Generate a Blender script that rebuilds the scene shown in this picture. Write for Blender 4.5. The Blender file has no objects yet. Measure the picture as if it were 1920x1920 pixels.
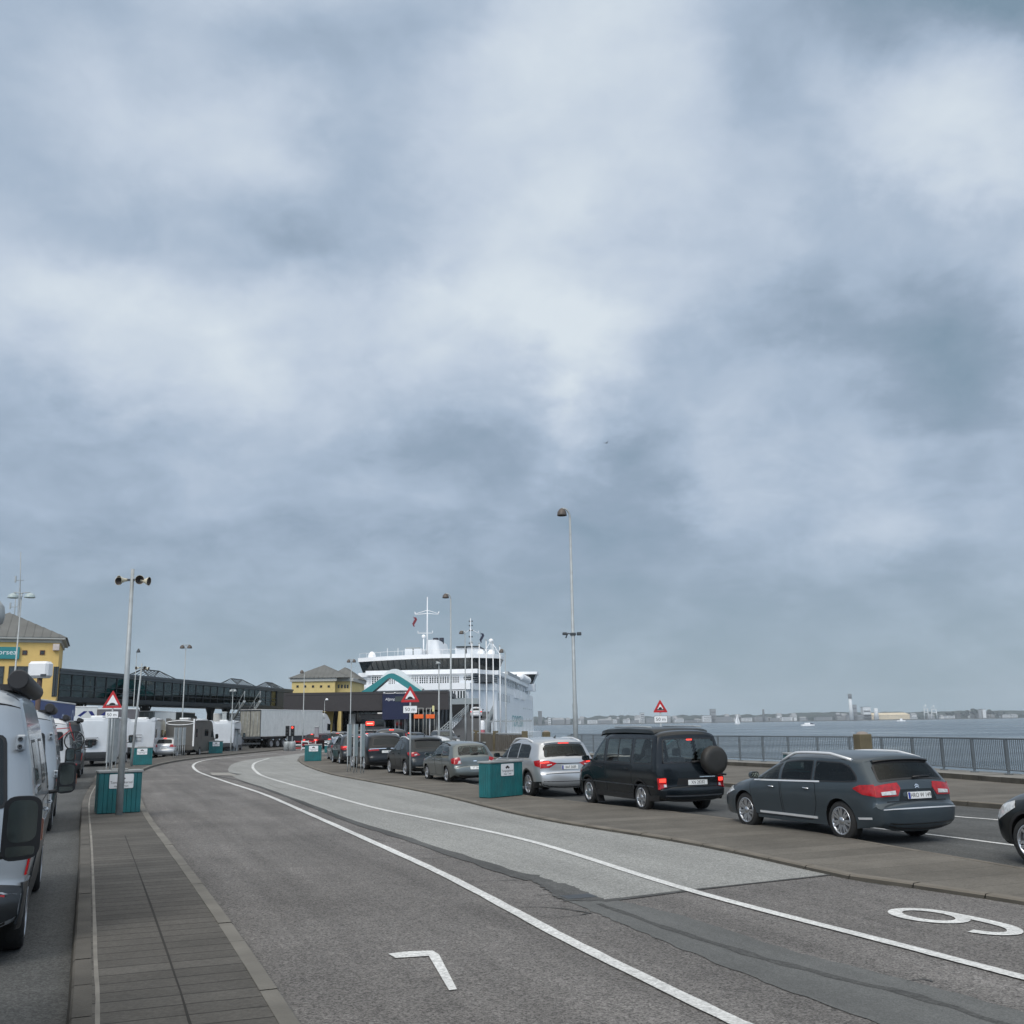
import bpy, bmesh, math, random
from mathutils import Vector, Matrix
from mathutils.geometry import delaunay_2d_cdt
R = math.radians
sc = bpy.context.scene
col = sc.collection
random.seed(7)

# ------------------------------------------------------------------ camera
CAM_H, PITCH, ROLL, FPX = 2.1, R(11.85), R(0.85), 1900.0   # metres, focal length for a 1920 px wide frame
_F = Vector((0, math.cos(PITCH), math.sin(PITCH)))
_U0 = Vector((0, -math.sin(PITCH), math.cos(PITCH)))
_R0 = Vector((1, 0, 0))
_R = _R0 * math.cos(ROLL) - _U0 * math.sin(ROLL)
_U = _R0 * math.sin(ROLL) + _U0 * math.cos(ROLL)
EYE = Vector((0, 0, CAM_H))
cd = bpy.data.cameras.new('camera')
cam = bpy.data.objects.new('camera', cd)
col.objects.link(cam)
cd.sensor_width = 36.0
cd.lens = 36.0 * FPX / 1920.0
cd.clip_start, cd.clip_end = 0.1, 20000
cam.matrix_world = Matrix((( _R.x, _U.x, -_F.x, 0), (_R.y, _U.y, -_F.y, 0), (_R.z, _U.z, -_F.z, CAM_H), (0, 0, 0, 1)))
sc.camera = cam

def g(px, py, z=0.0):
    """surveyed point: where the sight line through a photo position meets height z"""
    d = _F + _R * ((px - 960) / FPX) - _U * ((py - 960) / FPX)
    t = (z - CAM_H) / d.z
    return EYE + d * t

def at(px, py, Y):
    d = _F + _R * ((px - 960) / FPX) - _U * ((py - 960) / FPX)
    return EYE + d * (Y / d.y)

def lin(r, gg, b):
    f = lambda v: ((v / 255 + 0.055) / 1.055) ** 2.4 if v > 10 else v / 255 / 12.92
    return (f(r), f(gg), f(b))

# ------------------------------------------------------------------ light
SUN_EL, SUN_AZ = R(40), R(200)
world = bpy.data.worlds.new('World')
sc.world = world
world.use_nodes = True
wn = world.node_tree
wn.nodes.clear()
WL = wn.links.new
def wnode(t, **kw):
    n = wn.nodes.new(t)
    for k, v in kw.items():
        setattr(n, k, v)
    return n
def wmath(op, a, b=None, c=None, clamp=False):
    n = wnode('ShaderNodeMath', operation=op, use_clamp=clamp)
    for i, v in enumerate((a, b, c)):
        if v is None: continue
        if isinstance(v, (int, float)): n.inputs[i].default_value = v
        else: WL(v, n.inputs[i])
    return n.outputs[0]
def wvec(op, a, b):
    n = wnode('ShaderNodeVectorMath', operation=op)
    for i, v in enumerate((a, b)):
        if isinstance(v, (tuple, Vector)): n.inputs[i].default_value = tuple(v)
        else: WL(v, n.inputs[i])
    return n
sky = wnode('ShaderNodeTexSky', sky_type='NISHITA')
sky.sun_disc = False
sky.sun_elevation, sky.sun_rotation = SUN_EL, SUN_AZ
tc = wnode('ShaderNodeTexCoord')
dirv = wvec('NORMALIZE', tc.outputs['Generated'], (0, 0, 0)).outputs[0]
sep = wnode('ShaderNodeSeparateXYZ'); WL(dirv, sep.inputs[0])
den = wmath('ADD', wmath('MAXIMUM', sep.outputs[2], 0.0), 0.40)
cmb = wnode('ShaderNodeCombineXYZ')
WL(wmath('DIVIDE', sep.outputs[0], den), cmb.inputs[0]); WL(wmath('DIVIDE', sep.outputs[1], den), cmb.inputs[1])
def wnoise(vec, scale, detail, rough, off, dist=0.0):
    n = wnode('ShaderNodeTexNoise')
    n.inputs['Scale'].default_value = scale; n.inputs['Detail'].default_value = detail
    n.inputs['Roughness'].default_value = rough; n.inputs['Distortion'].default_value = dist
    WL(wvec('ADD', vec, off).outputs[0], n.inputs['Vector'])
    return n
warp = wnoise(cmb.outputs[0], 3.2, 8, 0.60, (3.1, 8.2, 0))
wv = wvec('SUBTRACT', warp.outputs['Color'], (0.5, 0.5, 0.5)).outputs[0]
sv = wnode('ShaderNodeVectorMath', operation='SCALE'); WL(wv, sv.inputs[0]); sv.inputs['Scale'].default_value = 0.26
dw = wvec('NORMALIZE', wvec('ADD', dirv, sv.outputs[0]).outputs[0], (0, 0, 0)).outputs[0]
n1 = wnoise(cmb.outputs[0], 1.9, 6, 0.52, (11.3, 4.7, 0), 0.35)
n2 = wnoise(cmb.outputs[0], 5.2, 5, 0.55, (1.3, 2.7, 5), 0.4)
n3 = wnoise(cmb.outputs[0], 11.0, 8, 0.62, (7.3, 1.7, 2), 0.6)
val = wmath('ADD', wmath('MULTIPLY', wmath('SUBTRACT', n1.outputs['Fac'], 0.5), 0.20), wmath('MULTIPLY', wmath('SUBTRACT', n2.outputs['Fac'], 0.5), 0.40))
val = wmath('ADD', val, wmath('MULTIPLY', wmath('SUBTRACT', n3.outputs['Fac'], 0.5), 0.19))
# brighter and darker banks of the overcast: (photo bearing x, y), angular radius in degrees, weight
BANKS = [(0, 0, 8.2, 0.054), (320, 0, 8.2, 0.218), (640, 0, 8.2, 0.289), (960, 0, 8.2, -0.062), (1280, 0, 8.2, 0.139), (1600, 0, 8.2, -0.121), (1920, 0, 8.2, -0.226), (0, 200, 8.2, -0.085), (320, 200, 8.2, -0.306), (640, 200, 8.2, -0.311), (960, 200, 8.2, 0.020), (1280, 200, 8.2, -0.033), (1600, 200, 8.2, -0.044), (1920, 200, 8.2, -0.189), (0, 400, 8.2, 0.144), (320, 400, 8.2, 0.246), (960, 400, 8.2, 0.140), (1280, 400, 8.2, -0.025), (1600, 400, 8.2, 0.197), (1920, 400, 8.2, 0.399), (0, 600, 8.2, -0.140), (320, 600, 8.2, -0.029), (640, 600, 8.2, -0.031), (960, 600, 8.2, 0.201), (1280, 600, 8.2, 0.124), (1600, 600, 8.2, -0.043), (1920, 600, 8.2, -0.074), (0, 800, 8.2, 0.103), (320, 800, 8.2, 0.137), (640, 800, 8.2, 0.102), (960, 800, 8.2, 0.153), (1280, 800, 8.2, -0.057), (1600, 800, 8.2, -0.160), (1920, 800, 8.2, -0.191), (0, 1000, 8.2, -0.141), (320, 1000, 8.2, -0.137), (640, 1000, 8.2, -0.086), (960, 1000, 8.2, -0.145), (1280, 1000, 8.2, -0.254), (1600, 1000, 8.2, 0.271), (1920, 1000, 8.2, 0.245), (0, 1200, 8.2, -0.012), (320, 1200, 8.2, 0.040), (640, 1200, 8.2, -0.055), (960, 1200, 8.2, -0.016), (1280, 1200, 8.2, 0.171), (1600, 1200, 8.2, -0.384), (1920, 1200, 8.2, -0.171), (410, 195, 4, 0.081), (130, 585, 5, -0.018), (1130, 430, 6, -0.152), (1740, 120, 5, 0.367), (1060, 210, 6, 0.204), (1640, 600, 7, -0.306), (1800, 10, 5, -0.119), (1500, 860, 6, 0.280), (780, 580, 6, 0.062), (500, 300, 5, 0.147), (850, 745, 5, -0.317), (1480, 40, 4, -0.033), (1400, 620, 5, 0.032), (1180, 620, 5, 0.069)]
for px, py, rad, w in BANKS:
    d = (_F + _R * ((px - 960) / FPX) - _U * ((py - 960) / FPX)).normalized()
    dot = wvec('DOT_PRODUCT', dw, d).outputs['Value']
    mr = wnode('ShaderNodeMapRange', interpolation_type='SMOOTHSTEP')
    WL(dot, mr.inputs['Value'])
    mr.inputs['From Min'].default_value = math.cos(R(rad * 1.45)); mr.inputs['From Max'].default_value = 1.0
    mr.inputs['To Min'].default_value = 0.0; mr.inputs['To Max'].default_value = w
    val = wmath('ADD', val, mr.outputs['Result'])
ramp = wnode('ShaderNodeValToRGB')
WL(wmath('ADD', val, 0.58), ramp.inputs['Fac'])
cr = ramp.color_ramp
cr.elements[0].position = 0.20; cr.elements[0].color = (*lin(126, 149, 168), 1)
cr.elements[1].position = 1.0; cr.elements[1].color = (*lin(218, 228, 236), 1)
for p_, c_ in ((0.40, (147, 165, 185)), (0.55, (168, 185, 205)), (0.74, (193, 206, 222))):
    e = cr.elements.new(p_); e.color = (*lin(*c_), 1)
# towards the horizon the bank turns flat and slightly greenish, towards the zenith (outside the frame) it gets brighter
hz = wnode('ShaderNodeMapRange', interpolation_type='SMOOTHSTEP'); WL(sep.outputs[2], hz.inputs['Value'])
hz.inputs['From Min'].default_value = 0.0; hz.inputs['From Max'].default_value = 0.20
hz.inputs['To Min'].default_value = 0.75; hz.inputs['To Max'].default_value = 0.0
mh = wnode('ShaderNodeMix', data_type='RGBA'); WL(hz.outputs[0], mh.inputs['Factor']); WL(ramp.outputs[0], mh.inputs['A'])
mh.inputs['B'].default_value = (*lin(151, 170, 181), 1)
zen = wnode('ShaderNodeMapRange', interpolation_type='SMOOTHSTEP'); WL(sep.outputs[2], zen.inputs['Value'])
zen.inputs['From Min'].default_value = 0.66; zen.inputs['From Max'].default_value = 0.95
zen.inputs['To Min'].default_value = 10.0; zen.inputs['To Max'].default_value = 26.0
zt = wnode('ShaderNodeMapRange', interpolation_type='SMOOTHSTEP'); WL(sep.outputs[2], zt.inputs['Value'])
zt.inputs['From Min'].default_value = 0.64; zt.inputs['From Max'].default_value = 0.82; zt.inputs['To Max'].default_value = 0.92
mz = wnode('ShaderNodeMix', data_type='RGBA'); WL(zt.outputs[0], mz.inputs['Factor']); WL(mh.outputs['Result'], mz.inputs['A']); mz.inputs['B'].default_value = (.56, .535, .49, 1)   # unseen overhead sky given a neutral tint to warm the light
ms = wnode('ShaderNodeVectorMath', operation='SCALE'); WL(mz.outputs['Result'], ms.inputs[0]); WL(zen.outputs[0], ms.inputs['Scale'])
mk = wnode('ShaderNodeMix', data_type='RGBA'); mk.inputs['Factor'].default_value = 0.97
WL(sky.outputs[0], mk.inputs['A']); back = wnode('ShaderNodeMapRange', interpolation_type='SMOOTHSTEP'); WL(sep.outputs[1], back.inputs['Value'])   # unseen sky behind the camera brightened to light the facades facing it
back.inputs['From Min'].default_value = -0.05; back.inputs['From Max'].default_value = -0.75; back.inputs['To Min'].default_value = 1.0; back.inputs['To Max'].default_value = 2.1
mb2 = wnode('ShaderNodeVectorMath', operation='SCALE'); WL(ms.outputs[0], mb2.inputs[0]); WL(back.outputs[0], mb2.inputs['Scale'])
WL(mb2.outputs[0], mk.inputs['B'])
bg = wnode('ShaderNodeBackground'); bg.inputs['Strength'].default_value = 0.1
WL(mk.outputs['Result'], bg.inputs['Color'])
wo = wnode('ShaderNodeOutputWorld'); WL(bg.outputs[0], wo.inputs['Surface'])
sun = bpy.data.lights.new('sun', 'SUN'); sun.energy = 1.5; sun.angle = R(24); sun.color = (1.0, 0.93, 0.84)
so = bpy.data.objects.new('sun', sun); col.objects.link(so)
so.rotation_euler = (R(90) - SUN_EL, 0, R(180) - SUN_AZ)
sc.view_settings.view_transform = 'Standard'; sc.view_settings.look = 'None'
sc.view_settings.exposure = 0.0; sc.view_settings.gamma = 1.0
sc.cycles.max_bounces = 8; sc.cycles.transparent_max_bounces = 16; sc.cycles.volume_bounces = 1
sc.cycles.use_denoising = True

# ------------------------------------------------------------------ materials
_mats = {}
def mat(name, c, rough=0.5, metal=0.0, var=0.10, scale=3.0, coat=0.0, bump=0.0, bscale=60.0, emit=None, dirt=0.0, spec=0.5):
    if name in _mats: return _mats[name]
    m = bpy.data.materials.new(name); _mats[name] = m
    m.use_nodes = True
    nt = m.node_tree; b = nt.nodes['Principled BSDF']
    b.inputs['Roughness'].default_value = rough; b.inputs['Metallic'].default_value = metal
    b.inputs['Coat Weight'].default_value = coat; b.inputs['Coat Roughness'].default_value = 0.06
    b.inputs['Specular IOR Level'].default_value = spec
    t = nt.nodes.new('ShaderNodeTexCoord')
    n = nt.nodes.new('ShaderNodeTexNoise'); n.inputs['Scale'].default_value = scale; n.inputs['Detail'].default_value = 6
    nt.links.new(t.outputs['Object'], n.inputs['Vector'])
    mr = nt.nodes.new('ShaderNodeMapRange'); nt.links.new(n.outputs['Fac'], mr.inputs['Value'])
    mr.inputs['From Min'].default_value = 0.25; mr.inputs['From Max'].default_value = 0.75
    mr.inputs['To Min'].default_value = 1 - var; mr.inputs['To Max'].default_value = 1 + var
    mx = nt.nodes.new('ShaderNodeVectorMath'); mx.operation = 'SCALE'
    mx.inputs[0].default_value = c[:3]; nt.links.new(mr.outputs[0], mx.inputs['Scale'])
    out = mx.outputs[0]
    if dirt:
        n3 = nt.nodes.new('ShaderNodeTexNoise'); n3.inputs['Scale'].default_value = 1.3; n3.inputs['Detail'].default_value = 8; n3.inputs['Roughness'].default_value = .65
        mp = nt.nodes.new('ShaderNodeMapping'); mp.inputs['Scale'].default_value = (2.5, 2.5, .6)
        nt.links.new(t.outputs['Object'], mp.inputs[0]); nt.links.new(mp.outputs[0], n3.inputs['Vector'])
        r3 = nt.nodes.new('ShaderNodeMapRange'); nt.links.new(n3.outputs['Fac'], r3.inputs['Value'])
        r3.inputs['From Min'].default_value = .45; r3.inputs['From Max'].default_value = .75; r3.inputs['To Max'].default_value = dirt
        m3 = nt.nodes.new('ShaderNodeMix'); m3.data_type = 'RGBA'; nt.links.new(r3.outputs[0], m3.inputs['Factor'])
        nt.links.new(out, m3.inputs['A']); m3.inputs['B'].default_value = (.10, .09, .075, 1)
        out = m3.outputs['Result']
    nt.links.new(out, b.inputs['Base Color'])
    if bump:
        n2 = nt.nodes.new('ShaderNodeTexNoise'); n2.inputs['Scale'].default_value = bscale; n2.inputs['Detail'].default_value = 4
        nt.links.new(t.outputs['Object'], n2.inputs['Vector'])
        bp = nt.nodes.new('ShaderNodeBump'); bp.inputs['Strength'].default_value = bump; bp.inputs['Distance'].default_value = 0.02
        nt.links.new(n2.outputs['Fac'], bp.inputs['Height']); nt.links.new(bp.outputs[0], b.inputs['Normal'])
    if emit:
        b.inputs['Emission Color'].default_value = (*c[:3], 1); b.inputs['Emission Strength'].default_value = emit
    return m

def glassmat(name, tint, mixv=0.75, rough=0.02):
    """tinted see-through pane: tinted transmission plus sky reflection"""
    if name in _mats: return _mats[name]
    m = bpy.data.materials.new(name); _mats[name] = m
    m.use_nodes = True; nt = m.node_tree; nt.nodes.clear()
    o = nt.nodes.new('ShaderNodeOutputMaterial'); mx = nt.nodes.new('ShaderNodeMixShader')
    tr = nt.nodes.new('ShaderNodeBsdfTransparent'); tr.inputs[0].default_value = (*tint, 1)
    gl = nt.nodes.new('ShaderNodeBsdfGlossy'); gl.inputs['Roughness'].default_value = rough; gl.inputs[0].default_value = (.85, .9, .9, 1)
    fr = nt.nodes.new('ShaderNodeFresnel'); fr.inputs[0].default_value = 1.5
    ml = nt.nodes.new('ShaderNodeMath'); ml.operation = 'MULTIPLY_ADD'; ml.inputs[1].default_value = mixv; ml.inputs[2].default_value = 0.012
    nt.links.new(fr.outputs[0], ml.inputs[0]); nt.links.new(ml.outputs[0], mx.inputs[0])
    nt.links.new(tr.outputs[0], mx.inputs[1]); nt.links.new(gl.outputs[0], mx.inputs[2]); nt.links.new(mx.outputs[0], o.inputs[0])
    return m

M_BLACK = mat('black plastic', (.012, .012, .013), .45)
M_RUB = mat('tyre rubber', (.016, .016, .016), .8, bump=.2)
M_GAP = mat('dark gap', (.004, .004, .005), .8)
M_ALLOY = mat('alloy wheel', (.52, .53, .55), .28, .9, var=.08)
M_ALLOYD = mat('dull wheel trim', (.33, .34, .36), .4, .7, var=.08)
M_SATIN = mat('satin silver trim', (.70, .71, .72), .32, .35, var=.03)
M_CHROME = mat('chrome trim', (.75, .76, .78), .12, 1.0, var=.03)
M_DGLASS = mat('dark window glass', (.010, .014, .016), .05, spec=.28, var=.3, scale=1.2)
M_WGLASS = glassmat('clear car glass', (.90, .97, .95))
M_TGLASS = glassmat('tinted car glass', (.16, .20, .205), .5)
M_SEAT = mat('seat fabric', (.07, .075, .08), .9, var=.3)
M_RED = mat('red lamp lens', (.36, .004, .007), .2, coat=.4, spec=.4, var=.35, scale=16)
M_REDON = mat('glowing brake lamp', (1.0, .05, .03), .3, emit=1.6, var=.5, scale=14)
M_CLEAR = mat('clear lamp lens', (.55, .56, .56), .1, coat=1, var=.35, scale=18)
M_PLATE = mat('white plate', (.72, .73, .72), .4, var=.05)
M_INK = mat('black lettering', (.01, .01, .012), .6)
M_EU = mat('blue plate band', (.01, .03, .28), .4)
M_GALV = mat('galvanised steel', (.36, .385, .39), .5, .2, var=.15, scale=6, dirt=.2)
M_DGALV = mat('dark steel', (.055, .062, .07), .5, .3, var=.2)
M_WHITE = mat('white paint', (.74, .75, .75), .35, var=.05, coat=.3, dirt=.12)
M_CONC = mat('concrete', (.20, .195, .18), .9, var=.25, scale=2.0, bump=.4, dirt=.3)

# ------------------------------------------------------------------ mesh helper
_txt = {}
def text_geo(body, size, shear=0.0):
    k = (body, size, shear)
    if k not in _txt:
        c = bpy.data.curves.new('lettering', 'FONT'); c.body = body; c.size = size; c.align_x = 'CENTER'; c.align_y = 'CENTER'; c.shear = shear
        c.resolution_u = 3
        o = bpy.data.objects.new('lettering', c); col.objects.link(o)
        dg = bpy.context.evaluated_depsgraph_get()
        me = bpy.data.meshes.new_from_object(o.evaluated_get(dg))
        _txt[k] = ([v.co.copy() for v in me.vertices], [tuple(p.vertices) for p in me.polygons])
        bpy.data.objects.remove(o); bpy.data.meshes.remove(me); bpy.data.curves.remove(c)
    return _txt[k]

class MB:
    def __init__(s): s.v = []; s.f = []; s.m = []; s.sm = []
    def add(s, vs, fs, m=0, smooth=False):
        o = len(s.v); s.v += [tuple(v) for v in vs]
        for f in fs:
            s.f.append(tuple(i + o for i in f)); s.m.append(m); s.sm.append(smooth)
        return s
    def box(s, x0, x1, y0, y1, z0, z1, m=0, M=None):
        vs = [Vector((x, y, z)) for z in (z0, z1) for y in (y0, y1) for x in (x0, x1)]
        if M is not None: vs = [M @ v for v in vs]
        return s.add(vs, [(0, 2, 3, 1), (4, 5, 7, 6), (0, 1, 5, 4), (2, 6, 7, 3), (0, 4, 6, 2), (1, 3, 7, 5)], m)
    def rbox(s, x0, x1, y0, y1, z0, z1, b=.02, m=0, M=None):
        """box with chamfered edges"""
        vs = []; fs = []
        P = [(x0, x1), (y0, y1), (z0, z1)]
        idx = {}
        for cx in (0, 1):
            for cy in (0, 1):
                for cz in (0, 1):
                    c = [P[0][cx], P[1][cy], P[2][cz]]; inn = [P[0][cx] + b * (1 - 2 * cx), P[1][cy] + b * (1 - 2 * cy), P[2][cz] + b * (1 - 2 * cz)]
                    for a in range(3):
                        q = inn[:]; q[a] = c[a]; idx[(cx, cy, cz, a)] = len(vs); vs.append(Vector(q))
        for a in range(3):
            o = [i for i in range(3) if i != a]
            for sd in (0, 1):
                q = []
                for (p, r) in ((0, 0), (1, 0), (1, 1), (0, 1)):
                    k = [0, 0, 0]; k[a] = sd; k[o[0]] = p; k[o[1]] = r; q.append(idx[(*k, a)])
                fs.append(tuple(q))
        for a in range(3):
            o = [i for i in range(3) if i != a]
            for p in (0, 1):
                for r in (0, 1):
                    k0 = [0, 0, 0]; k0[o[0]] = p; k0[o[1]] = r; k1 = k0[:]; k1[a] = 1
                    fs.append((idx[(*k0, o[0])], idx[(*k0, o[1])], idx[(*k1, o[1])], idx[(*k1, o[0])]))
        for cx in (0, 1):
            for cy in (0, 1):
                for cz in (0, 1): fs.append(tuple(idx[(cx, cy, cz, a)] for a in range(3)))
        if M is not None: vs = [M @ v for v in vs]
        return s.add(vs, fs, m)
    def tube(s, path, r, n=10, m=0, caps=True):
        path = [Vector(p) for p in path]; k = len(path)
        rs = r if isinstance(r, (list, tuple)) else [r] * k
        vs = []; up = None
        for i, p in enumerate(path):
            d = (path[min(i + 1, k - 1)] - path[max(i - 1, 0)]).normalized()
            if up is None: up = Vector((0, 0, 1)) if abs(d.z) < .9 else Vector((1, 0, 0))
            a = d.cross(up)
            if a.length < 1e-4: a = d.cross(Vector((0, 1, 0)))
            a.normalize(); b = a.cross(d).normalized(); up = b
            for j in range(n):
                t = 2 * math.pi * j / n; vs.append(p + a * (math.cos(t) * rs[i]) + b * (math.sin(t) * rs[i]))
        fs = [(i * n + j, i * n + (j + 1) % n, (i + 1) * n + (j + 1) % n, (i + 1) * n + j) for i in range(k - 1) for j in range(n)]
        s.add(vs, fs, m, True)
        if caps:
            o = len(s.v) - len(vs)
            s.f.append(tuple(o + j for j in reversed(range(n)))); s.m.append(m); s.sm.append(False)
            s.f.append(tuple(o + (k - 1) * n + j for j in range(n))); s.m.append(m); s.sm.append(False)
        return s
    def lathe(s, prof, n=24, m=0, M=None, smooth=True):
        """prof: (radius, height) about local z"""
        vs = [Vector((r * math.cos(2 * math.pi * j / n), r * math.sin(2 * math.pi * j / n), z)) for r, z in prof for j in range(n)]
        if M is not None: vs = [M @ v for v in vs]
        fs = [(i * n + j, i * n + (j + 1) % n, (i + 1) * n + (j + 1) % n, (i + 1) * n + j) for i in range(len(prof) - 1) for j in range(n)]
        return s.add(vs, fs, m, smooth)
    def prism(s, poly, z0, z1, m=0, M=None, mtop=None):
        """poly in local xy, extruded along local z"""
        n = len(poly)
        vs = [Vector((p[0], p[1], z)) for z in (z0, z1) for p in poly]
        if M is not None: vs = [M @ v for v in vs]
        s.add(vs, [(i, (i + 1) % n, n + (i + 1) % n, n + i) for i in range(n)], m)
        o = len(s.v) - 2 * n
        s.f.append(tuple(o + i for i in reversed(range(n)))); s.m.append(m); s.sm.append(False)
        s.f.append(tuple(o + n + i for i in range(n))); s.m.append(m if mtop is None else mtop); s.sm.append(False)
        return s
    def text(s, body, size, M, m=0, shear=0.0, sx=1.0):
        vs, fs = text_geo(body, size, shear)
        return s.add([M @ Vector((v.x * sx, v.y, 0)) for v in vs], fs, m)
    def build(s, name, mats, parent=None, merge=False, sharp=None, loc=None):
        me = bpy.data.meshes.new(name)
        me.from_pydata(s.v, [], s.f)
        for mm in (mats if isinstance(mats, (list, tuple)) else [mats]): me.materials.append(mm)
        me.polygons.foreach_set('material_index', s.m); me.polygons.foreach_set('use_smooth', s.sm)
        bm = bmesh.new(); bm.from_mesh(me)
        if merge: bmesh.ops.remove_doubles(bm, verts=bm.verts, dist=1e-4)
        bmesh.ops.recalc_face_normals(bm, faces=bm.faces)
        bm.to_mesh(me); bm.free()
        if sharp: me.set_sharp_from_angle(angle=R(sharp))
        me.update()
        o = bpy.data.objects.new(name, me); col.objects.link(o)
        if parent is not None: o.parent = parent
        if loc is not None: o.location = loc
        return o

def frame(o, x, y):
    """matrix with local x, y axes and z = x cross y, at o"""
    x = Vector(x).normalized(); z = x.cross(Vector(y)).normalized(); y = z.cross(x)
    o = Vector(o)
    return Matrix(((x.x, y.x, z.x, o.x), (x.y, y.y, z.y, o.y), (x.z, y.z, z.z, o.z), (0, 0, 0, 1)))

def tag(o, label, cat=None, group=None, kind=None):
    if label: o['label'] = label
    if cat: o['category'] = cat
    if group: o['group'] = group
    if kind: o['kind'] = kind
    return o
def thing(name, label, cat, loc, rz=0.0, group=None):
    o = bpy.data.objects.new(name, None); col.objects.link(o); o.empty_display_size = .2
    o.location = loc; o.rotation_euler = (0, 0, rz)
    return tag(o, label, cat, group)
def struct(mb, name, mats, label=None, kind='structure', **kw):
    o = mb.build(name, mats, **kw); o['kind'] = kind
    if label: o['label'] = label
    return o
def dup(root, loc, rz, label, group=None):
    r = root.copy(); col.objects.link(r); r.location = loc; r.rotation_euler = (0, 0, rz); r['label'] = label
    if group: r['group'] = group
    for ch in root.children:
        c = ch.copy(); col.objects.link(c); c.parent = r
        for gg in ch.children:
            d = gg.copy(); col.objects.link(d); d.parent = c
    return r
def catmull(pts, n=5):
    out = []
    P = [Vector(p) for p in pts]
    for i in range(len(P) - 1):
        a, b, c, d = P[max(i - 1, 0)], P[i], P[i + 1], P[min(i + 2, len(P) - 1)]
        for k in range(n):
            t = k / n
            out.append(.5 * ((2 * b) + (c - a) * t + (2 * a - 5 * b + 4 * c - d) * t * t + (3 * b - a - 3 * c + d) * t ** 3))
    out.append(P[-1]); return out
def inside(p, poly):
    c = False; j = len(poly) - 1
    for i in range(len(poly)):
        a, b = poly[i], poly[j]
        if (a[1] > p[1]) != (b[1] > p[1]) and p[0] < (b[0] - a[0]) * (p[1] - a[1]) / (b[1] - a[1]) + a[0]: c = not c
        j = i
    return c
def inset(poly, d):
    n = len(poly); A = sum(poly[i][0] * poly[(i + 1) % n][1] - poly[(i + 1) % n][0] * poly[i][1] for i in range(n))
    sg = 1 if A > 0 else -1; out = []
    for i in range(n):
        p0, p1, p2 = Vector(poly[i - 1]), Vector(poly[i]), Vector(poly[(i + 1) % n])
        e1, e2 = (p1 - p0), (p2 - p1)
        if e1.length < 1e-6 or e2.length < 1e-6: out.append(p1); continue
        n1 = Vector((-e1.y, e1.x)).normalized() * sg; n2 = Vector((-e2.y, e2.x)).normalized() * sg
        b = n1 + n2
        if b.length < .3: b = n1
        b.normalize(); k = max(.4, b.dot(n1)); out.append(p1 + b * (d / k))
    return out
def rounded(poly, r, n=3):
    out = []; k = len(poly)
    for i in range(k):
        p0, p1, p2 = Vector(poly[i - 1]), Vector(poly[i]), Vector(poly[(i + 1) % k])
        a = (p0 - p1); b = (p2 - p1); ra = min(r, a.length * .45, b.length * .45)
        a = p1 + a.normalized() * ra; b = p1 + b.normalized() * ra
        for j in range(n + 1):
            t = j / n; out.append(a * (1 - t) ** 2 + p1 * (2 * t * (1 - t)) + b * t * t)
    return out
def tri2d(loops, cell):
    """constrained triangulation of loops plus a grid of inner points -> pts, tris"""
    pts = []; ed = []
    for lp in loops:
        o = len(pts); n = len(lp); pts += [Vector((p[0], p[1])) for p in lp]; ed += [(o + i, o + (i + 1) % n) for i in range(n)]
    xs = [p.x for p in pts]; ys = [p.y for p in pts]
    outer = loops[0]
    if cell:
        nx = max(1, int((max(xs) - min(xs)) / cell)); ny = max(1, int((max(ys) - min(ys)) / cell))
        small = inset(outer, cell * .35)
        for i in range(1, nx):
            for j in range(1, ny):
                q = Vector((min(xs) + (max(xs) - min(xs)) * i / nx, min(ys) + (max(ys) - min(ys)) * j / ny))
                if inside(q, small): pts.append(q)
    v, e, f, *_ = delaunay_2d_cdt(pts, ed, [], 0, 1e-5)
    return v, [tuple(t) for t in f if inside(((v[t[0]].x + v[t[1]].x + v[t[2]].x) / 3, (v[t[0]].y + v[t[1]].y + v[t[2]].y) / 3), outer)]
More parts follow.
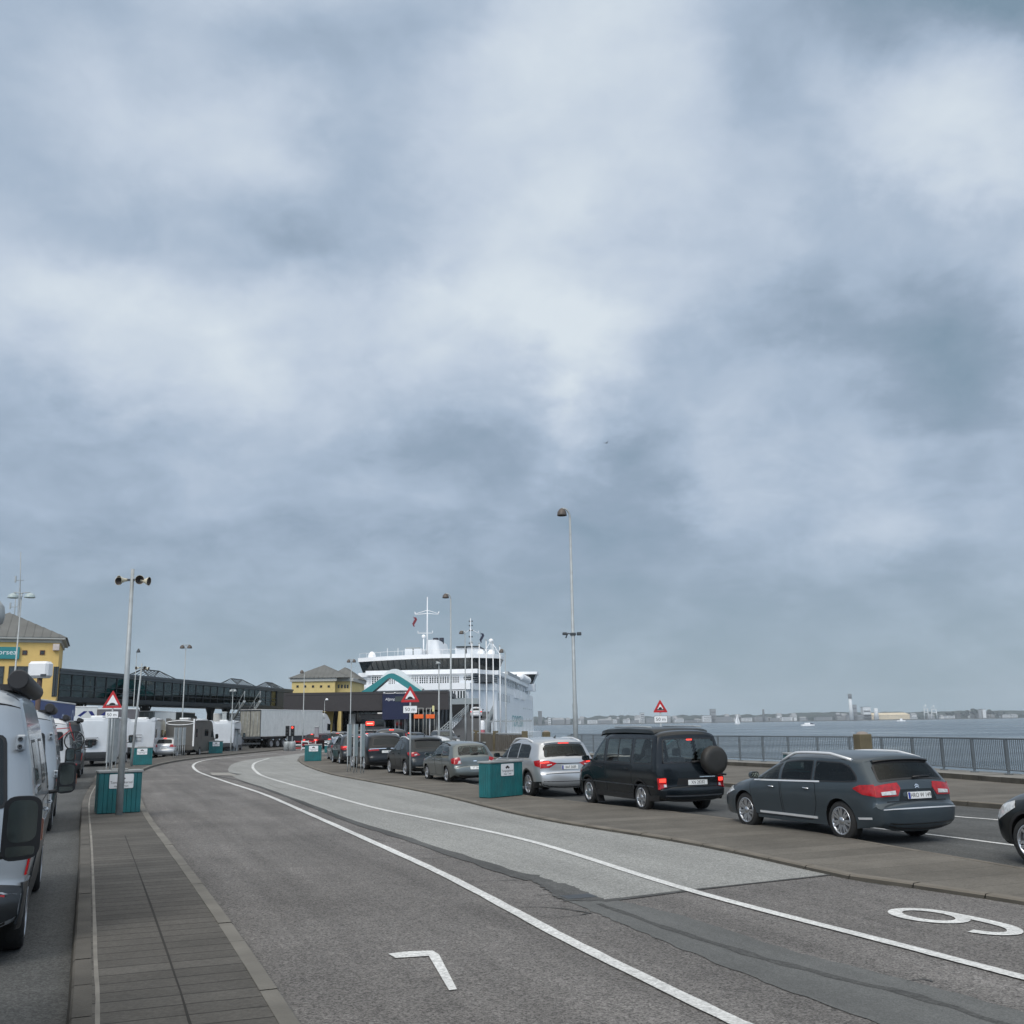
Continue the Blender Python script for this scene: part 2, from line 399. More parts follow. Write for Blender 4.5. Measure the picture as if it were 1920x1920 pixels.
# ------------------------------------------------------------------ vehicles: a side silhouette inflated across its width
class Body:
    def __init__(s, top, hw, sill, axles, rw, belt, tum=.25, rb=.07, crown=.05, tr=(.16, .5), tf=(.22, .7), arch=1.13, n=4, shoulder=.012):
        s.TP = catmull([Vector((a, b)) for a, b in top], n); s.hw, s.sill, s.ra, s.fa, s.rw = hw, sill, axles[0], axles[1], rw
        s.belt, s.tum, s.rb, s.crown, s.tr, s.tf, s.arch, s.shoulder = belt, tum, rb, crown, tr, tf, rw * arch, shoulder
        s.L = max(p.x for p in s.TP); s.zm = max(p.y for p in s.TP)
        k = s.k = max(range(len(s.TP)), key=lambda i: s.TP[i].y)
        s.N = []
        for i in range(len(s.TP)):
            d = s.TP[min(i + 1, len(s.TP) - 1)] - s.TP[max(i - 1, 0)]
            s.N.append(Vector((-d.y, d.x)).normalized())
        s.In = [p - q * s.rb for p, q in zip(s.TP, s.N)]
        s.We = [s.W(p.x, p.y) for p in s.In]
        A = []
        for xa in (s.fa, s.ra):
            a0 = math.asin(max(-1, min(1, (s.sill - rw) / s.arch)))
            A.append([Vector((xa + s.arch * math.cos(a), rw + s.arch * math.sin(a))) for a in [a0 + (math.pi - 2 * a0) * i / 14 for i in range(15)]])
        s.arches = A
        s.capo = list(s.In) + [q for arc in A for q in arc]
    def _edge(s, z, rear):
        T = s.TP; k = s.k
        rng = range(0, k) if rear else range(len(T) - 2, k - 1, -1)
        best = None
        for i in rng:
            a, b = T[i], T[i + 1]
            if min(a.y, b.y) <= z <= max(a.y, b.y) and abs(b.y - a.y) > 1e-6:
                best = i + (z - a.y) / (b.y - a.y)
        if best is None: best = (0 if z < T[0].y else k) if rear else (len(T) - 1 if z < T[-1].y else k)
        return best
    def _pt(s, arr, u):
        i = min(int(u), len(arr) - 2); f = u - i
        return arr[i] * (1 - f) + arr[i + 1] * f
    def bz(s, x): return s.belt[0] + (s.belt[1] - s.belt[0]) * x / s.L
    def W(s, x, z):
        xr = s._pt(s.TP, s._edge(z, True)).x; xf = s._pt(s.TP, s._edge(z, False)).x
        w = s.hw
        for d, (c, r) in ((x - xr, s.tr), (xf - x, s.tf)):
            if d < r:
                u = 1 - max(0, d) / r; w -= c * (1 - math.sqrt(max(0, 1 - u * u)))
        zb = s.bz(x)
        if z > zb: w -= s.tum * (z - zb) + .10 * (z - zb) ** 2
        else:
            q = (zb - z) / max(.1, zb - s.sill); w -= .06 * q ** 3 - s.shoulder * math.sin(q * math.pi * 2)
        return max(w, .2)
    def side(s, x, z, off=0.0, sg=1): return Vector((x - s.ra, sg * (s.W(x, z) + off), z))
    def rimu(s, u, t, off=0.0):
        p, n = s._pt(s.TP, u), s._pt(s.N, u); i = min(int(u), len(s.We) - 2); w = s.We[i] * (1 - u + i) + s.We[i + 1] * (u - i)
        e = s.crown * (1 - t * t) - s.rb * abs(t) ** 6
        q = p + n * (e + off); return Vector((q.x - s.ra, t * w, q.y))
    def rear(s, y, z, off=0.0):
        u = s._edge(z, True); i = min(int(u), len(s.We) - 2); w = s.We[i] * (1 - u + i) + s.We[i + 1] * (u - i)
        return s.rimu(u, max(-1, min(1, y / w)), off)
    def front(s, y, z, off=0.0):
        u = s._edge(z, False); i = min(int(u), len(s.We) - 2); w = s.We[i] * (1 - u + i) + s.We[i + 1] * (u - i)
        return s.rimu(u, max(-1, min(1, y / w)), off)
    def ztop(s, x):
        z = 0
        for a, b in zip(s.TP, s.TP[1:]):
            if min(a.x, b.x) <= x <= max(a.x, b.x) and abs(b.x - a.x) > 1e-6:
                z = max(z, a.y + (b.y - a.y) * (x - a.x) / (b.x - a.x))
        return z
    def shell(s, parent, mats, side_holes=(), rear_holes=(), front_holes=(), cell=.09, name='body'):
        m = MB(); v, t = tri2d([s.capo], cell)
        t = [q for q in t if not any(inside(((v[q[0]].x + v[q[1]].x + v[q[2]].x) / 3, (v[q[0]].y + v[q[1]].y + v[q[2]].y) / 3), h) for h in side_holes)]
        for sg in (1, -1): m.add([s.side(p.x, p.y, 0, sg) for p in v], t, 0, True)
        T = [-1, -.99, -.97, -.93, -.86, -.72, -.55, -.36, -.18, 0, .18, .36, .55, .72, .86, .93, .97, .99, 1]
        n = len(T); vs = [s.rimu(i, t_) for i in range(len(s.TP)) for t_ in T]; fs = []
        for i in range(len(s.TP) - 1):
            for j in range(n - 1):
                c = (vs[i * n + j] + vs[(i + 1) * n + j + 1]) / 2
                hs = rear_holes if i < s.k else front_holes
                if any(inside((c.y, c.z), h) for h in hs): continue
                fs.append((i * n + j, i * n + j + 1, (i + 1) * n + j + 1, (i + 1) * n + j))
        m.add(vs, fs, 0, True)
        o = m.build(name, mats, parent, merge=True, sharp=42)
        # wheel arch liners and floor
        u = MB()
        for arc in s.arches:
            for sg in (1, -1):
                ws = [s.W(p.x, p.y) for p in arc]
                vs = [Vector((p.x - s.ra, sg * (w - .012), p.y)) for p, w in zip(arc, ws)] + [Vector((p.x - s.ra, sg * (s.hw - .42), p.y)) for p in arc]
                k = len(arc); u.add(vs, [(i, i + 1, k + i + 1, k + i) for i in range(k - 1)], 0)
        x0, x1 = min(p.x for p in s.TP) + .12 - s.ra, s.L - .15 - s.ra
        u.box(x0, x1, -(s.hw - .42), s.hw - .42, s.sill + .01, s.rw * 2.05, 0)
        u.box(s.arch + .02, s.fa - s.ra - s.arch - .02, -(s.hw - .10), s.hw - .10, s.sill + .012, s.sill + .25, 0)
        u.box(.35, s.fa - s.ra - .4, -.35, .35, s.sill - .08, s.sill + .02, 0)
        u.build('underbody', M_BLACK, parent)
        return o
    def fine(s, poly, c):
        out = []; n = len(poly)
        for i in range(n):
            a, b = Vector(poly[i]), Vector(poly[(i + 1) % n]); k = max(1, int((b - a).length / c + .5))
            out += [a.lerp(b, j / k) for j in range(k)]
        return out
    def panel(s, poly, surf, off, mb, mi=0, border=0.0, bm=1, cell=.12):
        loops = [s.fine(poly, max(cell, .05))]
        if border: loops.append(inset(loops[0], border))
        v, t = tri2d(loops, cell)
        vs = [surf(p.x, p.y, off) for p in v]
        if border:
            inn = loops[1]
            a = [q for q in t if inside(((v[q[0]].x + v[q[1]].x + v[q[2]].x) / 3, (v[q[0]].y + v[q[1]].y + v[q[2]].y) / 3), inn)]
            b = [q for q in t if q not in set(a)]
            mb.add(vs, a, mi, True); mb.add(vs, b, bm, True)
        else: mb.add(vs, t, mi, True)
        # closed skirt back to the bodywork
        lp = loops[0]; n = len(lp)
        sk = [surf(p.x, p.y, off) for p in lp] + [surf(p.x, p.y, -.004) for p in lp]
        mb.add(sk, [(i, (i + 1) % n, n + (i + 1) % n, n + i) for i in range(n)], bm if border else mi)
        return mb

def wheel(parent, x, y, sg, rw, w=.21, rim=.66, spokes=5, style='star', mrim=None, name='wheel'):
    """tyre with a rim child; y is the outer face, sg the side it faces"""
    M = Matrix.Translation((x, y, rw)) @ Matrix.Rotation(R(-90 * sg), 4, 'X')   # local z points outward
    t = MB(); ri = rw * rim
    t.lathe([(ri, -w), (rw * .9, -w), (rw * .985, -w * .86), (rw, -w * .6), (rw, -w * .3), (rw * .985, -w * .12), (rw * .92, .0), (ri + .012, .004), (ri, -.01), (ri - .01, -w)], 32, 0, M)
    to = t.build(name, M_RUB, parent, merge=True, sharp=50)
    m = MB()
    m.lathe([(ri + .002, -.005), (ri, .006), (ri - .018, .004), (ri - .03, -.045), (ri - .03, -.12), (0, -.12)], 32, 0, M)
    m.lathe([(ri - .05, -.118), (0, -.118)], 16, 1, M)
    if style == 'disc':
        m.lathe([(ri - .02, -.02), (ri * .7, .0), (ri * .35, -.02), (0, -.02)], 24, 0, M)
    else:
        m.lathe([(.07, -.10), (.07, -.012), (.055, -.002), (0, .0)], 14, 0, M)
        for i in range(spokes):
            a = 2 * math.pi * i / spokes + .3
            for da in ((0,) if style == 'star' else (-.16, .16)):
                ws = (.05, .032) if style == 'star' else (.022, .02)
                ca = Matrix.Rotation(a, 4, 'Z')
                r0, r1 = .04, ri - .012
                b = r1 * math.tan(da) if da else 0
                pts = [Vector((r0, -ws[0] + b * .15, -.012)), Vector((r0, ws[0] + b * .15, -.012)), Vector((r1, ws[1] + b, -.002)), Vector((r1, -ws[1] + b, -.002))]
                low = [Vector((p.x, p.y * 1.15, -.06)) for p in pts]
                m.add([M @ ca @ p for p in pts + low], [(0, 1, 2, 3), (0, 4, 5, 1), (1, 5, 6, 2), (2, 6, 7, 3), (3, 7, 4, 0)], 0)
    m.build('rim', [mrim or M_ALLOY, M_GAP], to)
    return to

def plate(parent, M, text, eu=False, w=.52, h=.115):
    m = MB(); m.rbox(-w / 2, w / 2, -h / 2, h / 2, -.012, .006, .004, 0, M)
    if eu: m.box(-w / 2 + .005, -w / 2 + .05, -h / 2 + .005, h / 2 - .005, .0062, .008, 1, M)
    o = m.build('licence_plate', [M_PLATE, M_EU], parent)
    t = MB(); t.text(text, h * .92, M @ Matrix.Translation((.022 if eu else 0, 0, .0085)), 0, sx=.82); t.build('lettering', M_INK, o)
    return o

def car(name, label, cat, loc, rz, S, group=None):
    """S: the numbers of one kind of car; loc = rear axle middle on the ground"""
    B = S['body'] if isinstance(S['body'], Body) else Body(**S['body'])
    root = thing(name, label, cat, loc, rz, group)
    P = S['paint']; gl = S.get('glass', M_DGLASS); see = S.get('see', False)
    wins = S.get('wins', []); hero = S.get('hero', 0)
    polys = []
    for w in wins:
        if isinstance(w[0], (int, float)):
            x0, x1, dz, dt = w; k = 10; lo = []; hi = []
            for i in range(k + 1):
                x = x0 + (x1 - x0) * i / k; zb = B.bz(x) + dz; zt = B.ztop(x) - dt
                if zt > zb + .03: lo.append(Vector((x, zb))); hi.append(Vector((x, zt)))
            pl = lo + hi[::-1]
            keep = [p for i, p in enumerate(pl) if i in (0, len(lo) - 1, len(lo)) or i == len(pl) - 1 or i >= len(lo)]
            polys.append(rounded(keep, S.get('wr', .05), 3))
        else: polys.append(rounded([Vector(p) for p in w], S.get('wr', .05), 3))
    rw_ = S.get('rearwin'); fw_ = S.get('frontwin')
    rearp = [rounded([Vector(p) for p in q], .08, 3) for q in (rw_ or [])]
    frontp = [rounded([Vector(p) for p in q], .08, 3) for q in (fw_ or [])]
    B.shell(root, P, [inset(p, .03) for p in polys] if see else (), [inset(p, .03) for p in rearp] if see else (), [inset(p, .03) for p in frontp] if see else ())
    for sg in (1, -1):
        for p in polys:
            m = MB(); B.panel(p, lambda x, z, o: B.side(x, z, o, sg), .004, m, 0, S.get('frit', .022), 1); m.build('side_window', [gl, M_BLACK], root)
    for p in rearp:
        m = MB(); B.panel(p, lambda y, z, o: B.rear(y, z, o), .004, m, 0, .03, 1); m.build('rear_window', [gl, M_BLACK], root)
    for p in frontp:
        m = MB(); B.panel(p, lambda y, z, o: B.front(y, z, o), .004, m, 0, .03, 1); m.build('windscreen', [S.get('wsglass', gl), M_BLACK], root)
    if see:
        m = MB(); x0, x1 = .3 - B.ra, B.fa - .1 - B.ra
        m.box(x0, x1, -B.hw + .12, B.hw - .12, B.sill + .27, B.sill + .3)
        m.rbox(B.fa - .25 - B.ra, B.fa + .25 - B.ra, -B.hw + .2, B.hw - .2, .75, B.bz(B.fa - .2) - .03, .05)
        m.build('interior', M_SEAT, root)
        for sx_ in S.get('seats', (B.fa - 1.35, B.fa - 2.25)):
            for sy in (-.38, .38):
                m = MB(); z0 = B.sill + .35; zt = B.bz(sx_)
                m.rbox(sx_ - B.ra, sx_ + .5 - B.ra, sy - .25, sy + .25, z0, z0 + .2, .05)
                m.rbox(sx_ - .12 - B.ra, sx_ + .04 - B.ra, sy - .24, sy + .24, z0 + .1, zt + .14, .05)
                m.rbox(sx_ - .12 - B.ra, sx_ - .02 - B.ra, sy - .12, sy + .12, zt + .17, zt + .36, .04)
                m.build('seat', M_SEAT, root)
    # doors: raised panels with a dark seam
    for (pl) in S.get('doors', []):
        for sg in (1, -1):
            q = rounded([Vector(p) for p in pl], .07, 4)
            m = MB(); B.panel(q, lambda x, z, o: B.side(x, z, o, sg), .0035, m, 0, .011, 1, .09); d = m.build('door', [P, M_GAP], root)
            if S.get('handles', True):
                hx = min(p[0] for p in pl) + .16; hz_ = B.bz(hx) - .11
                h = MB(); pts = [B.side(hx + i * .045, hz_ + .004 * i, (.012, .035, .04, .035, .012)[i], sg) for i in range(5)]
                h.tube(pts, .013, 8); h.build('handle', S.get('hmat', P), d)
    for nm, pl, mm, off in S.get('side_trim', []):
        for sg in (1, -1):
            m = MB(); B.panel([Vector(p) for p in pl], lambda x, z, o: B.side(x, z, o, sg), off, m, 0, 0, 0, .1); m.build(nm, mm, root)
    for nm, pl, mm, off in S.get('rear_trim', []):
        m = MB(); B.panel([Vector(p) for p in pl], lambda y, z, o: B.rear(y, z, o), off, m, 0, 0, 0, .1); m.build(nm, mm, root)
    if 'clad' in S:   # unpainted lower edge and arch lips
        zc = S['clad']; m = MB()
        for sg in (1, -1):
            for i, arc in enumerate(B.arches):
                c = Vector((B.fa if i == 0 else B.ra, B.rw)); out = [c + (p - c) * 1.13 for p in arc]
                k = len(arc); vs = [B.side(p.x, p.y, .008, sg) for p in arc] + [B.side(p.x, p.y, .008, sg) for p in out]
                m.add(vs, [(j, j + 1, k + j + 1, k + j) for j in range(k - 1)], 0, True)
            xa, xb = B.ra + B.arch * 1.05, B.fa - B.arch * 1.05
            B.panel([Vector((xa, B.sill)), Vector((xb, B.sill)), Vector((xb, zc)), Vector((xa, zc))], lambda x, z, o: B.side(x, z, o, sg), .009, m)
            B.panel([Vector((.16, B.sill + .02)), Vector((B.ra - B.arch * 1.08, B.sill)), Vector((B.ra - B.arch * 1.02, zc)), Vector((.10, zc + .02))], lambda x, z, o: B.side(x, z, o, sg), .009, m)
        B.panel([Vector((-B.hw + .17, B.sill + .06)), Vector((B.hw - .17, B.sill + .06)), Vector((B.hw - .17, zc + .03)), Vector((-B.hw + .17, zc + .03))], lambda y, z, o: B.rear(y, z, o), .01, m)
        m.build('cladding', M_BLACK, root)
    # lamps
    tl = S.get('tail')
    if tl:
        for sg in (1, -1):
            m = MB()
            if tl.get('side'): B.panel([Vector((max(p[0], B._pt(B.TP, B._edge(p[1], True)).x + B.rb * .8), p[1])) for p in tl['side']], lambda x, z, o: B.side(x, z, o, sg), .010, m, 0, 0, 0, .035)
            if tl.get('rear'): B.panel([Vector((sg * (p[0] if p[0] < B.hw * .80 else B.hw), p[1])) for p in tl['rear']], lambda y, z, o: B.rear(y, z, o), .010, m, 0, 0, 0, .035)
            lamp = m.build('tail_light', tl.get('mat', M_RED), root)
            for key, mm in (('white', M_CLEAR), ('on', M_REDON)):
                if tl.get(key):
                    m = MB(); B.panel([Vector((sg * p[0], p[1])) for p in tl[key]], lambda y, z, o: B.rear(y, z, o), .021, m, 0, 0, 0, .035); m.build('lamp_insert', mm, lamp)
    hl = S.get('head')
    if hl:
        for sg in (1, -1):
            m = MB()
            if hl.get('side'): B.panel([Vector(p) for p in hl['side']], lambda x, z, o: B.side(x, z, o, sg), .008, m, 0, 0, 0, .04)
            if hl.get('front'): B.panel([Vector((sg * p[0], p[1])) for p in hl['front']], lambda y, z, o: B.front(y, z, o), .008, m, 0, 0, 0, .04)
            m.build('headlight', M_CLEAR, root)
    if 'third' in S:
        z, wd, mm = S['third']; m = MB()
        B.panel([Vector((-wd, z - .014)), Vector((wd, z - .014)), Vector((wd, z + .014)), Vector((-wd, z + .014))], lambda y, zz, o: B.rear(y, zz, o), .012, m); m.build('brake_light', mm, root)
    # wheels
    wp = S.get('wheel', {})
    for ax in (0, B.fa - B.ra):
        for sg in (1, -1):
            wheel(root, ax, sg * (B.hw - S.get('wheel_in', .035)), sg, B.rw, **wp)
    # mirrors
    mp = S.get('mirror')
    if mp:
        mx, mz, big = mp
        for sg in (1, -1):
            m = MB(); b = B.side(mx, mz, 0, sg); w, h = (.20, .15) if not big else (.235, .42)
            y0 = abs(b.y) + (.05 if not big else .10)
            pl = rounded([Vector((0, 0)), Vector((w, .02)), Vector((w, h)), Vector((0, h))], .07 if not big else .085, 5)
            Mx = frame((b.x, sg * y0, b.z - .02), (0, sg, 0), (0, 0, 1))
            fwd = 1 if (Mx.to_3x3() @ Vector((0, 0, 1))).x > 0 else -1
            m.prism(pl, 0, fwd * .06, 0, Mx); m.prism(inset(pl, -.0), fwd * .06, fwd * .061, 0, Mx)
            q = [Vector((p.x * .7 + w * .15, p.y * .7 + h * .15)) for p in pl]; m.prism(q, fwd * .06, fwd * .12, 0, Mx)
            m.tube([b + Vector((-.03, -sg * .02, .01)), Vector((b.x + .04, sg * (y0 + .05), b.z + .03))], .025, 8, 0)
            mo = m.build('mirror', S.get('mirror_mat', M_BLACK), root)
            g2 = MB()
            if big:
                p1 = rounded([Vector((.03, .12)), Vector((w - .026, .13)), Vector((w - .026, h - .026)), Vector((.03, h - .026))], .065, 5); g2.prism(p1, -fwd * .003, -fwd * .001, 0, Mx)
                p2 = rounded([Vector((.03, .03)), Vector((w - .03, .045)), Vector((w - .03, .10)), Vector((.03, .10))], .02, 3); g2.prism(p2, -fwd * .003, -fwd * .001, 0, Mx)
            else:
                g2.prism(inset(pl, .015), -fwd * .003, -fwd * .001, 0, Mx)
            g2.build('mirror_glass', mat('mirror glass', (.16, .19, .19), .08, 1.0, var=.12), mo)
            if big:
                i2 = MB(); i2.rbox(w - .012, w + .012, .13, .27, fwd * .02, fwd * .09, .008, 0, Mx); i2.build('indicator', mat('amber lamp lens', (.42, .20, .15), .25, coat=.5), mo)
    if S.get('rails'):
        mm, x0, x1, up = S['rails']
        for sg in (1, -1):
            m = MB(); pts = []
            for i in range(9):
                x = x0 + (x1 - x0) * i / 8; z = B.ztop(x) - B.rb * .9; e = min(1, 4 * min(i, 8 - i) / 8)
                b = B.side(x, z, 0, sg); pts.append(Vector((b.x, b.y - sg * .015, B.ztop(x) - .045 + up * e)))
            m.tube(pts, .027, 8); m.build('roof_rail', mm, root)
    if S.get('wiper'):
        z = S['wiper']; m = MB(); m.tube([B.rear(0.02, z, .03), B.rear(-.18, z + .015, .035), B.rear(-.42, z + .03, .02)], [.02, .014, .007], 8); m.build('rear_wiper', M_BLACK, root)
    if S.get('aerial'):
        x = S['aerial']; p = Vector((x - B.ra, 0, B.ztop(x) + B.crown)); m = MB(); m.tube([p + Vector((.06, 0, -.01)), p + Vector((-.02, 0, .02)), p + Vector((-.06, 0, .075))], [.03, .022, .006], 8); m.build('aerial', M_BLACK, root)
    if S.get('plate'):
        z, txt, eu = S['plate'][:3]; yy = S['plate'][3] if len(S['plate']) > 3 else 0
        p = B.rear(yy, z, .012); up = B.rear(yy, z + .05, .012) - B.rear(yy, z - .05, .012)
        plate(root, frame(p, (0, -1, 0), up), txt, eu)
    return root, B
# ------------------------------------------------------------------ the setting: quay, roads, islands, markings, water
def asphalt(name, dark, light, scale=70, big=.25, bump=.5, rough=.85, crack=0):
    m = bpy.data.materials.new(name); _mats[name] = m; m.use_nodes = True
    nt = m.node_tree; L = nt.links.new; b = nt.nodes['Principled BSDF']; b.inputs['Roughness'].default_value = rough; b.inputs['Specular IOR Level'].default_value = .3
    t = nt.nodes.new('ShaderNodeTexCoord')
    def nz(s, d=4, r=.6, mp=None):
        n = nt.nodes.new('ShaderNodeTexNoise'); n.inputs['Scale'].default_value = s; n.inputs['Detail'].default_value = d; n.inputs['Roughness'].default_value = r
        if mp:
            k = nt.nodes.new('ShaderNodeMapping'); k.vector_type = 'TEXTURE'; k.inputs['Rotation'].default_value = (0, 0, R(mp[0])); k.inputs['Scale'].default_value = [1 / q for q in mp[1]]
            L(t.outputs['Object'], k.inputs[0]); L(k.outputs[0], n.inputs['Vector'])
        else: L(t.outputs['Object'], n.inputs['Vector'])
        return n.outputs['Fac']
    def mr(v, a, c, lo, hi):
        k = nt.nodes.new('ShaderNodeMapRange'); L(v, k.inputs[0]); k.inputs[1].default_value = a; k.inputs[2].default_value = c; k.inputs[3].default_value = lo; k.inputs[4].default_value = hi; return k.outputs[0]
    vo = nt.nodes.new('ShaderNodeTexVoronoi'); vo.inputs['Scale'].default_value = scale * .8; L(t.outputs['Object'], vo.inputs['Vector'])
    sp = nt.nodes.new('ShaderNodeSeparateColor'); L(vo.outputs['Color'], sp.inputs[0])
    fine = nt.nodes.new('ShaderNodeMath'); fine.operation = 'MULTIPLY_ADD'; L(sp.outputs[0], fine.inputs[0]); fine.inputs[1].default_value = .55; L(mr(nz(scale, 3, .7), .3, .7, 0, .45), fine.inputs[2])
    mx = nt.nodes.new('ShaderNodeMix'); mx.data_type = 'RGBA'; L(fine.outputs[0], mx.inputs['Factor']); mx.inputs['A'].default_value = (*dark, 1); mx.inputs['B'].default_value = (*light, 1)
    s1 = nt.nodes.new('ShaderNodeMath'); s1.operation = 'MULTIPLY'
    L(mr(nz(.35, 6, .62), .3, .7, 1 - big, 1 + big), s1.inputs[0]); L(mr(nz(.9, 7, .6, (22, (2.0, .10, 1))), .3, .7, 1 - big * 1.3, 1 + big * .9), s1.inputs[1])
    s2 = nt.nodes.new('ShaderNodeMath'); s2.operation = 'MULTIPLY'; L(s1.outputs[0], s2.inputs[0]); L(mr(nz(5, 8, .7), .35, .7, 1 - big * .5, 1 + big * .4), s2.inputs[1])
    sc_ = nt.nodes.new('ShaderNodeVectorMath'); sc_.operation = 'SCALE'; L(mx.outputs['Result'], sc_.inputs[0]); L(s2.outputs[0], sc_.inputs['Scale'])
    L(sc_.outputs[0], b.inputs['Base Color'])
    bp = nt.nodes.new('ShaderNodeBump'); bp.inputs['Strength'].default_value = bump; bp.inputs['Distance'].default_value = .012; L(fine.outputs[0], bp.inputs['Height']); L(bp.outputs[0], b.inputs['Normal'])
    return m

def paving(name, c, rot, bw, bh, mortar=.02, var=.35):
    m = bpy.data.materials.new(name); _mats[name] = m; m.use_nodes = True
    nt = m.node_tree; L = nt.links.new; b = nt.nodes['Principled BSDF']; b.inputs['Roughness'].default_value = .9; b.inputs['Specular IOR Level'].default_value = .25
    t = nt.nodes.new('ShaderNodeTexCoord'); k = nt.nodes.new('ShaderNodeMapping'); k.inputs['Rotation'].default_value = (0, 0, R(rot)); k.inputs['Location'].default_value = (40, 0, 0); L(t.outputs['Object'], k.inputs[0])
    wob = nt.nodes.new('ShaderNodeTexNoise'); wob.inputs['Scale'].default_value = 3; L(t.outputs['Object'], wob.inputs['Vector'])
    wa = nt.nodes.new('ShaderNodeVectorMath'); wa.operation = 'SCALE'; wa.inputs['Scale'].default_value = .03; L(wob.outputs['Color'], wa.inputs[0])
    wb = nt.nodes.new('ShaderNodeVectorMath'); wb.operation = 'ADD'; L(k.outputs[0], wb.inputs[0]); L(wa.outputs[0], wb.inputs[1])
    br = nt.nodes.new('ShaderNodeTexBrick'); br.inputs['Scale'].default_value = 1; br.inputs['Mortar Size'].default_value = mortar; br.inputs['Mortar Smooth'].default_value = .5
    br.inputs['Brick Width'].default_value = bw; br.inputs['Row Height'].default_value = bh; br.offset = 0
    br.inputs['Color1'].default_value = (*[x * 1.1 for x in c], 1); br.inputs['Color2'].default_value = (*[x * .82 for x in c], 1); br.inputs['Mortar'].default_value = (*[x * .35 for x in c], 1)
    L(wb.outputs[0], br.inputs['Vector'])
    def nz(s, d, r):
        n = nt.nodes.new('ShaderNodeTexNoise'); n.inputs['Scale'].default_value = s; n.inputs['Detail'].default_value = d; n.inputs['Roughness'].default_value = r; L(t.outputs['Object'], n.inputs['Vector'])
        q = nt.nodes.new('ShaderNodeMapRange'); L(n.outputs['Fac'], q.inputs[0]); q.inputs[1].default_value = .3; q.inputs[2].default_value = .7; q.inputs[3].default_value = 1 - var; q.inputs[4].default_value = 1 + var; return q.outputs[0]
    mm = nt.nodes.new('ShaderNodeMath'); mm.operation = 'MULTIPLY'; L(nz(.8, 7, .65), mm.inputs[0]); L(nz(28, 5, .7), mm.inputs[1])
    s = nt.nodes.new('ShaderNodeVectorMath'); s.operation = 'SCALE'; L(br.outputs['Color'], s.inputs[0]); L(mm.outputs[0], s.inputs['Scale']); L(s.outputs[0], b.inputs['Base Color'])
    bp = nt.nodes.new('ShaderNodeBump'); bp.inputs['Strength'].default_value = .5; bp.inputs['Distance'].default_value = .01; L(mm.outputs[0], bp.inputs['Height']); L(bp.outputs[0], b.inputs['Normal'])
    return m

A_BASE = asphalt('grey asphalt', (.028, .030, .030), (.135, .138, .136), 66, .2)
A_ROAD = asphalt('brown grey asphalt', (.015, .0145, .014), (.315, .300, .288), 78, .19, .9)
A_LIGHT = asphalt('pale new asphalt', (.105, .108, .104), (.42, .425, .41), 66, .10, .5)
A_TAR = asphalt('smooth tar repair', (.070, .073, .072), (.165, .17, .168), 110, .14, .2)
A_SEAM = asphalt('dark tar seam', (.040, .041, .041), (.115, .117, .115), 60, .3, .3)
A_WHITE = asphalt('worn white road paint', (.36, .365, .36), (.78, .79, .78), 45, .13, .25)
PAVE_L = paving('island paving', (.098, .093, .085), -21, 90, .30, .014, .22)
PAVE_C = paving('central island paving', (.128, .119, .104), -23, 90, .62, .006, .22)
KERB = mat('kerb stone', (.155, .147, .130), .9, var=.3, scale=1.6, bump=.4, bscale=40)
KERBD = mat('weathered kerb', (.088, .082, .072), .95, var=.35, scale=1.4, bump=.4, bscale=40)

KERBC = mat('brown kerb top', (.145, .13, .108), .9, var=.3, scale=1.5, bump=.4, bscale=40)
KERBF = mat('damp dark kerb face', (.055, .05, .040), .9, var=.35, scale=2.0, bump=.4, bscale=40)  # face coloured darker than the kerb top
HC = .06   # the central island is low
def W3(pxs, z=0.0): return [g(a, b, z) for a, b in pxs]
def chain(pxs, z=0.0, n=5): return catmull(W3(pxs, z), n)
def sheet(poly, z): 
    m = MB(); m.add([Vector((p[0], p[1], z)) for p in poly], [tuple(range(len(poly)))], 0); return m
def normals2(pts):
    out = []
    for i in range(len(pts)):
        d = Vector(pts[min(i + 1, len(pts) - 1)]) - Vector(pts[max(i - 1, 0)]); out.append(Vector((-d.y, d.x, 0)).normalized())
    return out
def ribbon(mb, pts, w, z, jit=0.0, m=0):
    N = normals2(pts); vs = []; k = len(pts)
    for i, (p, n) in enumerate(zip(pts, N)):
        ww = (w[0] + (w[1] - w[0]) * i / (k - 1)) if isinstance(w, tuple) else (w[min(i, len(w) - 1)] if isinstance(w, list) else w)
        a, b = ww / 2 + random.uniform(-jit, jit), ww / 2 + random.uniform(-jit, jit)
        q = Vector((p[0], p[1], z)); vs += [q + n * a, q - n * b]
    mb.add(vs, [(2 * i, 2 * i + 1, 2 * i + 3, 2 * i + 2) for i in range(k - 1)], m); return mb
def offset(pts, d): return [Vector(p) + n * d for p, n in zip(pts, normals2(pts))]
def resample(pts, step):
    out = [pts[0].copy()]; acc = 0.0
    for a, b in zip(pts, pts[1:]):
        L = (b - a).length; s = step - acc
        while s <= L: out.append(a.lerp(b, s / L)); s += step
        acc = (acc + L) % step
    return out
def kerb(mb, pts, w, z1, side=1, m=0):
    """kerb stones along pts (outer top edge), body to the given side, with open joints"""
    rs_ = resample([Vector((p[0], p[1], 0)) for p in pts], 1.0); nn_ = normals2(rs_)
    for i in range(len(rs_) - 1):
        d_ = (rs_[i + 1] - rs_[i]).normalized() * .007; j_ = random.uniform(-.003, .003)
        kerb_run(mb, [rs_[i] + d_, rs_[i + 1] - d_], [nn_[i], nn_[i + 1]], w, z1 + j_, side, m)
    return mb
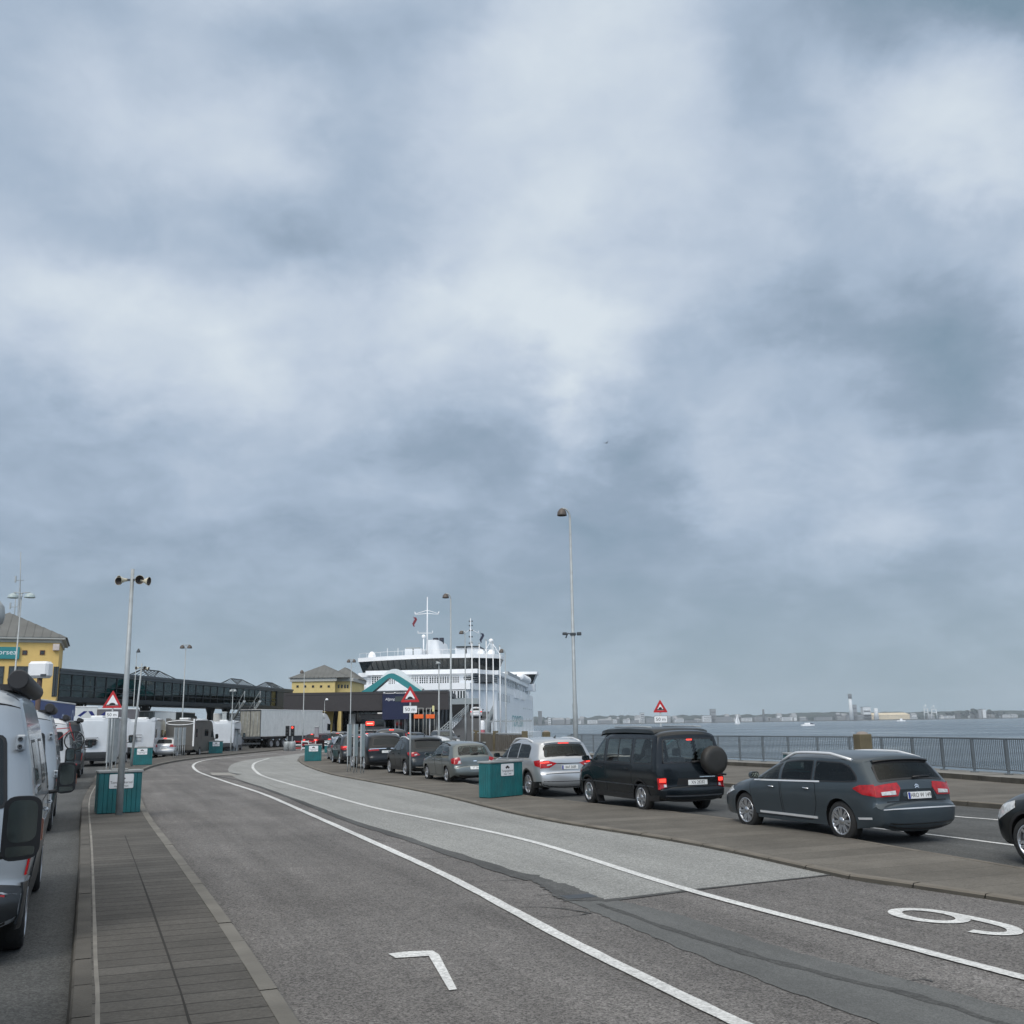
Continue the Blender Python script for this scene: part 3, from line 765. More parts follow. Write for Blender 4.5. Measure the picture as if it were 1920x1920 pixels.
def kerb_run(mb, pts, nn, w, z1, side, m):
    inn = [p + n * w * side for p, n in zip(pts, nn)]; k = len(pts); vs = []
    for p, q in zip(pts, inn):
        o = p + (p - q).normalized() * .02
        vs += [Vector((o.x, o.y, -.01)), Vector((p.x, p.y, z1 - .02)), Vector((p.x + (q.x - p.x) * .12, p.y + (q.y - p.y) * .12, z1)), Vector((q.x, q.y, z1)), Vector((q.x, q.y, 0))]
    mb.add(vs, [(5 * i + j, 5 * i + j + 1, 5 * i + 5 + j + 1, 5 * i + 5 + j) for i in range(k - 1) for j in range(1, 4)], m)
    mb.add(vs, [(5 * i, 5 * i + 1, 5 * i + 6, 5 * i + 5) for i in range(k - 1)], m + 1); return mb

# quay edge (fence line), from behind the camera on the right round to the ferry berth and away to the left
QUAY = [Vector(p) for p in ((22, -60), (21, -20), (19.3, 12), (17.3, 26), (15.9, 33.4), (14.5, 40.2), (11.5, 46.5), (7.3, 57), (3.4, 68), (-.3, 80), (-3.0, 93), (-3.6, 108), (-3.4, 128))]
EDGE = [Vector((p.x + .55, p.y, 0)) for p in QUAY]
ground_poly = EDGE + [Vector((-9, 130)), Vector((-12, 165)), Vector((-30, 182)), Vector((-60, 186)), Vector((-900, 240)), Vector((-900, -60))]
struct(sheet(ground_poly, 0), 'ground', A_BASE)
m = MB(); q = ground_poly[:-2]; k = len(q)
m.add([Vector((p[0], p[1], z)) for p in q for z in (0.0, -6)], [(2 * i, 2 * i + 1, 2 * i + 3, 2 * i + 2) for i in range(k - 1)], 0); struct(m, 'quay_wall_face', M_CONC)

# water with small wind ripples
wm = bpy.data.materials.new('sea water'); _mats['sea water'] = wm; wm.use_nodes = True
nt = wm.node_tree; b = nt.nodes['Principled BSDF']; b.inputs['Base Color'].default_value = (.05, .075, .095, 1); b.inputs['Roughness'].default_value = .16; b.inputs['IOR'].default_value = 1.33
t = nt.nodes.new('ShaderNodeTexCoord'); k_ = nt.nodes.new('ShaderNodeMapping'); k_.inputs['Scale'].default_value = (1, 1.8, 1); nt.links.new(t.outputs['Object'], k_.inputs[0])
n_ = nt.nodes.new('ShaderNodeTexNoise'); n_.inputs['Scale'].default_value = .55; n_.inputs['Detail'].default_value = 7; n_.inputs['Roughness'].default_value = .62; nt.links.new(k_.outputs[0], n_.inputs['Vector'])
k2_ = nt.nodes.new('ShaderNodeMapping'); k2_.inputs['Scale'].default_value = (.012, .06, 1); nt.links.new(t.outputs['Object'], k2_.inputs[0])
n2_ = nt.nodes.new('ShaderNodeTexNoise'); n2_.inputs['Scale'].default_value = 1.0; n2_.inputs['Detail'].default_value = 6; nt.links.new(k2_.outputs[0], n2_.inputs['Vector'])
r2_ = nt.nodes.new('ShaderNodeMapRange'); nt.links.new(n2_.outputs['Fac'], r2_.inputs[0]); r2_.inputs[1].default_value = .35; r2_.inputs[2].default_value = .65; r2_.inputs[3].default_value = .05; r2_.inputs[4].default_value = .34; nt.links.new(r2_.outputs[0], b.inputs['Roughness'])
bp = nt.nodes.new('ShaderNodeBump'); bp.inputs['Strength'].default_value = .5; bp.inputs['Distance'].default_value = .6; nt.links.new(n_.outputs['Fac'], bp.inputs['Height']); nt.links.new(bp.outputs[0], b.inputs['Normal'])
SEA = -2.2
struct(sheet([(-3500, -200), (6500, -200), (6500, 4300), (-3500, 4300)], SEA), 'water', wm)

# road between the two islands
RK = [(600, 1960), (568, 1920), (480, 1790), (400, 1680), (330, 1590), (283, 1530), (267, 1500), (258, 1472), (262, 1447), (290, 1434), (340, 1424), (400, 1417), (480, 1409), (540, 1403), (600, 1396)]
NK = [(1980, 1697), (1920, 1687), (1700, 1655), (1590, 1640), (1290, 1577), (1000, 1530), (820, 1488), (700, 1465), (620, 1450), (577, 1436), (561, 1426), (566, 1419), (590, 1414)]
rk = [Vector((-.1, 5, 0)), Vector((2.0, -12, 0))][::-1] + chain(RK, .12)
nk = [Vector((26, -25, 0)), Vector((13, 2, 0))] + chain(NK, HC)
far = [Vector((-6, 112, 0)), Vector((-14, 125, 0)), Vector((-24, 132, 0))]
road = rk + far[::-1] + [Vector((-4, 90, 0))] + nk[::-1]
struct(sheet(road, .004), 'road', A_ROAD)
LIGHT = [(505, 1420), (470, 1424), (440, 1431), (428, 1441), (433, 1453), (452, 1463), (530, 1490), (640, 1533), (760, 1572), (900, 1618), (1000, 1650), (1120, 1691), (1290, 1670), (1595, 1636)]
lp = chain(LIGHT[:12], 0, 3) + W3(LIGHT[12:]) + [p for p in W3([(1500, 1621), (1290, 1580), (1000, 1533), (820, 1491), (700, 1468), (620, 1453), (575, 1438), (556, 1427), (562, 1418), (590, 1412), (640, 1404)])]
struct(sheet(lp, .008), 'pale_road_surface', A_LIGHT)
TAR = [(1050, 1684), (1160, 1690), (1280, 1718), (1500, 1790), (1700, 1838), (1960, 1912), (1960, 2040), (1760, 1960), (1600, 1904), (1450, 1850), (1280, 1782), (1100, 1706)]
rag = []
for a_, b_ in zip(W3(TAR), W3(TAR)[1:] + W3(TAR)[:1]):
    k_3 = max(2, int((b_ - a_).length / .12))
    for k_2 in range(k_3): rag.append(a_.lerp(b_, k_2 / k_3) + Vector((random.uniform(-.02, .02), random.uniform(-.02, .02), 0)))
struct(sheet(rag, .010), 'tar_repair', A_TAR)
m = MB()
ribbon(m, chain([(385, 1452), (452, 1465), (530, 1491), (640, 1534), (760, 1573), (900, 1619), (1000, 1651)], 0, 6), (.10, .28), .013, .035)
rag = []
q_ = W3([(985, 1639), (1010, 1643), (1040, 1655), (1066, 1660), (1090, 1669), (1112, 1680), (1137, 1690), (1100, 1691), (1060, 1691), (1046, 1684), (1035, 1678), (1022, 1669), (1008, 1660), (996, 1648)])
for a_, b_ in zip(q_, q_[1:] + q_[:1]):
    for k_2 in range(6): rag.append(a_.lerp(b_, k_2 / 6) + Vector((random.uniform(-.035, .035), random.uniform(-.035, .035), 0)))
m.add([Vector((p.x, p.y, .0135)) for p in rag], [tuple(range(len(rag)))], 0)
ribbon(m, W3([(1128, 1691), (1200, 1683), (1290, 1671), (1400, 1659), (1500, 1648), (1596, 1637)]), [.16, .12, .08, .06, .07, .05], .0125, .012)
ribbon(m, chain([(1120, 1696), (1250, 1742), (1400, 1790), (1600, 1842), (1750, 1880), (1960, 1950)], 0, 5), .10, .0125, .03)
CR = [[(660, 1562), (720, 1578), (790, 1580)], [(740, 1605), (800, 1602), (858, 1603)], [(850, 1655), (920, 1653), (975, 1651)], [(940, 1704), (1010, 1702), (1060, 1706), (1110, 1714)], [(1040, 1722), (1080, 1718), (1105, 1714)],
      [(740, 1612), (790, 1611), (850, 1608)], [(650, 1556), (700, 1558), (760, 1570)], [(315, 1499), (360, 1497), (405, 1500)], [(345, 1486), (352, 1486), (360, 1486)], [(330, 1503), (365, 1504), (390, 1502)], [(1000, 1680), (1020, 1679), (1040, 1677)],
      [(460, 1581), (475, 1584), (490, 1583)], [(1700, 1842), (1730, 1838), (1750, 1843)], [(500, 1470), (520, 1478), (540, 1480)]]
for c in CR: ribbon(m, chain(c, 0, 6), (.012, .03), .0122, .006)
m.add([Vector((p.x, p.y, .0122)) for p in W3([(395, 1449), (425, 1448), (455, 1452), (430, 1455), (400, 1454)])], [(0, 1, 2, 3, 4)], 0)
struct(m, 'tar_seam', A_SEAM)
m = MB(); m.add([Vector((p.x, p.y, .0128)) for p in W3([(394, 1449), (428, 1449), (450, 1455), (398, 1454)])], [(0, 1, 2, 3)]); struct(m, 'concrete_patch', mat('pale concrete patch', (.26, .25, .23), .9, var=.2))
m = MB(); 
for i in range(12):
    c = W3([(1068, 1688), (1120, 1684)]); p = c[0].lerp(c[1], i / 11.0); ribbon(m, [p, p + (c[1] - c[0]).normalized().cross(Vector((0, 0, 1))) * -.28], .03, .016)
struct(m, 'drain_grate', M_DGALV)

# lane markings
m = MB()
ribbon(m, [Vector((6.0, -.5, 0))] + chain([(1380, 1920), (1060, 1762), (850, 1650), (710, 1585), (580, 1527), (495, 1490), (435, 1470), (385, 1453), (368, 1445), (362, 1436), (372, 1429), (395, 1424), (425, 1421), (520, 1413)], 0, 12), .145, .016, .006)
struct(m, 'lane_line', A_WHITE)
m = MB()
ribbon(m, [Vector((6.6, 4, 0))] + chain([(1920, 1836), (1700, 1778), (1290, 1670), (1000, 1580), (820, 1540), (700, 1515), (600, 1487), (500, 1458), (480, 1447), (474, 1438), (480, 1430), (505, 1422)], 0, 12), .145, .0165, .004)
struct(m, 'lane_line', A_WHITE)
for c in ([(1520, 1541), (1648, 1554), (1760, 1567), (1869, 1581), (1990, 1597)], [(1640, 1512), (1782, 1530), (1865, 1537), (1990, 1550)]):
    m = MB(); ribbon(m, chain(c, 0, 6), .12, .006, .004); struct(m, 'lane_line', A_WHITE)
m = MB(); m.add([Vector((p.x, p.y, .014)) for p in W3([(728, 1791), (742, 1799), (804, 1795), (842, 1860), (857, 1858), (823, 1792), (811, 1785), (760, 1787)])], [tuple(range(8))])
struct(m, 'road_number', A_WHITE, 'worn white seven painted on the brown road')
a, b = g(1905, 1754), g(1682, 1706); up = (b - a); hh = up.length; up.normalize(); rt = Vector((up.y, -up.x, 0)); o = a.lerp(b, .5); wd = .36
def gl(x, y): return o + rt * (x * wd) + up * (y * hh / 2)
m = MB()
el = [gl(math.cos(t_) * .78 - .0, .42 + math.sin(t_) * .50) for t_ in [2 * math.pi * i / 28 for i in range(29)]]
ribbon(m, el, .15, .0140)
ribbon(m, catmull([gl(.78, .42), gl(.80, -.2), gl(.62, -.68), gl(.1, -.93), gl(-.45, -.86), gl(-.72, -.60)], 5), .15, .0144)
struct(m, 'road_number', A_WHITE, 'white nine painted on the lane')

# islands
def island(name, left, right, z, M_, lk, rkk, label):
    m = sheet(left + right[::-1], z); o = struct(m, name, M_, label); return o
lk_px = [(118, 1960), (130, 1900), (137, 1800), (150, 1600), (155, 1500), (161, 1470), (176, 1456)]
lk = catmull([Vector((-1.2, -12, 0)), Vector((-1.3, 1.0, 0)), Vector((-2.15, 5.0, 0))] + W3(lk_px[1:-2], .12) + [Vector(p) for p in ((-16.6, 41, 0), (-20.4, 51, 0), (-23.8, 62, 0), (-25.8, 73, 0), (-26.5, 84, 0), (-26.6, 100, 0), (-26.6, 132, 0))], 5)
lk = [p for p in lk]
m = sheet(offset(lk, -.14) + offset(rk, .14)[::-1], .121); struct(m, 'traffic_island', PAVE_L)
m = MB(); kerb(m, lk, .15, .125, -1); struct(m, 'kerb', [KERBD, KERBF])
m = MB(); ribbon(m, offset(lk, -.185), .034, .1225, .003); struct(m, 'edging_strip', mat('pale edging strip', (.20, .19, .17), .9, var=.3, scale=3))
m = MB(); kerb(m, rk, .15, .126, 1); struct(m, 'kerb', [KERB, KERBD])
mid = [lk[i].lerp(min(rk, key=lambda p: (p - lk[i]).length), .52) for i in range(2, 28, 2)]
m = MB(); ribbon(m, mid, .018, .1224, .006); struct(m, 'paving_joint', mat('earthy joint', (.022, .020, .017), .95))
FK = [(1990, 1640), (1920, 1627), (1630, 1578), (1360, 1533), (1000, 1493), (900, 1474), (820, 1455), (700, 1436), (640, 1425), (610, 1418)]
fk = [Vector((27.5, -24, 0)), Vector((14.6, 2.5, 0))] + chain(FK, HC)
m = sheet(offset(nk, -.13) + offset(fk, .10)[::-1], HC); struct(m, 'traffic_island', PAVE_C)
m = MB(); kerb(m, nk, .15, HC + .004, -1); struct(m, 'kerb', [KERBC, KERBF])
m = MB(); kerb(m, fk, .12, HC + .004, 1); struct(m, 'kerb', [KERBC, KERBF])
# quayside pavement and the raised coping that carries the railing
wn_ = [Vector((15.5, -40, 0)), Vector((14.6, 8, 0))] + chain([(1980, 1514), (1920, 1510), (1780, 1500), (1360, 1468)], .12) + [Vector((4.0, 43, 0)), Vector((.6, 54, 0)), Vector((-2.2, 68, 0)), Vector((-3.3, 79, 0))]
qf = catmull([Vector((p.x, p.y, 0)) for p in QUAY[:10]], 4)
m = sheet(offset(wn_, -.1) + offset(qf, .9)[::-1], .119); struct(m, 'quayside_pavement', PAVE_C)
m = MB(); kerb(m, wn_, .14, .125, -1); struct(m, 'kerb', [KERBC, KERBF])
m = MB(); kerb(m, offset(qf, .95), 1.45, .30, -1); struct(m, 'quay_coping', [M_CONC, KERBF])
# ------------------------------------------------------------------ vehicles
def paint(name, c, metal=.25, rough=.32, dirt=.12): return mat(name, c, rough, metal, var=.05, scale=2.5, coat=.7 if sum(c) > .25 else .3, dirt=dirt * .3, spec=.5 if sum(c) > .25 else .25)
P_SLATE = paint('slate grey car paint', (.052, .068, .080), .35)
P_NAVY = paint('blue black van paint', (.004, .007, .010), .0, .22, .03)
P_POP = paint('dark pop-up roof', (.010, .014, .016), 0, .4, .1)
P_SILVER = paint('silver car paint', (.44, .455, .47), .55, .34)
P_GREEN = paint('grey green car paint', (.125, .145, .145), .5)
P_BLACKC = paint('black car paint', (.010, .012, .015), .3)
P_DARKC = paint('dark blue grey paint', (.022, .028, .032), .4)
P_GREYV = paint('graphite van paint', (.060, .064, .068), .5)
P_WHITEC = paint('white car paint', (.56, .57, .58), 0, .3)
P_VANS = paint('silver white van paint', (.33, .365, .40), .3, .35, .2)
P_VAND = paint('dark grey van paint', (.035, .04, .045), .4, .35, .2)
P_BROWN = mat('brown grey motorhome paint', (.10, .095, .085), .5, .1, var=.06, dirt=.1)
P_BLUEC = paint('blue silver paint', (.16, .19, .24), .5)
P_DRED = paint('dark red car paint', (.05, .008, .010), .3)
P_MH = mat('white motorhome panel', (.57, .60, .63), .3, var=.04, coat=.5, dirt=.10)

def fwd(h): return Vector((math.sin(R(h)), math.cos(R(h)), 0))
def rgt(h): return Vector((math.cos(R(h)), -math.sin(R(h)), 0))
def put(px, h, hw, side='L', z=0.0):
    """rear axle middle from the contact of the visible rear wheel"""
    return g(px[0], px[1], z) + rgt(h) * ((hw - .06) * (1 if side == 'L' else -1)), R(90 - h)

C5 = dict(paint=P_SLATE, see=True, glass=M_TGLASS, wsglass=M_WGLASS,
  body=dict(top=[(.14, .26), (.03, .33), (.0, .44), (.0, .58), (.02, .645), (.09, .665), (.115, .72), (.125, .84), (.16, .98), (.22, 1.06), (.46, 1.345), (.50, 1.405), (.72, 1.44), (1.3, 1.468), (2.0, 1.475), (2.55, 1.44), (3.0, 1.31), (3.60, 1.03), (3.80, .965), (4.25, .88), (4.58, .76), (4.76, .62), (4.83, .48), (4.81, .30), (4.70, .22)],
    hw=.93, sill=.24, axles=(1.03, 3.845), rw=.345, belt=(1.00, .93), tum=.235, rb=.06, crown=.06, tr=(.20, .45), tf=(.30, .9)),
  wins=[(2.70, 3.55, .03, .10), (1.72, 2.62, .03, .10), [(.52, 1.045), (.70, 1.02), (1.66, .995), (1.66, 1.375), (.95, 1.355), (.74, 1.29), (.56, 1.14)]],
  doors=[[(2.66, .30), (3.56, .30), (3.62, .90), (3.60, .955), (2.66, .975)], [(1.62, .62), (1.78, .30), (2.62, .30), (2.62, .98), (1.62, .985)]], hmat=M_CHROME,
  rearwin=[[(-.74, 1.03), (.74, 1.03), (.64, 1.34), (-.64, 1.34)]], frontwin=[[(-.66, 1.04), (.66, 1.04), (.55, 1.36), (-.55, 1.36)]],
  side_trim=[('chrome_strip', [(1.50, .990), (3.55, .942), (3.55, .968), (1.50, 1.018)], M_SATIN, .008), ('door_moulding', [(1.66, .335), (3.36, .335), (3.36, .375), (1.66, .375)], M_SATIN, .02), ('bumper_strip', [(.26, .42), (.56, .40), (.58, .435), (.26, .455)], M_SATIN, .012)],
  rear_trim=[('boot_lid_seam', [(-.66, .700), (.66, .700), (.66, .716), (-.66, .716)], M_GAP, .005), ('bumper_strip', [(-.80, .588), (.80, .588), (.80, .606), (-.80, .606)], M_SATIN, .012), ('spoiler', [(-.62, 1.335), (.62, 1.335), (.62, 1.385), (-.62, 1.385)], M_BLACK, .05), ('plate_recess', [(-.42, .72), (.42, .72), (.36, .90), (-.36, .90)], M_DGLASS, .003), ('bumper_skirt', [(-.70, .30), (.70, .30), (.70, .37), (-.70, .37)], M_BLACK, .008)],
  tail=dict(side=[(.08, .80), (.40, .83), (.62, .925), (.46, .985), (.20, 1.00)], rear=[(.44, .80), (.80, .79), (.86, .99), (.40, 1.0), (.36, .92)], white=[(.48, .825), (.74, .82), (.75, .875), (.48, .885)]),
  head=dict(side=[(4.2, .72), (4.62, .60), (4.70, .70), (4.4, .80)]),
  wheel=dict(spokes=7, style='double', w=.225, rim=.70), mirror=(3.30, .99, False), mirror_mat=P_SLATE, rails=(M_SATIN, .75, 2.9, .075), wiper=1.045, plate=(.80, 'HRO W 149', True, -.02))
loc, rz = put((1582, 1577), -23.2, .93)
r_, B_ = car('estate_car', 'slate grey estate car with silver roof rails and chrome door strips behind the kerb', 'car', loc, rz, C5, 'cars queuing beside the central island')
m = MB()   # badge chevrons
for dz in (0, .028):
    for sg in (1, -1):
        a_, b_, c_ = B_.rear(0, .945 + dz, .012), B_.rear(sg * .045, .922 + dz, .012), B_.rear(sg * .045, .908 + dz, .012)
        d_ = B_.rear(0, .928 + dz, .012); m.add([a_, b_, c_, d_], [(0, 1, 2, 3)])
m.build('badge', M_CHROME, r_)

T4 = dict(paint=P_NAVY, see=True, glass=M_WGLASS, wr=.06, frit=.025,
  body=dict(top=[(.10, .30), (.0, .36), (-.02, .46), (-.01, .58), (.05, .61), (.06, .80), (.07, 1.05), (.09, 1.15), (.17, 1.70), (.21, 1.80), (.34, 1.86), (.9, 1.88), (1.8, 1.885), (2.8, 1.87), (3.15, 1.82), (3.45, 1.62), (3.95, 1.16), (4.12, 1.09), (4.40, 1.0), (4.63, .87), (4.74, .66), (4.79, .50), (4.77, .32), (4.66, .24)],
    hw=.92, sill=.27, axles=(.98, 3.90), rw=.335, belt=(1.10, 1.10), tum=.115, rb=.065, crown=.05, tr=(.08, .22), tf=(.24, .6), arch=1.16),
  wins=[[(2.86, 1.13), (3.80, 1.13), (3.42, 1.52), (3.22, 1.70), (2.86, 1.72)], [(1.40, 1.13), (2.74, 1.13), (2.74, 1.73), (1.40, 1.73)], [(.34, 1.13), (1.28, 1.13), (1.28, 1.73), (.40, 1.73)]],
  doors=[[(2.80, .32), (3.44, .32), (3.50, .75), (3.86, .98), (3.84, 1.10), (2.80, 1.10)], [(1.40, .60), (1.56, .32), (2.76, .32), (2.76, 1.10), (1.36, 1.10)]],
  rearwin=[[(-.76, 1.14), (.76, 1.14), (.70, 1.72), (-.70, 1.72)]], frontwin=[[(-.72, 1.2), (.72, 1.2), (.62, 1.74), (-.62, 1.74)]],
  side_trim=[('rub_strip', [(.30, .605), (4.55, .605), (4.55, .63), (.30, .63)], M_DGALV, .006), ('window_divider', [(2.08, 1.13), (2.12, 1.13), (2.12, 1.72), (2.08, 1.72)], M_BLACK, .008)],
  rear_trim=[('tailgate_seam', [(-.74, .60), (.74, .60), (.74, .612), (-.74, .612)], M_GAP, .004), ('bumper_strip', [(-.76, .40), (.76, .40), (.76, .42), (-.76, .42)], M_DGALV, .008), ('badge_strip', [(-.62, .815), (-.18, .815), (-.18, .835), (-.62, .835)][::-1], M_CHROME, .008), ('plate_recess', [(-.45, .63), (.45, .63), (.40, .80), (-.40, .80)], M_GAP, .002)],
  tail=dict(side=[(.045, .56), (.12, .56), (.12, .80), (.075, .80)], rear=[(.70, .60), (.88, .60), (.88, .82), (.70, .82)], on=[(.72, .72), (.86, .72), (.86, .80), (.72, .80)], white=[(.71, .61), (.77, .61), (.77, .67), (.71, .67)]),
  third=(1.68, .075, M_REDON), clad=.40, seats=(2.72, 1.45), handles=True,
  wheel=dict(spokes=5, style='star', w=.205, rim=.68), mirror=(3.72, 1.14, False), wiper=1.16, plate=(.70, 'XN 28282', False, -.12))
loc, rz = put((1205, 1522), -21.5, .92)
r_, B_ = car('camper_van', 'black camper van with low pop-up roof and spare wheel on its tailgate', 'van', loc, rz, T4, 'cars queuing beside the central island')
m = MB(); vs = []
ks = [(-.52, 1.872, .74, .02), (-.46, 1.93, .755, .06), (-.1, 1.965, .765, .085), (.9, 1.985, .77, .09), (1.9, 1.97, .77, .09), (2.25, 1.93, .75, .08), (2.42, 1.845, .70, .03), (2.47, 1.80, .66, .01)]
for x, z, w, th_ in ks:
    for y, dz in ((-w - .012, -th_ - .03), (-w, -.03), (-w * .9, -.006), (0, .015), (w * .9, -.006), (w, -.03), (w + .012, -th_ - .03)): vs.append((x, y, z + dz))
m.add(vs, [(i * 7 + j, i * 7 + j + 1, i * 7 + 8 + j, i * 7 + 7 + j) for i in range(len(ks) - 1) for j in range(6)], 0, True)
m.build('pop_up_roof', P_POP, r_, sharp=40)
for sg in (1, -1): m = MB(); m.tube([(-.3, sg * .70, 1.985), (.3, sg * .71, 2.005), (1.6, sg * .71, 2.0)], .016, 8); m.build('roof_strip', M_GALV, r_)
m = MB(); Mx = frame((-1.06, -.50, 1.20), (0, -1, 0), (0, 0, 1))
m.lathe([(0, .20), (.20, .205), (.30, .19), (.335, .14), (.34, .02), (.33, -.01), (0, -.01)], 36, 0, Mx); sp_ = m.build('spare_wheel_cover', mat('spare wheel vinyl', (.018, .017, .015), .55, var=.2), r_, sharp=50)
m = MB(); m.tube([(-.95, -.50, 1.20), (-1.07, -.50, 1.20)], .06, 10); m.tube([(-1.02, -.88, .86), (-1.05, -.50, .90), (-1.05, -.50, 1.2)], .025, 8); m.build('wheel_carrier', M_BLACK, r_)
for sg in (1, -1):
    m = MB(); m.add([B_.side(x, z, .03, sg) for x, z in ((3.36, .10), (3.46, .12), (3.52, .42), (3.44, .42))] + [B_.side(x, z, -.15, sg) for x, z in ((3.36, .10), (3.46, .12), (3.52, .42), (3.44, .42))], [(0, 1, 2, 3), (4, 5, 6, 7), (0, 1, 5, 4), (1, 2, 6, 5), (2, 3, 7, 6), (3, 0, 4, 7)])
    m.build('mud_flap', M_BLACK, r_)

SUV = dict(paint=P_SILVER, see=True, glass=M_TGLASS, wsglass=M_WGLASS,
  body=dict(top=[(.14, .30), (.02, .40), (.0, .52), (.02, .66), (.06, .74), (.075, .95), (.11, 1.085), (.20, 1.18), (.40, 1.50), (.48, 1.575), (.9, 1.625), (1.6, 1.65), (2.3, 1.635), (2.75, 1.57), (3.15, 1.40), (3.62, 1.13), (3.85, 1.07), (4.3, .99), (4.58, .86), (4.68, .66), (4.70, .48), (4.66, .32), (4.55, .26)],
    hw=.94, sill=.27, axles=(.98, 3.77), rw=.36, belt=(1.10, 1.04), tum=.27, rb=.07, crown=.06, tr=(.20, .5), tf=(.28, .8)),
  wins=[(2.72, 3.50, .02, .11), (1.80, 2.64, .02, .11), [(.80, 1.12), (1.72, 1.10), (1.72, 1.52), (1.0, 1.50), (.82, 1.42)]],
  doors=[[(2.68, .34), (3.52, .34), (3.62, .95), (3.58, 1.03), (2.68, 1.055)], [(1.60, .70), (1.78, .34), (2.64, .34), (2.64, 1.06), (1.58, 1.08)]],
  rearwin=[[(-.70, 1.13), (.70, 1.13), (.62, 1.49), (-.62, 1.49)]], frontwin=[[(-.68, 1.17), (.68, 1.17), (.58, 1.5), (-.58, 1.5)]],
  rear_trim=[('spoiler', [(-.60, 1.515), (.60, 1.515), (.60, 1.54), (-.60, 1.54)], P_SILVER, .05), ('tailgate_crease', [(-.44, .945), (.44, .945), (.44, .965), (-.44, .965)], M_GAP, .006), ('tailgate_seam', [(-.70, .66), (.70, .66), (.70, .672), (-.70, .672)], M_GAP, .004), ('reflector', [(-.78, .56), (-.40, .56), (-.40, .585), (-.78, .585)], M_RED, .012)],
  tail=dict(side=[(.10, .86), (.34, .90), (.40, 1.04), (.12, 1.07)], rear=[(.36, .965), (.60, .84), (.86, .83), (.86, 1.06), (.60, 1.04)], white=[(.52, .925), (.66, .90), (.66, .93), (.52, .95)], on=[(.60, .985), (.84, .975), (.84, 1.01), (.60, 1.02)]),
  third=(1.515, .17, M_REDON), clad=.44, aerial=1.0,
  wheel=dict(spokes=5, style='double', w=.23, rim=.72), mirror=(3.30, 1.09, False), rails=(M_SATIN, .85, 3.0, .07), wiper=1.145, plate=(.85, '8AF 3689', True, -.05))
loc, rz = put((992, 1493), -20.5, .94)
car('sport_utility_car', 'silver sport utility car with glowing tail lamps half behind the teal bin', 'car', loc, rz, SUV, 'cars queuing beside the central island')

WAG = dict(paint=P_GREEN, see=True, glass=M_WGLASS,
  body=dict(top=[(.12, .26), (.0, .36), (.0, .50), (.03, .60), (.08, .64), (.10, .85), (.14, .96), (.24, 1.06), (.52, 1.33), (.60, 1.39), (.9, 1.43), (1.5, 1.455), (2.1, 1.45), (2.5, 1.37), (2.95, 1.14), (3.25, .98), (3.5, .94), (4.0, .86), (4.3, .74), (4.42, .58), (4.43, .40), (4.38, .24), (4.25, .20)],
    hw=.85, sill=.22, axles=(.95, 3.475), rw=.31, belt=(.97, .90), tum=.28, rb=.075, crown=.06, tr=(.18, .5), tf=(.26, .8)),
  wins=[(2.30, 3.08, .02, .10), (1.52, 2.24, .02, .10), [(.58, 1.0), (1.44, .98), (1.44, 1.34), (.90, 1.32), (.70, 1.18)]],
  doors=[[(2.28, .28), (3.10, .28), (3.16, .80), (3.12, .895), (2.28, .915)], [(1.34, .60), (1.52, .28), (2.24, .28), (2.24, .92), (1.34, .94)]],
  rearwin=[[(-.60, 1.0), (.60, 1.0), (.52, 1.32), (-.52, 1.32)]], frontwin=[[(-.6, 1.0), (.6, 1.0), (.5, 1.34), (-.5, 1.34)]],
  rear_trim=[('boot_seam', [(-.58, .635), (.58, .635), (.58, .648), (-.58, .648)], M_GAP, .003), ('boot_badge', [(-.06, .80), (.06, .80), (.06, .825), (-.06, .825)], M_CHROME, .008), ('bumper_skirt', [(-.60, .28), (.60, .28), (.60, .34), (-.60, .34)], M_BLACK, .008)],
  tail=dict(side=[(.10, .74), (.26, .72), (.34, .90), (.18, .94)], rear=[(.52, .72), (.80, .70), (.80, .95), (.58, .95)], white=[(.54, .735), (.66, .73), (.62, .82), (.56, .84)]),
  wheel=dict(spokes=5, style='star', w=.2, rim=.64), mirror=(2.86, .96, False), mirror_mat=P_GREEN, rails=(M_BLACK, .85, 2.2, .05), wiper=1.02, plate=(.555, 'YT 58480', False, -.05))
loc, rz = put((838, 1469), -21.5, .85)
car('estate_car', 'grey green compact estate car with pale tail lamps ahead of the silver car', 'car', loc, rz, WAG, 'cars queuing beside the central island')

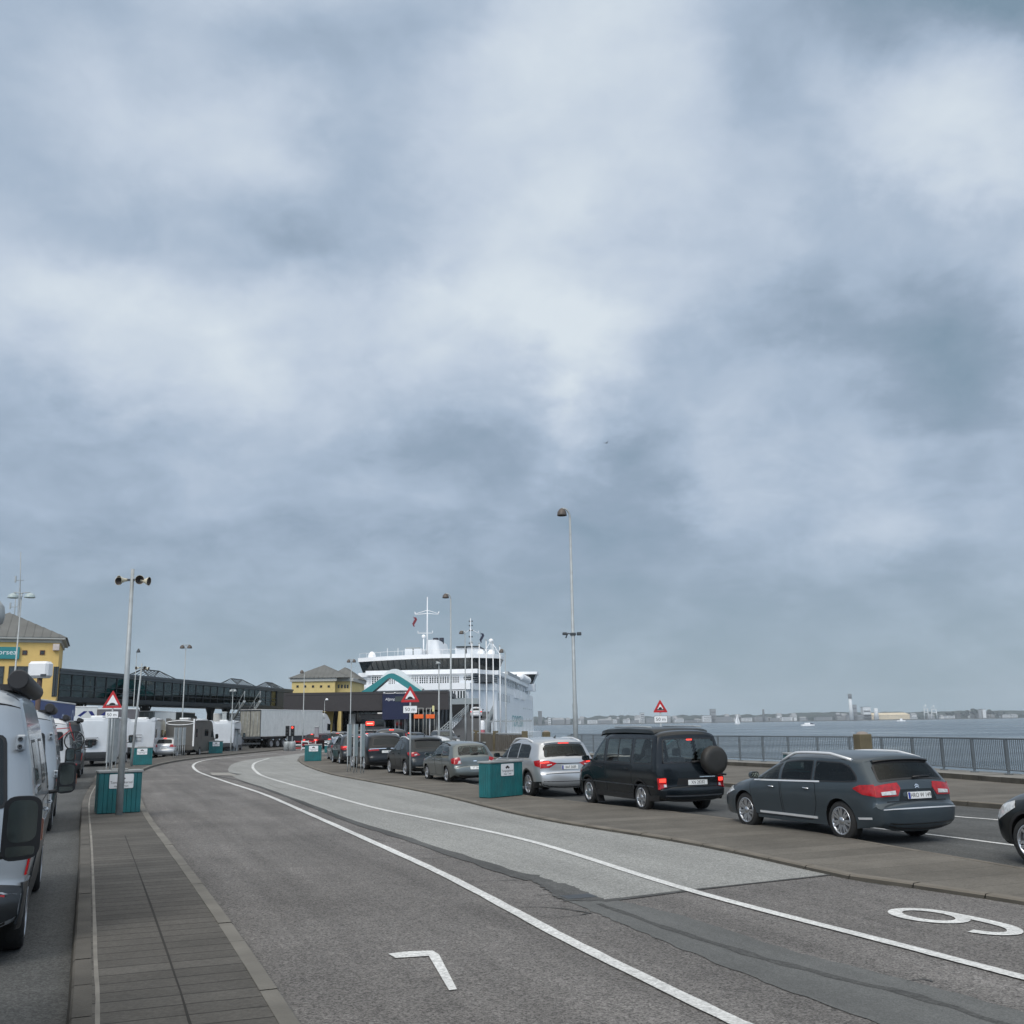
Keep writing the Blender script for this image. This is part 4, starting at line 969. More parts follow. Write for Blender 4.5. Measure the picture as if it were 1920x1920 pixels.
CSUV = dict(paint=P_DARKC, glass=M_DGLASS,
  body=dict(top=[(.12, .30), (.0, .40), (.0, .56), (.05, .70), (.09, .80), (.12, .98), (.20, 1.10), (.50, 1.42), (.56, 1.52), (.62, 1.56), (1.1, 1.62), (1.7, 1.64), (2.3, 1.60), (2.7, 1.50), (3.2, 1.22), (3.45, 1.08), (3.9, 1.0), (4.25, .86), (4.38, .66), (4.40, .45), (4.30, .26)],
    hw=.91, sill=.26, axles=(.90, 3.54), rw=.345, belt=(1.10, 1.0), tum=.28, rb=.08, crown=.06, tr=(.22, .55), tf=(.28, .8)),
  wins=[(2.45, 3.25, .02, .12), (1.60, 2.38, .02, .12), [(.85, 1.15), (1.53, 1.09), (1.53, 1.44), (1.2, 1.42)]], doors=[[(2.42, .34), (3.26, .34), (3.34, .9), (3.3, 1.0), (2.42, 1.03)], [(1.5, .7), (1.66, .34), (2.38, .34), (2.38, 1.04), (1.5, 1.08)]],
  rearwin=[[(-.62, 1.13), (.62, 1.13), (.56, 1.44), (-.56, 1.44)]], frontwin=[[(-.6, 1.12), (.6, 1.12), (.5, 1.48), (-.5, 1.48)]],
  rear_trim=[('spoiler', [(-.56, 1.48), (.56, 1.48), (.56, 1.51), (-.56, 1.51)], M_BLACK, .05), ('bumper_strip', [(-.66, .40), (.66, .40), (.66, .43), (-.66, .43)], M_CHROME, .012)],
  tail=dict(side=[(.10, .86), (.36, .90), (.44, 1.0), (.16, 1.05)], rear=[(.44, .90), (.70, .84), (.84, .86), (.84, 1.04), (.60, 1.02)], white=[(.56, .91), (.68, .88), (.68, .93), (.58, .95)]),
  clad=.42, wheel=dict(spokes=5, style='star', w=.22, rim=.70), mirror=(3.05, 1.06, False), rails=(M_SATIN, .8, 2.5, .05), third=(1.495, .1, M_RED), aerial=.95)
loc, rz = put((760, 1456), -21.5, .91)
car('compact_crossover', 'dark blue grey crossover with red tail lamps behind the striped warning sign post', 'car', loc, rz, CSUV, 'cars queuing beside the central island')
BSUV = dict(paint=P_BLACKC, glass=M_DGLASS,
  body=dict(top=[(.12, .32), (.0, .40), (.0, .60), (.05, .74), (.08, 1.02), (.14, 1.14), (.42, 1.52), (.50, 1.62), (.9, 1.70), (1.8, 1.74), (2.6, 1.70), (3.0, 1.60), (3.7, 1.18), (4.3, 1.08), (4.7, .92), (4.88, .60), (4.86, .36), (4.7, .28)],
    hw=.97, sill=.28, axles=(.98, 3.97), rw=.37, belt=(1.12, 1.06), tum=.27, rb=.08, crown=.06, tr=(.2, .5), tf=(.28, .8)),
  wins=[(2.75, 3.55, .02, .12), (1.80, 2.68, .02, .12), [(.8, 1.15), (1.72, 1.13), (1.72, 1.55), (1.0, 1.53)]],
  rearwin=[[(-.70, 1.16), (.70, 1.16), (.60, 1.54), (-.60, 1.54)]], frontwin=[[(-.66, 1.22), (.66, 1.22), (.56, 1.58), (-.56, 1.58)]],
  rear_trim=[('chrome_strip', [(-.86, 1.035), (.86, 1.035), (.86, 1.055), (-.86, 1.055)], M_CHROME, .014), ('exhaust_trim', [(-.72, .42), (-.40, .42), (-.40, .48), (-.72, .48)], M_CHROME, .012)],
  tail=dict(rear=[(.40, .955), (.86, .945), (.88, 1.02), (.40, 1.025)]), clad=.4, wheel=dict(spokes=5, style='double', w=.25, rim=.72), mirror=(3.35, 1.12, False), rails=(M_SATIN, .9, 3.0, .05), plate=(.90, 'Y11 088', False))
loc, rz = put((683, 1445), -20, .97)
car('sport_utility_car', 'black sport utility car with chrome strip across its tail behind the display boards', 'car', loc, rz, BSUV, 'cars queuing beside the central island')
HATCH = dict(paint=P_BLACKC, glass=M_DGLASS,
  body=dict(top=[(.12, .26), (.0, .38), (.0, .56), (.06, .66), (.10, .92), (.2, 1.06), (.48, 1.36), (.56, 1.42), (1.1, 1.48), (1.7, 1.49), (2.2, 1.45), (2.6, 1.33), (3.1, 1.05), (3.3, .98), (3.8, .88), (4.1, .74), (4.25, .5), (4.2, .24)],
    hw=.89, sill=.22, axles=(.82, 3.42), rw=.32, belt=(1.02, .92), tum=.27, rb=.08, crown=.06),
  wins=[(2.3, 3.1, .02, .11), (1.5, 2.22, .02, .11), [(.8, 1.06), (1.43, 1.01), (1.43, 1.34), (1.1, 1.33)]],
  rearwin=[[(-.60, 1.04), (.60, 1.04), (.52, 1.34), (-.52, 1.34)]], frontwin=[[(-.6, 1.04), (.6, 1.04), (.5, 1.36), (-.5, 1.36)]],
  tail=dict(side=[(.10, .80), (.36, .84), (.40, .95), (.16, 1.0)], rear=[(.44, .80), (.82, .80), (.82, 1.0), (.5, .98)], on=[(.52, .86), (.78, .86), (.78, .94), (.52, .94)]),
  third=(1.40, .12, M_REDON), wheel=dict(spokes=5, style='star', w=.2, rim=.68), mirror=(2.9, .98, False), plate=(.72, 'BK 417', False))
def vary(S, **kw):
    d = dict(S); d.update(kw); return d
QN = 'cars queuing beside the central island'
loc, rz = put((637, 1434), -18, .94)
car('estate_car', 'dark grey car with one glowing orange tail lamp left of the display boards', 'car', loc, rz, vary(SUV, paint=P_VAND, see=False, glass=M_DGLASS, plate=None), QN)
loc, rz = put((621, 1427), -15, .89)
r_, B_ = car('hatchback', 'silver blue hatchback with bright tail lamps leading the queue at the island end', 'car', loc, rz, vary(HATCH, paint=P_BLUEC, rails=(M_SATIN, .8, 2.3, .05)), QN)
m = MB(); B_.panel([Vector((.05, .34)), Vector((.75, .34)), Vector((.80, .78)), Vector((.02, .78))], lambda y, z, o: B_.rear(y, z, o), .012, m); m.build('blue_bumper_panel', mat('blue bumper film', (.02, .03, .30), .2), r_)  # plain blue panel over one side of the rear
MPV = dict(paint=P_GREYV, glass=M_DGLASS,
  body=dict(top=[(.12, .30), (.0, .38), (.0, .60), (.05, .7), (.06, 1.08), (.10, 1.18), (.26, 1.72), (.34, 1.84), (.6, 1.91), (2.0, 1.94), (3.0, 1.90), (3.3, 1.78), (4.1, 1.20), (4.5, 1.10), (4.85, .9), (4.97, .5), (4.9, .28)],
    hw=.98, sill=.26, axles=(1.0, 3.93), rw=.34, belt=(1.14, 1.12), tum=.16, rb=.09, crown=.05, tr=(.10, .3), tf=(.28, .8)),
  wins=[(3.1, 3.95, .03, .12), (2.0, 3.0, .03, .12), [(.75, 1.17), (1.9, 1.17), (1.9, 1.74), (.80, 1.74)]], rearwin=[[(-.74, 1.16), (.74, 1.16), (.66, 1.76), (-.66, 1.76)]], frontwin=[[(-.7, 1.25), (.7, 1.25), (.62, 1.8), (-.62, 1.8)]],
  tail=dict(side=[(.06, .95), (.16, .95), (.26, 1.70), (.18, 1.72)], rear=[(.80, .95), (.90, .95), (.86, 1.70), (.78, 1.70)], on=[(.81, 1.0), (.88, 1.0), (.86, 1.18), (.80, 1.18)]), third=(1.86, .13, M_REDON),
  wheel=dict(spokes=5, style='star', w=.21, rim=.64), mirror=(3.7, 1.2, False), rear_trim=[('tailgate_seam', [(-.8, .68), (.8, .68), (.8, .69), (-.8, .69)], M_GAP, .004)])
Q2 = 'cars waiting in the lanes towards the terminal'
def by(px, Y, h, hw=.9): return Vector((at(px, 1390, Y).x, Y, 0)), R(90 - h)
loc, rz = by(733, 60, -9); car('minibus', 'graphite minibus with a high square rear window behind the black car', 'van', loc, rz, MPV, Q2)
loc, rz = by(777, 63, -20); car('hatchback', 'black hatchback with red tail lamp beside the graphite minibus', 'car', loc, rz, HATCH, Q2)
COUPE = dict(paint=P_WHITEC, glass=M_DGLASS,
  body=dict(top=[(.12, .22), (.0, .40), (.02, .62), (.2, .82), (.6, .95), (1.3, 1.18), (1.8, 1.28), (2.2, 1.27), (2.6, 1.15), (3.1, .92), (3.6, .82), (4.1, .70), (4.4, .52), (4.42, .34), (4.3, .2)],
    hw=.92, sill=.2, axles=(.95, 3.4), rw=.34, belt=(.84, .84), tum=.35, rb=.09, crown=.06, tr=(.3, .8), tf=(.3, .9)),
  wins=[(2.0, 2.95, .03, .08), (1.2, 1.95, .05, .09)], frontwin=[[(-.6, .94), (.6, .94), (.5, 1.2), (-.5, 1.2)]], head=dict(front=[(.45, .58), (.78, .56), (.78, .70), (.5, .72)]), wheel=dict(spokes=5, style='star', w=.23, rim=.72))
loc = Vector((at(836, 1390, 80).x, 80, 0)); car('sports_car', 'low white sports car seen side-on behind the teal bin', 'car', loc, R(150), COUPE, Q2)
loc, rz = by(826, 96, 160); car('sport_utility_car', 'grey sport utility car at the foot of the ferry ramp', 'car', loc, rz, vary(SUV, paint=P_GREYV, see=False, glass=M_DGLASS, head=dict(front=[(.4, .72), (.8, .72), (.8, .88), (.45, .86)])), Q2)
loc, rz = by(676, 84, 150); car('hatchback', 'white hatchback facing the queue under the red display', 'car', loc, rz, vary(HATCH, paint=P_WHITEC, third=(1.40, .05, M_RED), head=dict(front=[(.4, .62), (.78, .62), (.78, .78), (.45, .76)])), Q2)
loc, rz = by(770, 100, 20); car('hatchback', 'dark hatchback parked before the terminal doors', 'car', loc, rz, vary(HATCH, paint=P_DARKC), Q2)
loc, rz = by(609, 105, 4); car('hatchback', 'black hatchback with two lit tail lamps beside the lorry', 'car', loc, rz, HATCH, Q2)
loc, rz = by(588, 103, 20); car('hatchback', 'dark red hatchback turning in beside the lorry', 'car', loc, rz, vary(HATCH, paint=P_DRED), Q2)
loc, rz = by(636, 100, 6); car('estate_car', 'dark estate car ahead under the yellow sloping pillar', 'car', loc, rz, vary(SUV, paint=P_BLACKC, see=False, glass=M_DGLASS, plate=None), Q2)
loc, rz = by(690, 100, 10); car('hatchback', 'dark grey hatchback waiting under the terminal canopy', 'car', loc, rz, vary(HATCH, paint=P_GREYV), Q2)
# nose of the next car at the right edge of the frame
FRC = dict(paint=P_GREEN if False else paint('dark green grey paint', (.010, .013, .014), .3), glass=M_DGLASS,
  body=dict(top=[(.12, .28), (.0, .40), (.0, .60), (.06, .72), (.10, 1.0), (.2, 1.12), (.45, 1.46), (.55, 1.54), (1.2, 1.60), (2.0, 1.60), (2.5, 1.52), (3.1, 1.18), (3.4, 1.04), (3.9, .95), (4.2, .80), (4.33, .58), (4.32, .34), (4.2, .24)],
    hw=.91, sill=.24, axles=(.85, 3.52), rw=.345, belt=(1.06, 1.0), tum=.26, rb=.08, crown=.06, tf=(.36, .95)),
  wins=[(2.4, 3.2, .02, .12), (1.55, 2.3, .02, .12)], frontwin=[[(-.62, 1.12), (.62, 1.12), (.54, 1.46), (-.54, 1.46)]], rearwin=[[(-.6, 1.12), (.6, 1.12), (.54, 1.42), (-.54, 1.42)]],
  doors=[[(2.3, .34), (3.0, .34), (3.1, .9), (3.08, 1.0), (2.3, 1.03)]], head=dict(side=[(3.76, .80), (4.17, .60), (4.24, .68), (4.05, .84), (3.80, .90)], front=[(.40, .66), (.80, .62), (.86, .80), (.6, .82)]),
  wheel=dict(spokes=5, style='double', w=.22, rim=.72), mirror=(3.1, 1.06, False), clad=.36)
h = -23.5; loc = g(1905, 1626) + rgt(h) * 1.12 - fwd(h) * 2.78
car('crossover', 'dark green grey car with clear headlight cut by the right edge of the photo', 'car', loc, R(90 - h), FRC, QN)

# ------------------------------------------------------------------ the left lane: camper vans
VAN = dict(paint=P_VANS, glass=M_DGLASS, wr=.07, frit=.03,
  body=dict(top=[(.10, .34), (.0, .42), (-.03, .52), (-.02, .68), (.05, .74), (.06, 1.0), (.09, 1.6), (.16, 2.25), (.26, 2.44), (.5, 2.52), (2.0, 2.56), (3.9, 2.54), (4.4, 2.46), (4.75, 2.1), (5.2, 1.42), (5.45, 1.26), (5.8, 1.05), (5.96, .75), (5.99, .5), (5.9, .28)],
    hw=1.025, sill=.30, axles=(1.02, 5.05), rw=.345, belt=(1.35, 1.30), tum=.085, rb=.10, crown=.05, tr=(.10, .26), tf=(.3, .8), shoulder=.02),
  wins=[[(4.0, 1.38), (4.78, 1.38), (4.66, 1.72), (4.34, 2.08), (4.0, 2.08)], [(2.4, 1.52), (3.3, 1.52), (3.3, 2.02), (2.4, 2.02)], [(.75, 1.58), (1.55, 1.58), (1.55, 2.02), (.75, 2.02)]],
  rearwin=[[(-.80, 1.40), (-.06, 1.40), (-.06, 2.08), (-.74, 2.08)], [(.06, 1.40), (.80, 1.40), (.74, 2.08), (.06, 2.08)]], frontwin=[[(-.8, 1.5), (.8, 1.5), (.7, 2.3), (-.7, 2.3)]],
  doors=[[(3.9, .38), (4.62, .38), (4.72, .9), (5.0, 1.1), (4.95, 1.3), (3.9, 1.33)], [(2.3, .38), (3.62, .38), (3.62, 1.34), (2.3, 1.34)]],
  side_trim=[('body_crease', [(1.5, .86), (3.8, .86), (3.8, .90), (1.5, .90)], P_VAND, .006), ('side_vent', [(1.75, .95), (2.1, .95), (2.1, 1.25), (1.75, 1.25)], M_GALV, .012), ('locker_flap', [(.85, 1.0), (1.25, 1.0), (1.25, 1.38), (.85, 1.38)], P_VANS, .012), ('window_frame', [(.70, 1.50), (1.62, 1.50), (1.62, 1.55), (.70, 1.55)], M_CHROME, .015)],
  rear_trim=[('door_seam', [(-.012, .76), (.012, .76), (.012, 2.36), (-.012, 2.36)], M_GAP, .004), ('roof_seam', [(-.84, 2.36), (.84, 2.36), (.84, 2.375), (-.84, 2.375)], M_GAP, .004), ('reflector', [(.70, .60), (.84, .60), (.84, .66), (.70, .66)], M_RED, .012), ('reflector', [(-.84, .60), (-.70, .60), (-.70, .66), (-.84, .66)], M_RED, .012)],
  tail=dict(side=[(.06, .80), (.17, .80), (.17, 1.12), (.07, 1.12)], rear=[(.90, .80), (1.0, .80), (1.0, 1.12), (.90, 1.12)]), clad=.62,
  wheel=dict(spokes=5, style='double', w=.215, rim=.68), mirror=(4.86, 1.28, True), plate=(.86, 'HL CA 512', True))
def van_kit(r_, B_, awning=True, hinges=True, colr=None):
    if awning:
        m = MB(); yv = -(B_.W(2, 2.45) - .02); m.tube([(-.70, yv, 2.60), (-.66, yv, 2.60), (3.0, yv, 2.60), (3.05, yv, 2.60)], [.085, .10, .10, .085], 14); m.box(-.6, 2.9, yv + .04, yv + .22, 2.50, 2.56); m.build('rolled_awning', mat('awning housing', (.022, .022, .024), .6, var=.2), r_)
    if hinges:
        for sg in (1, -1):
            for zz in (1.22, 2.0):
                m = MB(); p = B_.side(.14, zz, 0, sg); m.rbox(p.x - .06, p.x + .10, p.y - .05, p.y + .035, zz - .075, zz + .075, .015)
                for dz in (-.035, .035): m.lathe([(.022, 0), (.022, .05), (.010, .052), (.010, .03), (0, .03)], 12, 1, frame((p.x - .03, p.y + sg * .0, zz + dz), (0, -1, 0), (0, 0, 1)))
                m.build('door_hinge', [P_VANS, M_DGALV], r_)
GV = 'camper vans queuing in the left lane'
h = -22.6; loc = g(44, 1778) - rgt(h) * (1.025 - .03)
vA, BA = car('camper_van', 'silver and dark grey camper van with black rolled awning nearest in the left lane', 'camper van', loc, R(90 - h), vary(VAN, side_trim=VAN['side_trim'] + [('bumper_corner', [(.10, .38), (.60, .38), (.60, .74), (.10, .74)], P_VAND, .016), ('lower_side_panel', [(1.46, .62), (4.60, .62), (4.60, 1.10), (1.46, 1.10)], P_VAND, .014)], rear_trim=VAN['rear_trim'] + [('bumper_cover', [(-1.0, .40), (1.0, .40), (1.0, .735), (-1.0, .735)], P_VAND, .02)]), GV)
van_kit(vA, BA)
m = MB()   # bags strapped to the back door
m.rbox(-1.20, -1.06, -.62, -.02, 1.12, 1.42, .05); m.build('rear_box', mat('dark box shell', (.02, .018, .024), .5), vA)
m = MB(); m.lathe([(.30, 0), (.29, .10), (.22, .16), (0, .19)], 20, 0, Matrix.Translation((2.2, .2, 2.60))); m.build('roof_vent_dome', mat('dome plastic', (.08, .09, .09), .3), vA)
h = -22.5; p0 = at(35, 1556, 7.0)
d_ = fwd(h) * (4.86 - 1.02) + rgt(h) * (BA.W(4.86, 1.28) + .20); loc = Vector((p0.x, p0.y, 0)) - d_; loc.z = 0
v0, B0 = car('camper_van', 'camper van at the left edge of which only a black wing mirror shows', 'camper van', loc, R(90 - h), vary(VAN, paint=P_VAND), GV)
def hd(r0, r1): a, b = g(*r0), g(*r1); return math.degrees(math.atan2(b.x - a.x, b.y - a.y))
h = -22.8; loc = g(97, 1557) - rgt(h) * 1.0
vB, BB = car('camper_van', 'second camper van in the left lane with silver side and dark roof awning', 'camper van', loc, R(90 - h), vary(VAN, side_trim=VAN['side_trim'] + [('lower_side_panel', [(.12, .62), (.62, .62), (.62, 1.15), (.12, 1.15)], P_VAND, .014), ('lower_side_panel', [(1.46, .62), (4.60, .62), (4.60, 1.15), (1.46, 1.15)], P_VAND, .014)]), GV); van_kit(vB, BB)
h = -22; loc = g(126, 1480) - rgt(h) * 1.0
vC, BC = car('camper_van', 'white camper van carrying a bicycle on its back doors', 'camper van', loc, R(90 - h), vary(VAN, paint=P_WHITEC, side_trim=VAN['side_trim'] + [('lower_side_panel', [(.12, .62), (.62, .62), (.62, 1.15), (.12, 1.15)], P_VAND, .014), ('lower_side_panel', [(1.46, .62), (4.60, .62), (4.60, 1.15), (1.46, 1.15)], P_VAND, .014)]), GV); van_kit(vC, BC)
h = -21; loc = g(151, 1458) - rgt(h) * 1.0
vD, BD = car('camper_van', 'dark grey camper van with grey awning just before the white motorhome', 'camper van', loc, R(90 - h), vary(VAN, paint=P_VAND), GV); van_kit(vD, BD)
# bicycle hung on the white van: frame, two wheels
def bicycle(label, loc, rz):
    t = thing('bicycle', label, 'bicycle', loc, rz); 
    for x in (-.52, .52):
        m = MB(); m.lathe([(.30, -.018), (.335, -.018), (.345, 0), (.335, .018), (.30, .018), (.30, -.018)], 32, 0, frame((x, 0, .34), (1, 0, 0), (0, 0, 1)))
        w = m.build('wheel', M_RUB, t); m = MB()
        for i in range(12): a = math.pi * i / 6; m.tube([(x, 0, .34), (x + .30 * math.cos(a), 0, .34 + .30 * math.sin(a))], .003, 4)
        m.build('spokes', M_GALV, w)
    m = MB()
    for a, b in (((-.52, .34), (-.08, .32)), ((-.08, .32), (-.2, .82)), ((-.2, .82), (-.52, .34)), ((-.18, .76), (.36, .80)), ((-.08, .32), (.36, .72)), ((.34, .86), (.52, .34)), ((.34, .86), (.33, .98))): m.tube([(a[0], 0, a[1]), (b[0], 0, b[1])], .016, 8)
    m.build('bike_frame', mat('red bike paint', (.35, .02, .02), .3), t)
    m = MB(); m.tube([(.33, -.28, 1.0), (.35, 0, .98), (.33, .28, 1.0)], .013, 8); m.build('handlebar', M_BLACK, t)
    m = MB(); m.rbox(-.34, -.08, -.06, .06, .86, .91, .02); m.build('saddle', M_BLACK, t)
hC = -22; pb = Vector(vC.location) - fwd(hC) * 1.22 + rgt(hC) * .62
bicycle('bicycle with red frame hung on the back of the white camper van', Vector((pb.x, pb.y, 1.42)), R(-hC))

# motorhomes
def motorhome(label, px, h, body, side='R', L=6.9, H=2.85, low=None, extra=True):
    S = dict(paint=body, glass=M_DGLASS, wr=.06, frit=.02,
      body=dict(top=[(.06, .50), (.0, .62), (.0, 1.6), (.0, H - .30), (.03, H - .10), (.14, H), (1.0, H), (L * .62, H), (L * .78, H - .14), (L * .84, H - .5), (L * .865, 2.0), (L * .925, 1.40), (L * .955, 1.22), (L * .985, .95), (L, .6), (L * .99, .32)],
        hw=1.15, sill=.34, axles=(1.9, L * .86), rw=.34, belt=(9, 9), tum=0, rb=.06, crown=.01, tr=(.03, .08), tf=(.30, .8), shoulder=0),
      wins=[[(L * .70, 1.45), (L * .835, 1.45), (L * .80, 2.0), (L * .70, 2.0)], [(L * .42, 1.55), (L * .58, 1.55), (L * .58, 2.1), (L * .42, 2.1)], [(.5, 1.5), (1.0, 1.5), (1.0, 2.15), (.5, 2.15)]],
      frontwin=[[(-.8, 1.5), (.8, 1.5), (.75, 2.1), (-.75, 2.1)]], side_trim=[('skirt', [(2.35, .36), (L * .80, .36), (L * .80, .62), (2.35, .62)], low or P_GREYV, .01), ('door_outline', [(L * .30, .5), (L * .40, .5), (L * .40, 2.3), (L * .30, 2.3)], body, .014), ('service_flap', [(1.2, .75), (1.7, .75), (1.7, 1.2), (1.2, 1.2)], body, .014)],
      rear_trim=[('bumper', [(-1.08, .52), (1.08, .52), (1.08, .84), (-1.08, .84)], low or P_GREYV, .03), ('rear_skirt', [(-1.08, .86), (1.08, .86), (1.08, 1.10), (-1.08, 1.10)], body, .05)],
      tail=dict(rear=[(.92, .78), (1.06, .78), (1.06, 1.30), (1.0, 1.62), (.97, 1.30)], white=[(.99, 1.0), (1.05, 1.0), (1.05, 1.2), (.99, 1.2)]), wheel=dict(style='disc', w=.21, rim=.62, mrim=M_ALLOYD), mirror=(L * .84, 1.3, True))
    loc = g(px[0], px[1]) + rgt(h) * (-1.12 if side == 'R' else 1.12) + fwd(h) * 1.9
    r_, B_ = car('motorhome', label, 'motorhome', loc, R(90 - h), S, 'motorhomes in the left lane')
    if extra:
        for sg in (1, -1):
            m = MB(); m.prism([(sg * .55, H - .12), (sg * 1.13, H - .14), (sg * 1.13, H + .13), (sg * .95, H + .14), (sg * .75, H + .02)], 0, .5, 0, frame((-1.9, 0, 0), (0, 1, 0), (0, 0, 1))); m.build('roof_corner_fairing', body, r_)
        m = MB(); m.rbox(-1.0, -.2, -.35, .35, H, H + .16, .04); m.build('roof_hatch', M_WHITE, r_)
        m = MB(); m.tube([(-1.7, -1.17, H - .02), (L * .45 - 1.9, -1.17, H - .02)], .08, 10); m.build('awning', M_WHITE, r_)
    return r_, B_
rE, BE = motorhome('white motorhome with curved rear skirt and bike rack behind the dark camper van', (207, 1437), -12, P_MH)
m = MB(); m.rbox(-2.25, -1.92, -.25, .35, 1.25, 1.62, .05); m.tube([(-1.95, -.3, 1.7), (-2.3, -.3, 1.68), (-2.3, .9, 1.68), (-1.95, .9, 1.7)], .02, 6); m.tube([(-1.95, -.3, 1.55), (-2.3, -.3, 1.52), (-2.3, .9, 1.52)], .02, 6); m.build('bike_rack', M_BLACK, rE)
rF, BF = motorhome('white motorhome with small windows and cab door behind the tall grey pole', (287, 1422), -10, P_MH, H=2.9)
m = MB(); m.rbox(-2.2, -1.92, .2, .7, 1.35, 1.75, .05)
for zz in (1.3, 1.55, 1.75): m.tube([(-1.95, -.2, zz), (-2.25, -.2, zz), (-2.25, .5, zz)], .02, 6)
m.build('bike_rack', M_BLACK, rF)
rH, BH = motorhome('brown grey motorhome with pale oval rear hoop beside the display boards', (362, 1419), -2, P_BROWN, low=P_BROWN, L=7.4)
m = MB(); m.tube([(-1.95, 1.1 * math.cos(t_), 2.62 + .16 * math.sin(t_)) for t_ in [2 * math.pi * i / 24 for i in range(25)]], .032, 8, caps=False); m.build('rear_hoop', M_WHITE, rH)
m = MB(); m.box(-1.95, -1.90, -1.14, -1.02, .8, 2.9); m.build('rear_corner_trim', M_WHITE, rH)
rI, BI = motorhome('white motorhome with high rounded overcab behind the grey metal cage', (437, 1411), -7, P_MH, low=M_DGALV, H=2.75, L=6.4)
loc, rz = put((331, 1420), -5, .9, 'R'); car('hatchback', 'pale silver hatchback between white and brown motorhomes', 'car', loc, rz, vary(HATCH, paint=P_SILVER, tail=dict(side=[(.10, .80), (.36, .84), (.40, .95), (.16, 1.0)], rear=[(.44, .80), (.82, .80), (.82, 1.0), (.5, .98)])), 'motorhomes in the left lane')

# ------------------------------------------------------------------ lorries
def trailer_box(t, L, W, z0, H, mside, mtop=M_WHITE, doors=True):
    m = MB(); m.rbox(0, L, -W / 2, W / 2, z0, H - .06, .03); m.build('box_body', mside, t)
    m = MB(); m.rbox(-.02, L + .02, -W / 2 - .02, W / 2 + .02, H - .059, H + .03, .02); m.build('roof_edge', mtop, t)
    if doors:
        for sg in (1, -1):
            m = MB(); m.rbox(-.045, -.002, *(sorted((sg * .01, sg * (W / 2 - .03)))), z0 + .05, H - .12, .012); d = m.build('rear_door', mside, t)
            m = MB()
            for yy in (.35, .85): m.tube([(-.07, sg * yy, z0 + .1), (-.07, sg * yy, H - .2)], .02, 6)
            m.build('locking_bar', M_GALV, d)
        m = MB(); m.box(-.06, 0, -W / 2, W / 2, z0 - .18, z0); m.box(-.10, -.02, -W / 2, W / 2, .5, .66); m.build('under_run_bar', M_DGALV, t)
    m = MB(); m.box(.2, L - .3, -.45, .45, z0 - .28, z0 - .01); m.box(.3, 4.6, -W / 2 + .05, W / 2 - .05, z0 - .2, z0 - .02); m.build('chassis', M_BLACK, t)
def axle(t, x, W, dual=False):
    for sg in (1, -1): wheel(t, x, sg * (W / 2 - .03), sg, .52, w=.34, rim=.56, style='disc', mrim=M_ALLOYD)
def lorry_cab(t, x0, pm, H=3.5):
    B = Body(top=[(.0, .6), (.0, 1.2), (.0, 3.0), (.05, H - .1), (.3, H), (.9, H - .05), (1.5, H - .45), (1.95, 2.75), (2.12, 1.8), (2.2, 1.3), (2.22, .7), (2.18, .4)], hw=1.24, sill=.5, axles=(-9, 1.35), rw=.52, belt=(9, 9), tum=0, rb=.06, crown=.04, tr=(.03, .1), tf=(.18, .4), shoulder=0, arch=1.12)
    m = MB(); B.ra = -x0
    v, tr_ = tri2d([[p for p in B.capo if p.x > -.01]], .15)
    for sg in (1, -1): m.add([B.side(p.x, p.y, 0, sg) for p in v], tr_, 0, True)
    T = [-1, -.9, -.5, 0, .5, .9, 1]; vs = [B.rimu(i, q) for i in range(len(B.TP)) for q in T]
    m.add(vs, [(i * 7 + j, i * 7 + j + 1, i * 7 + 8 + j, i * 7 + 7 + j) for i in range(len(B.TP) - 1) for j in range(6)], 0, True)
    cab = m.build('cab', pm, t, merge=True, sharp=50)
    for sg in (1, -1):
        m = MB(); B.panel(rounded([Vector((1.05, 1.75)), Vector((1.98, 1.75)), Vector((1.88, 2.45)), Vector((1.05, 2.55))], .06), lambda x, z, o: B.side(x, z, o, sg), .006, m); m.build('side_window', M_DGLASS, t)
        m = MB(); m.rbox(x0 + 2.15, x0 + 2.35, *sorted((sg * 1.3, sg * 1.52)), 1.7, 2.5, .04); m.build('mirror', M_BLACK, t)
        m = MB(); B.panel([Vector((.08, 3.05)), Vector((.42, 3.05)), Vector((.36, 3.3)), Vector((.08, 3.35))], lambda x, z, o: B.side(x, z, o, sg), .006, m); m.build('cab_side_vent', M_DGLASS, t)
    m = MB(); B.panel([Vector((-1.0, 1.75)), Vector((1.0, 1.75)), Vector((.95, 2.65)), Vector((-.95, 2.65))], lambda y, z, o: B.front(y, z, o), .006, m); m.build('windscreen', M_DGLASS, t)
    m = MB(); m.rbox(x0 + 1.85, x0 + 2.25, -1.15, 1.15, 2.72, 2.78, .02); m.build('sun_visor', M_BLACK, t)
M_TRL = mat('white lorry panel', (.74, .75, .73), .4, var=.05, dirt=.2); M_TRG = mat('grey lorry tarpaulin', (.14, .155, .15), .6, var=.1, dirt=.2); M_TRB = mat('blue lorry tarpaulin', (.025, .055, .19), .5, var=.1)
M_DIRTD = mat('dirty pale lorry doors', (.27, .265, .23), .5, var=.25, dirt=.55)
GL = 'lorries waiting for the ferry'
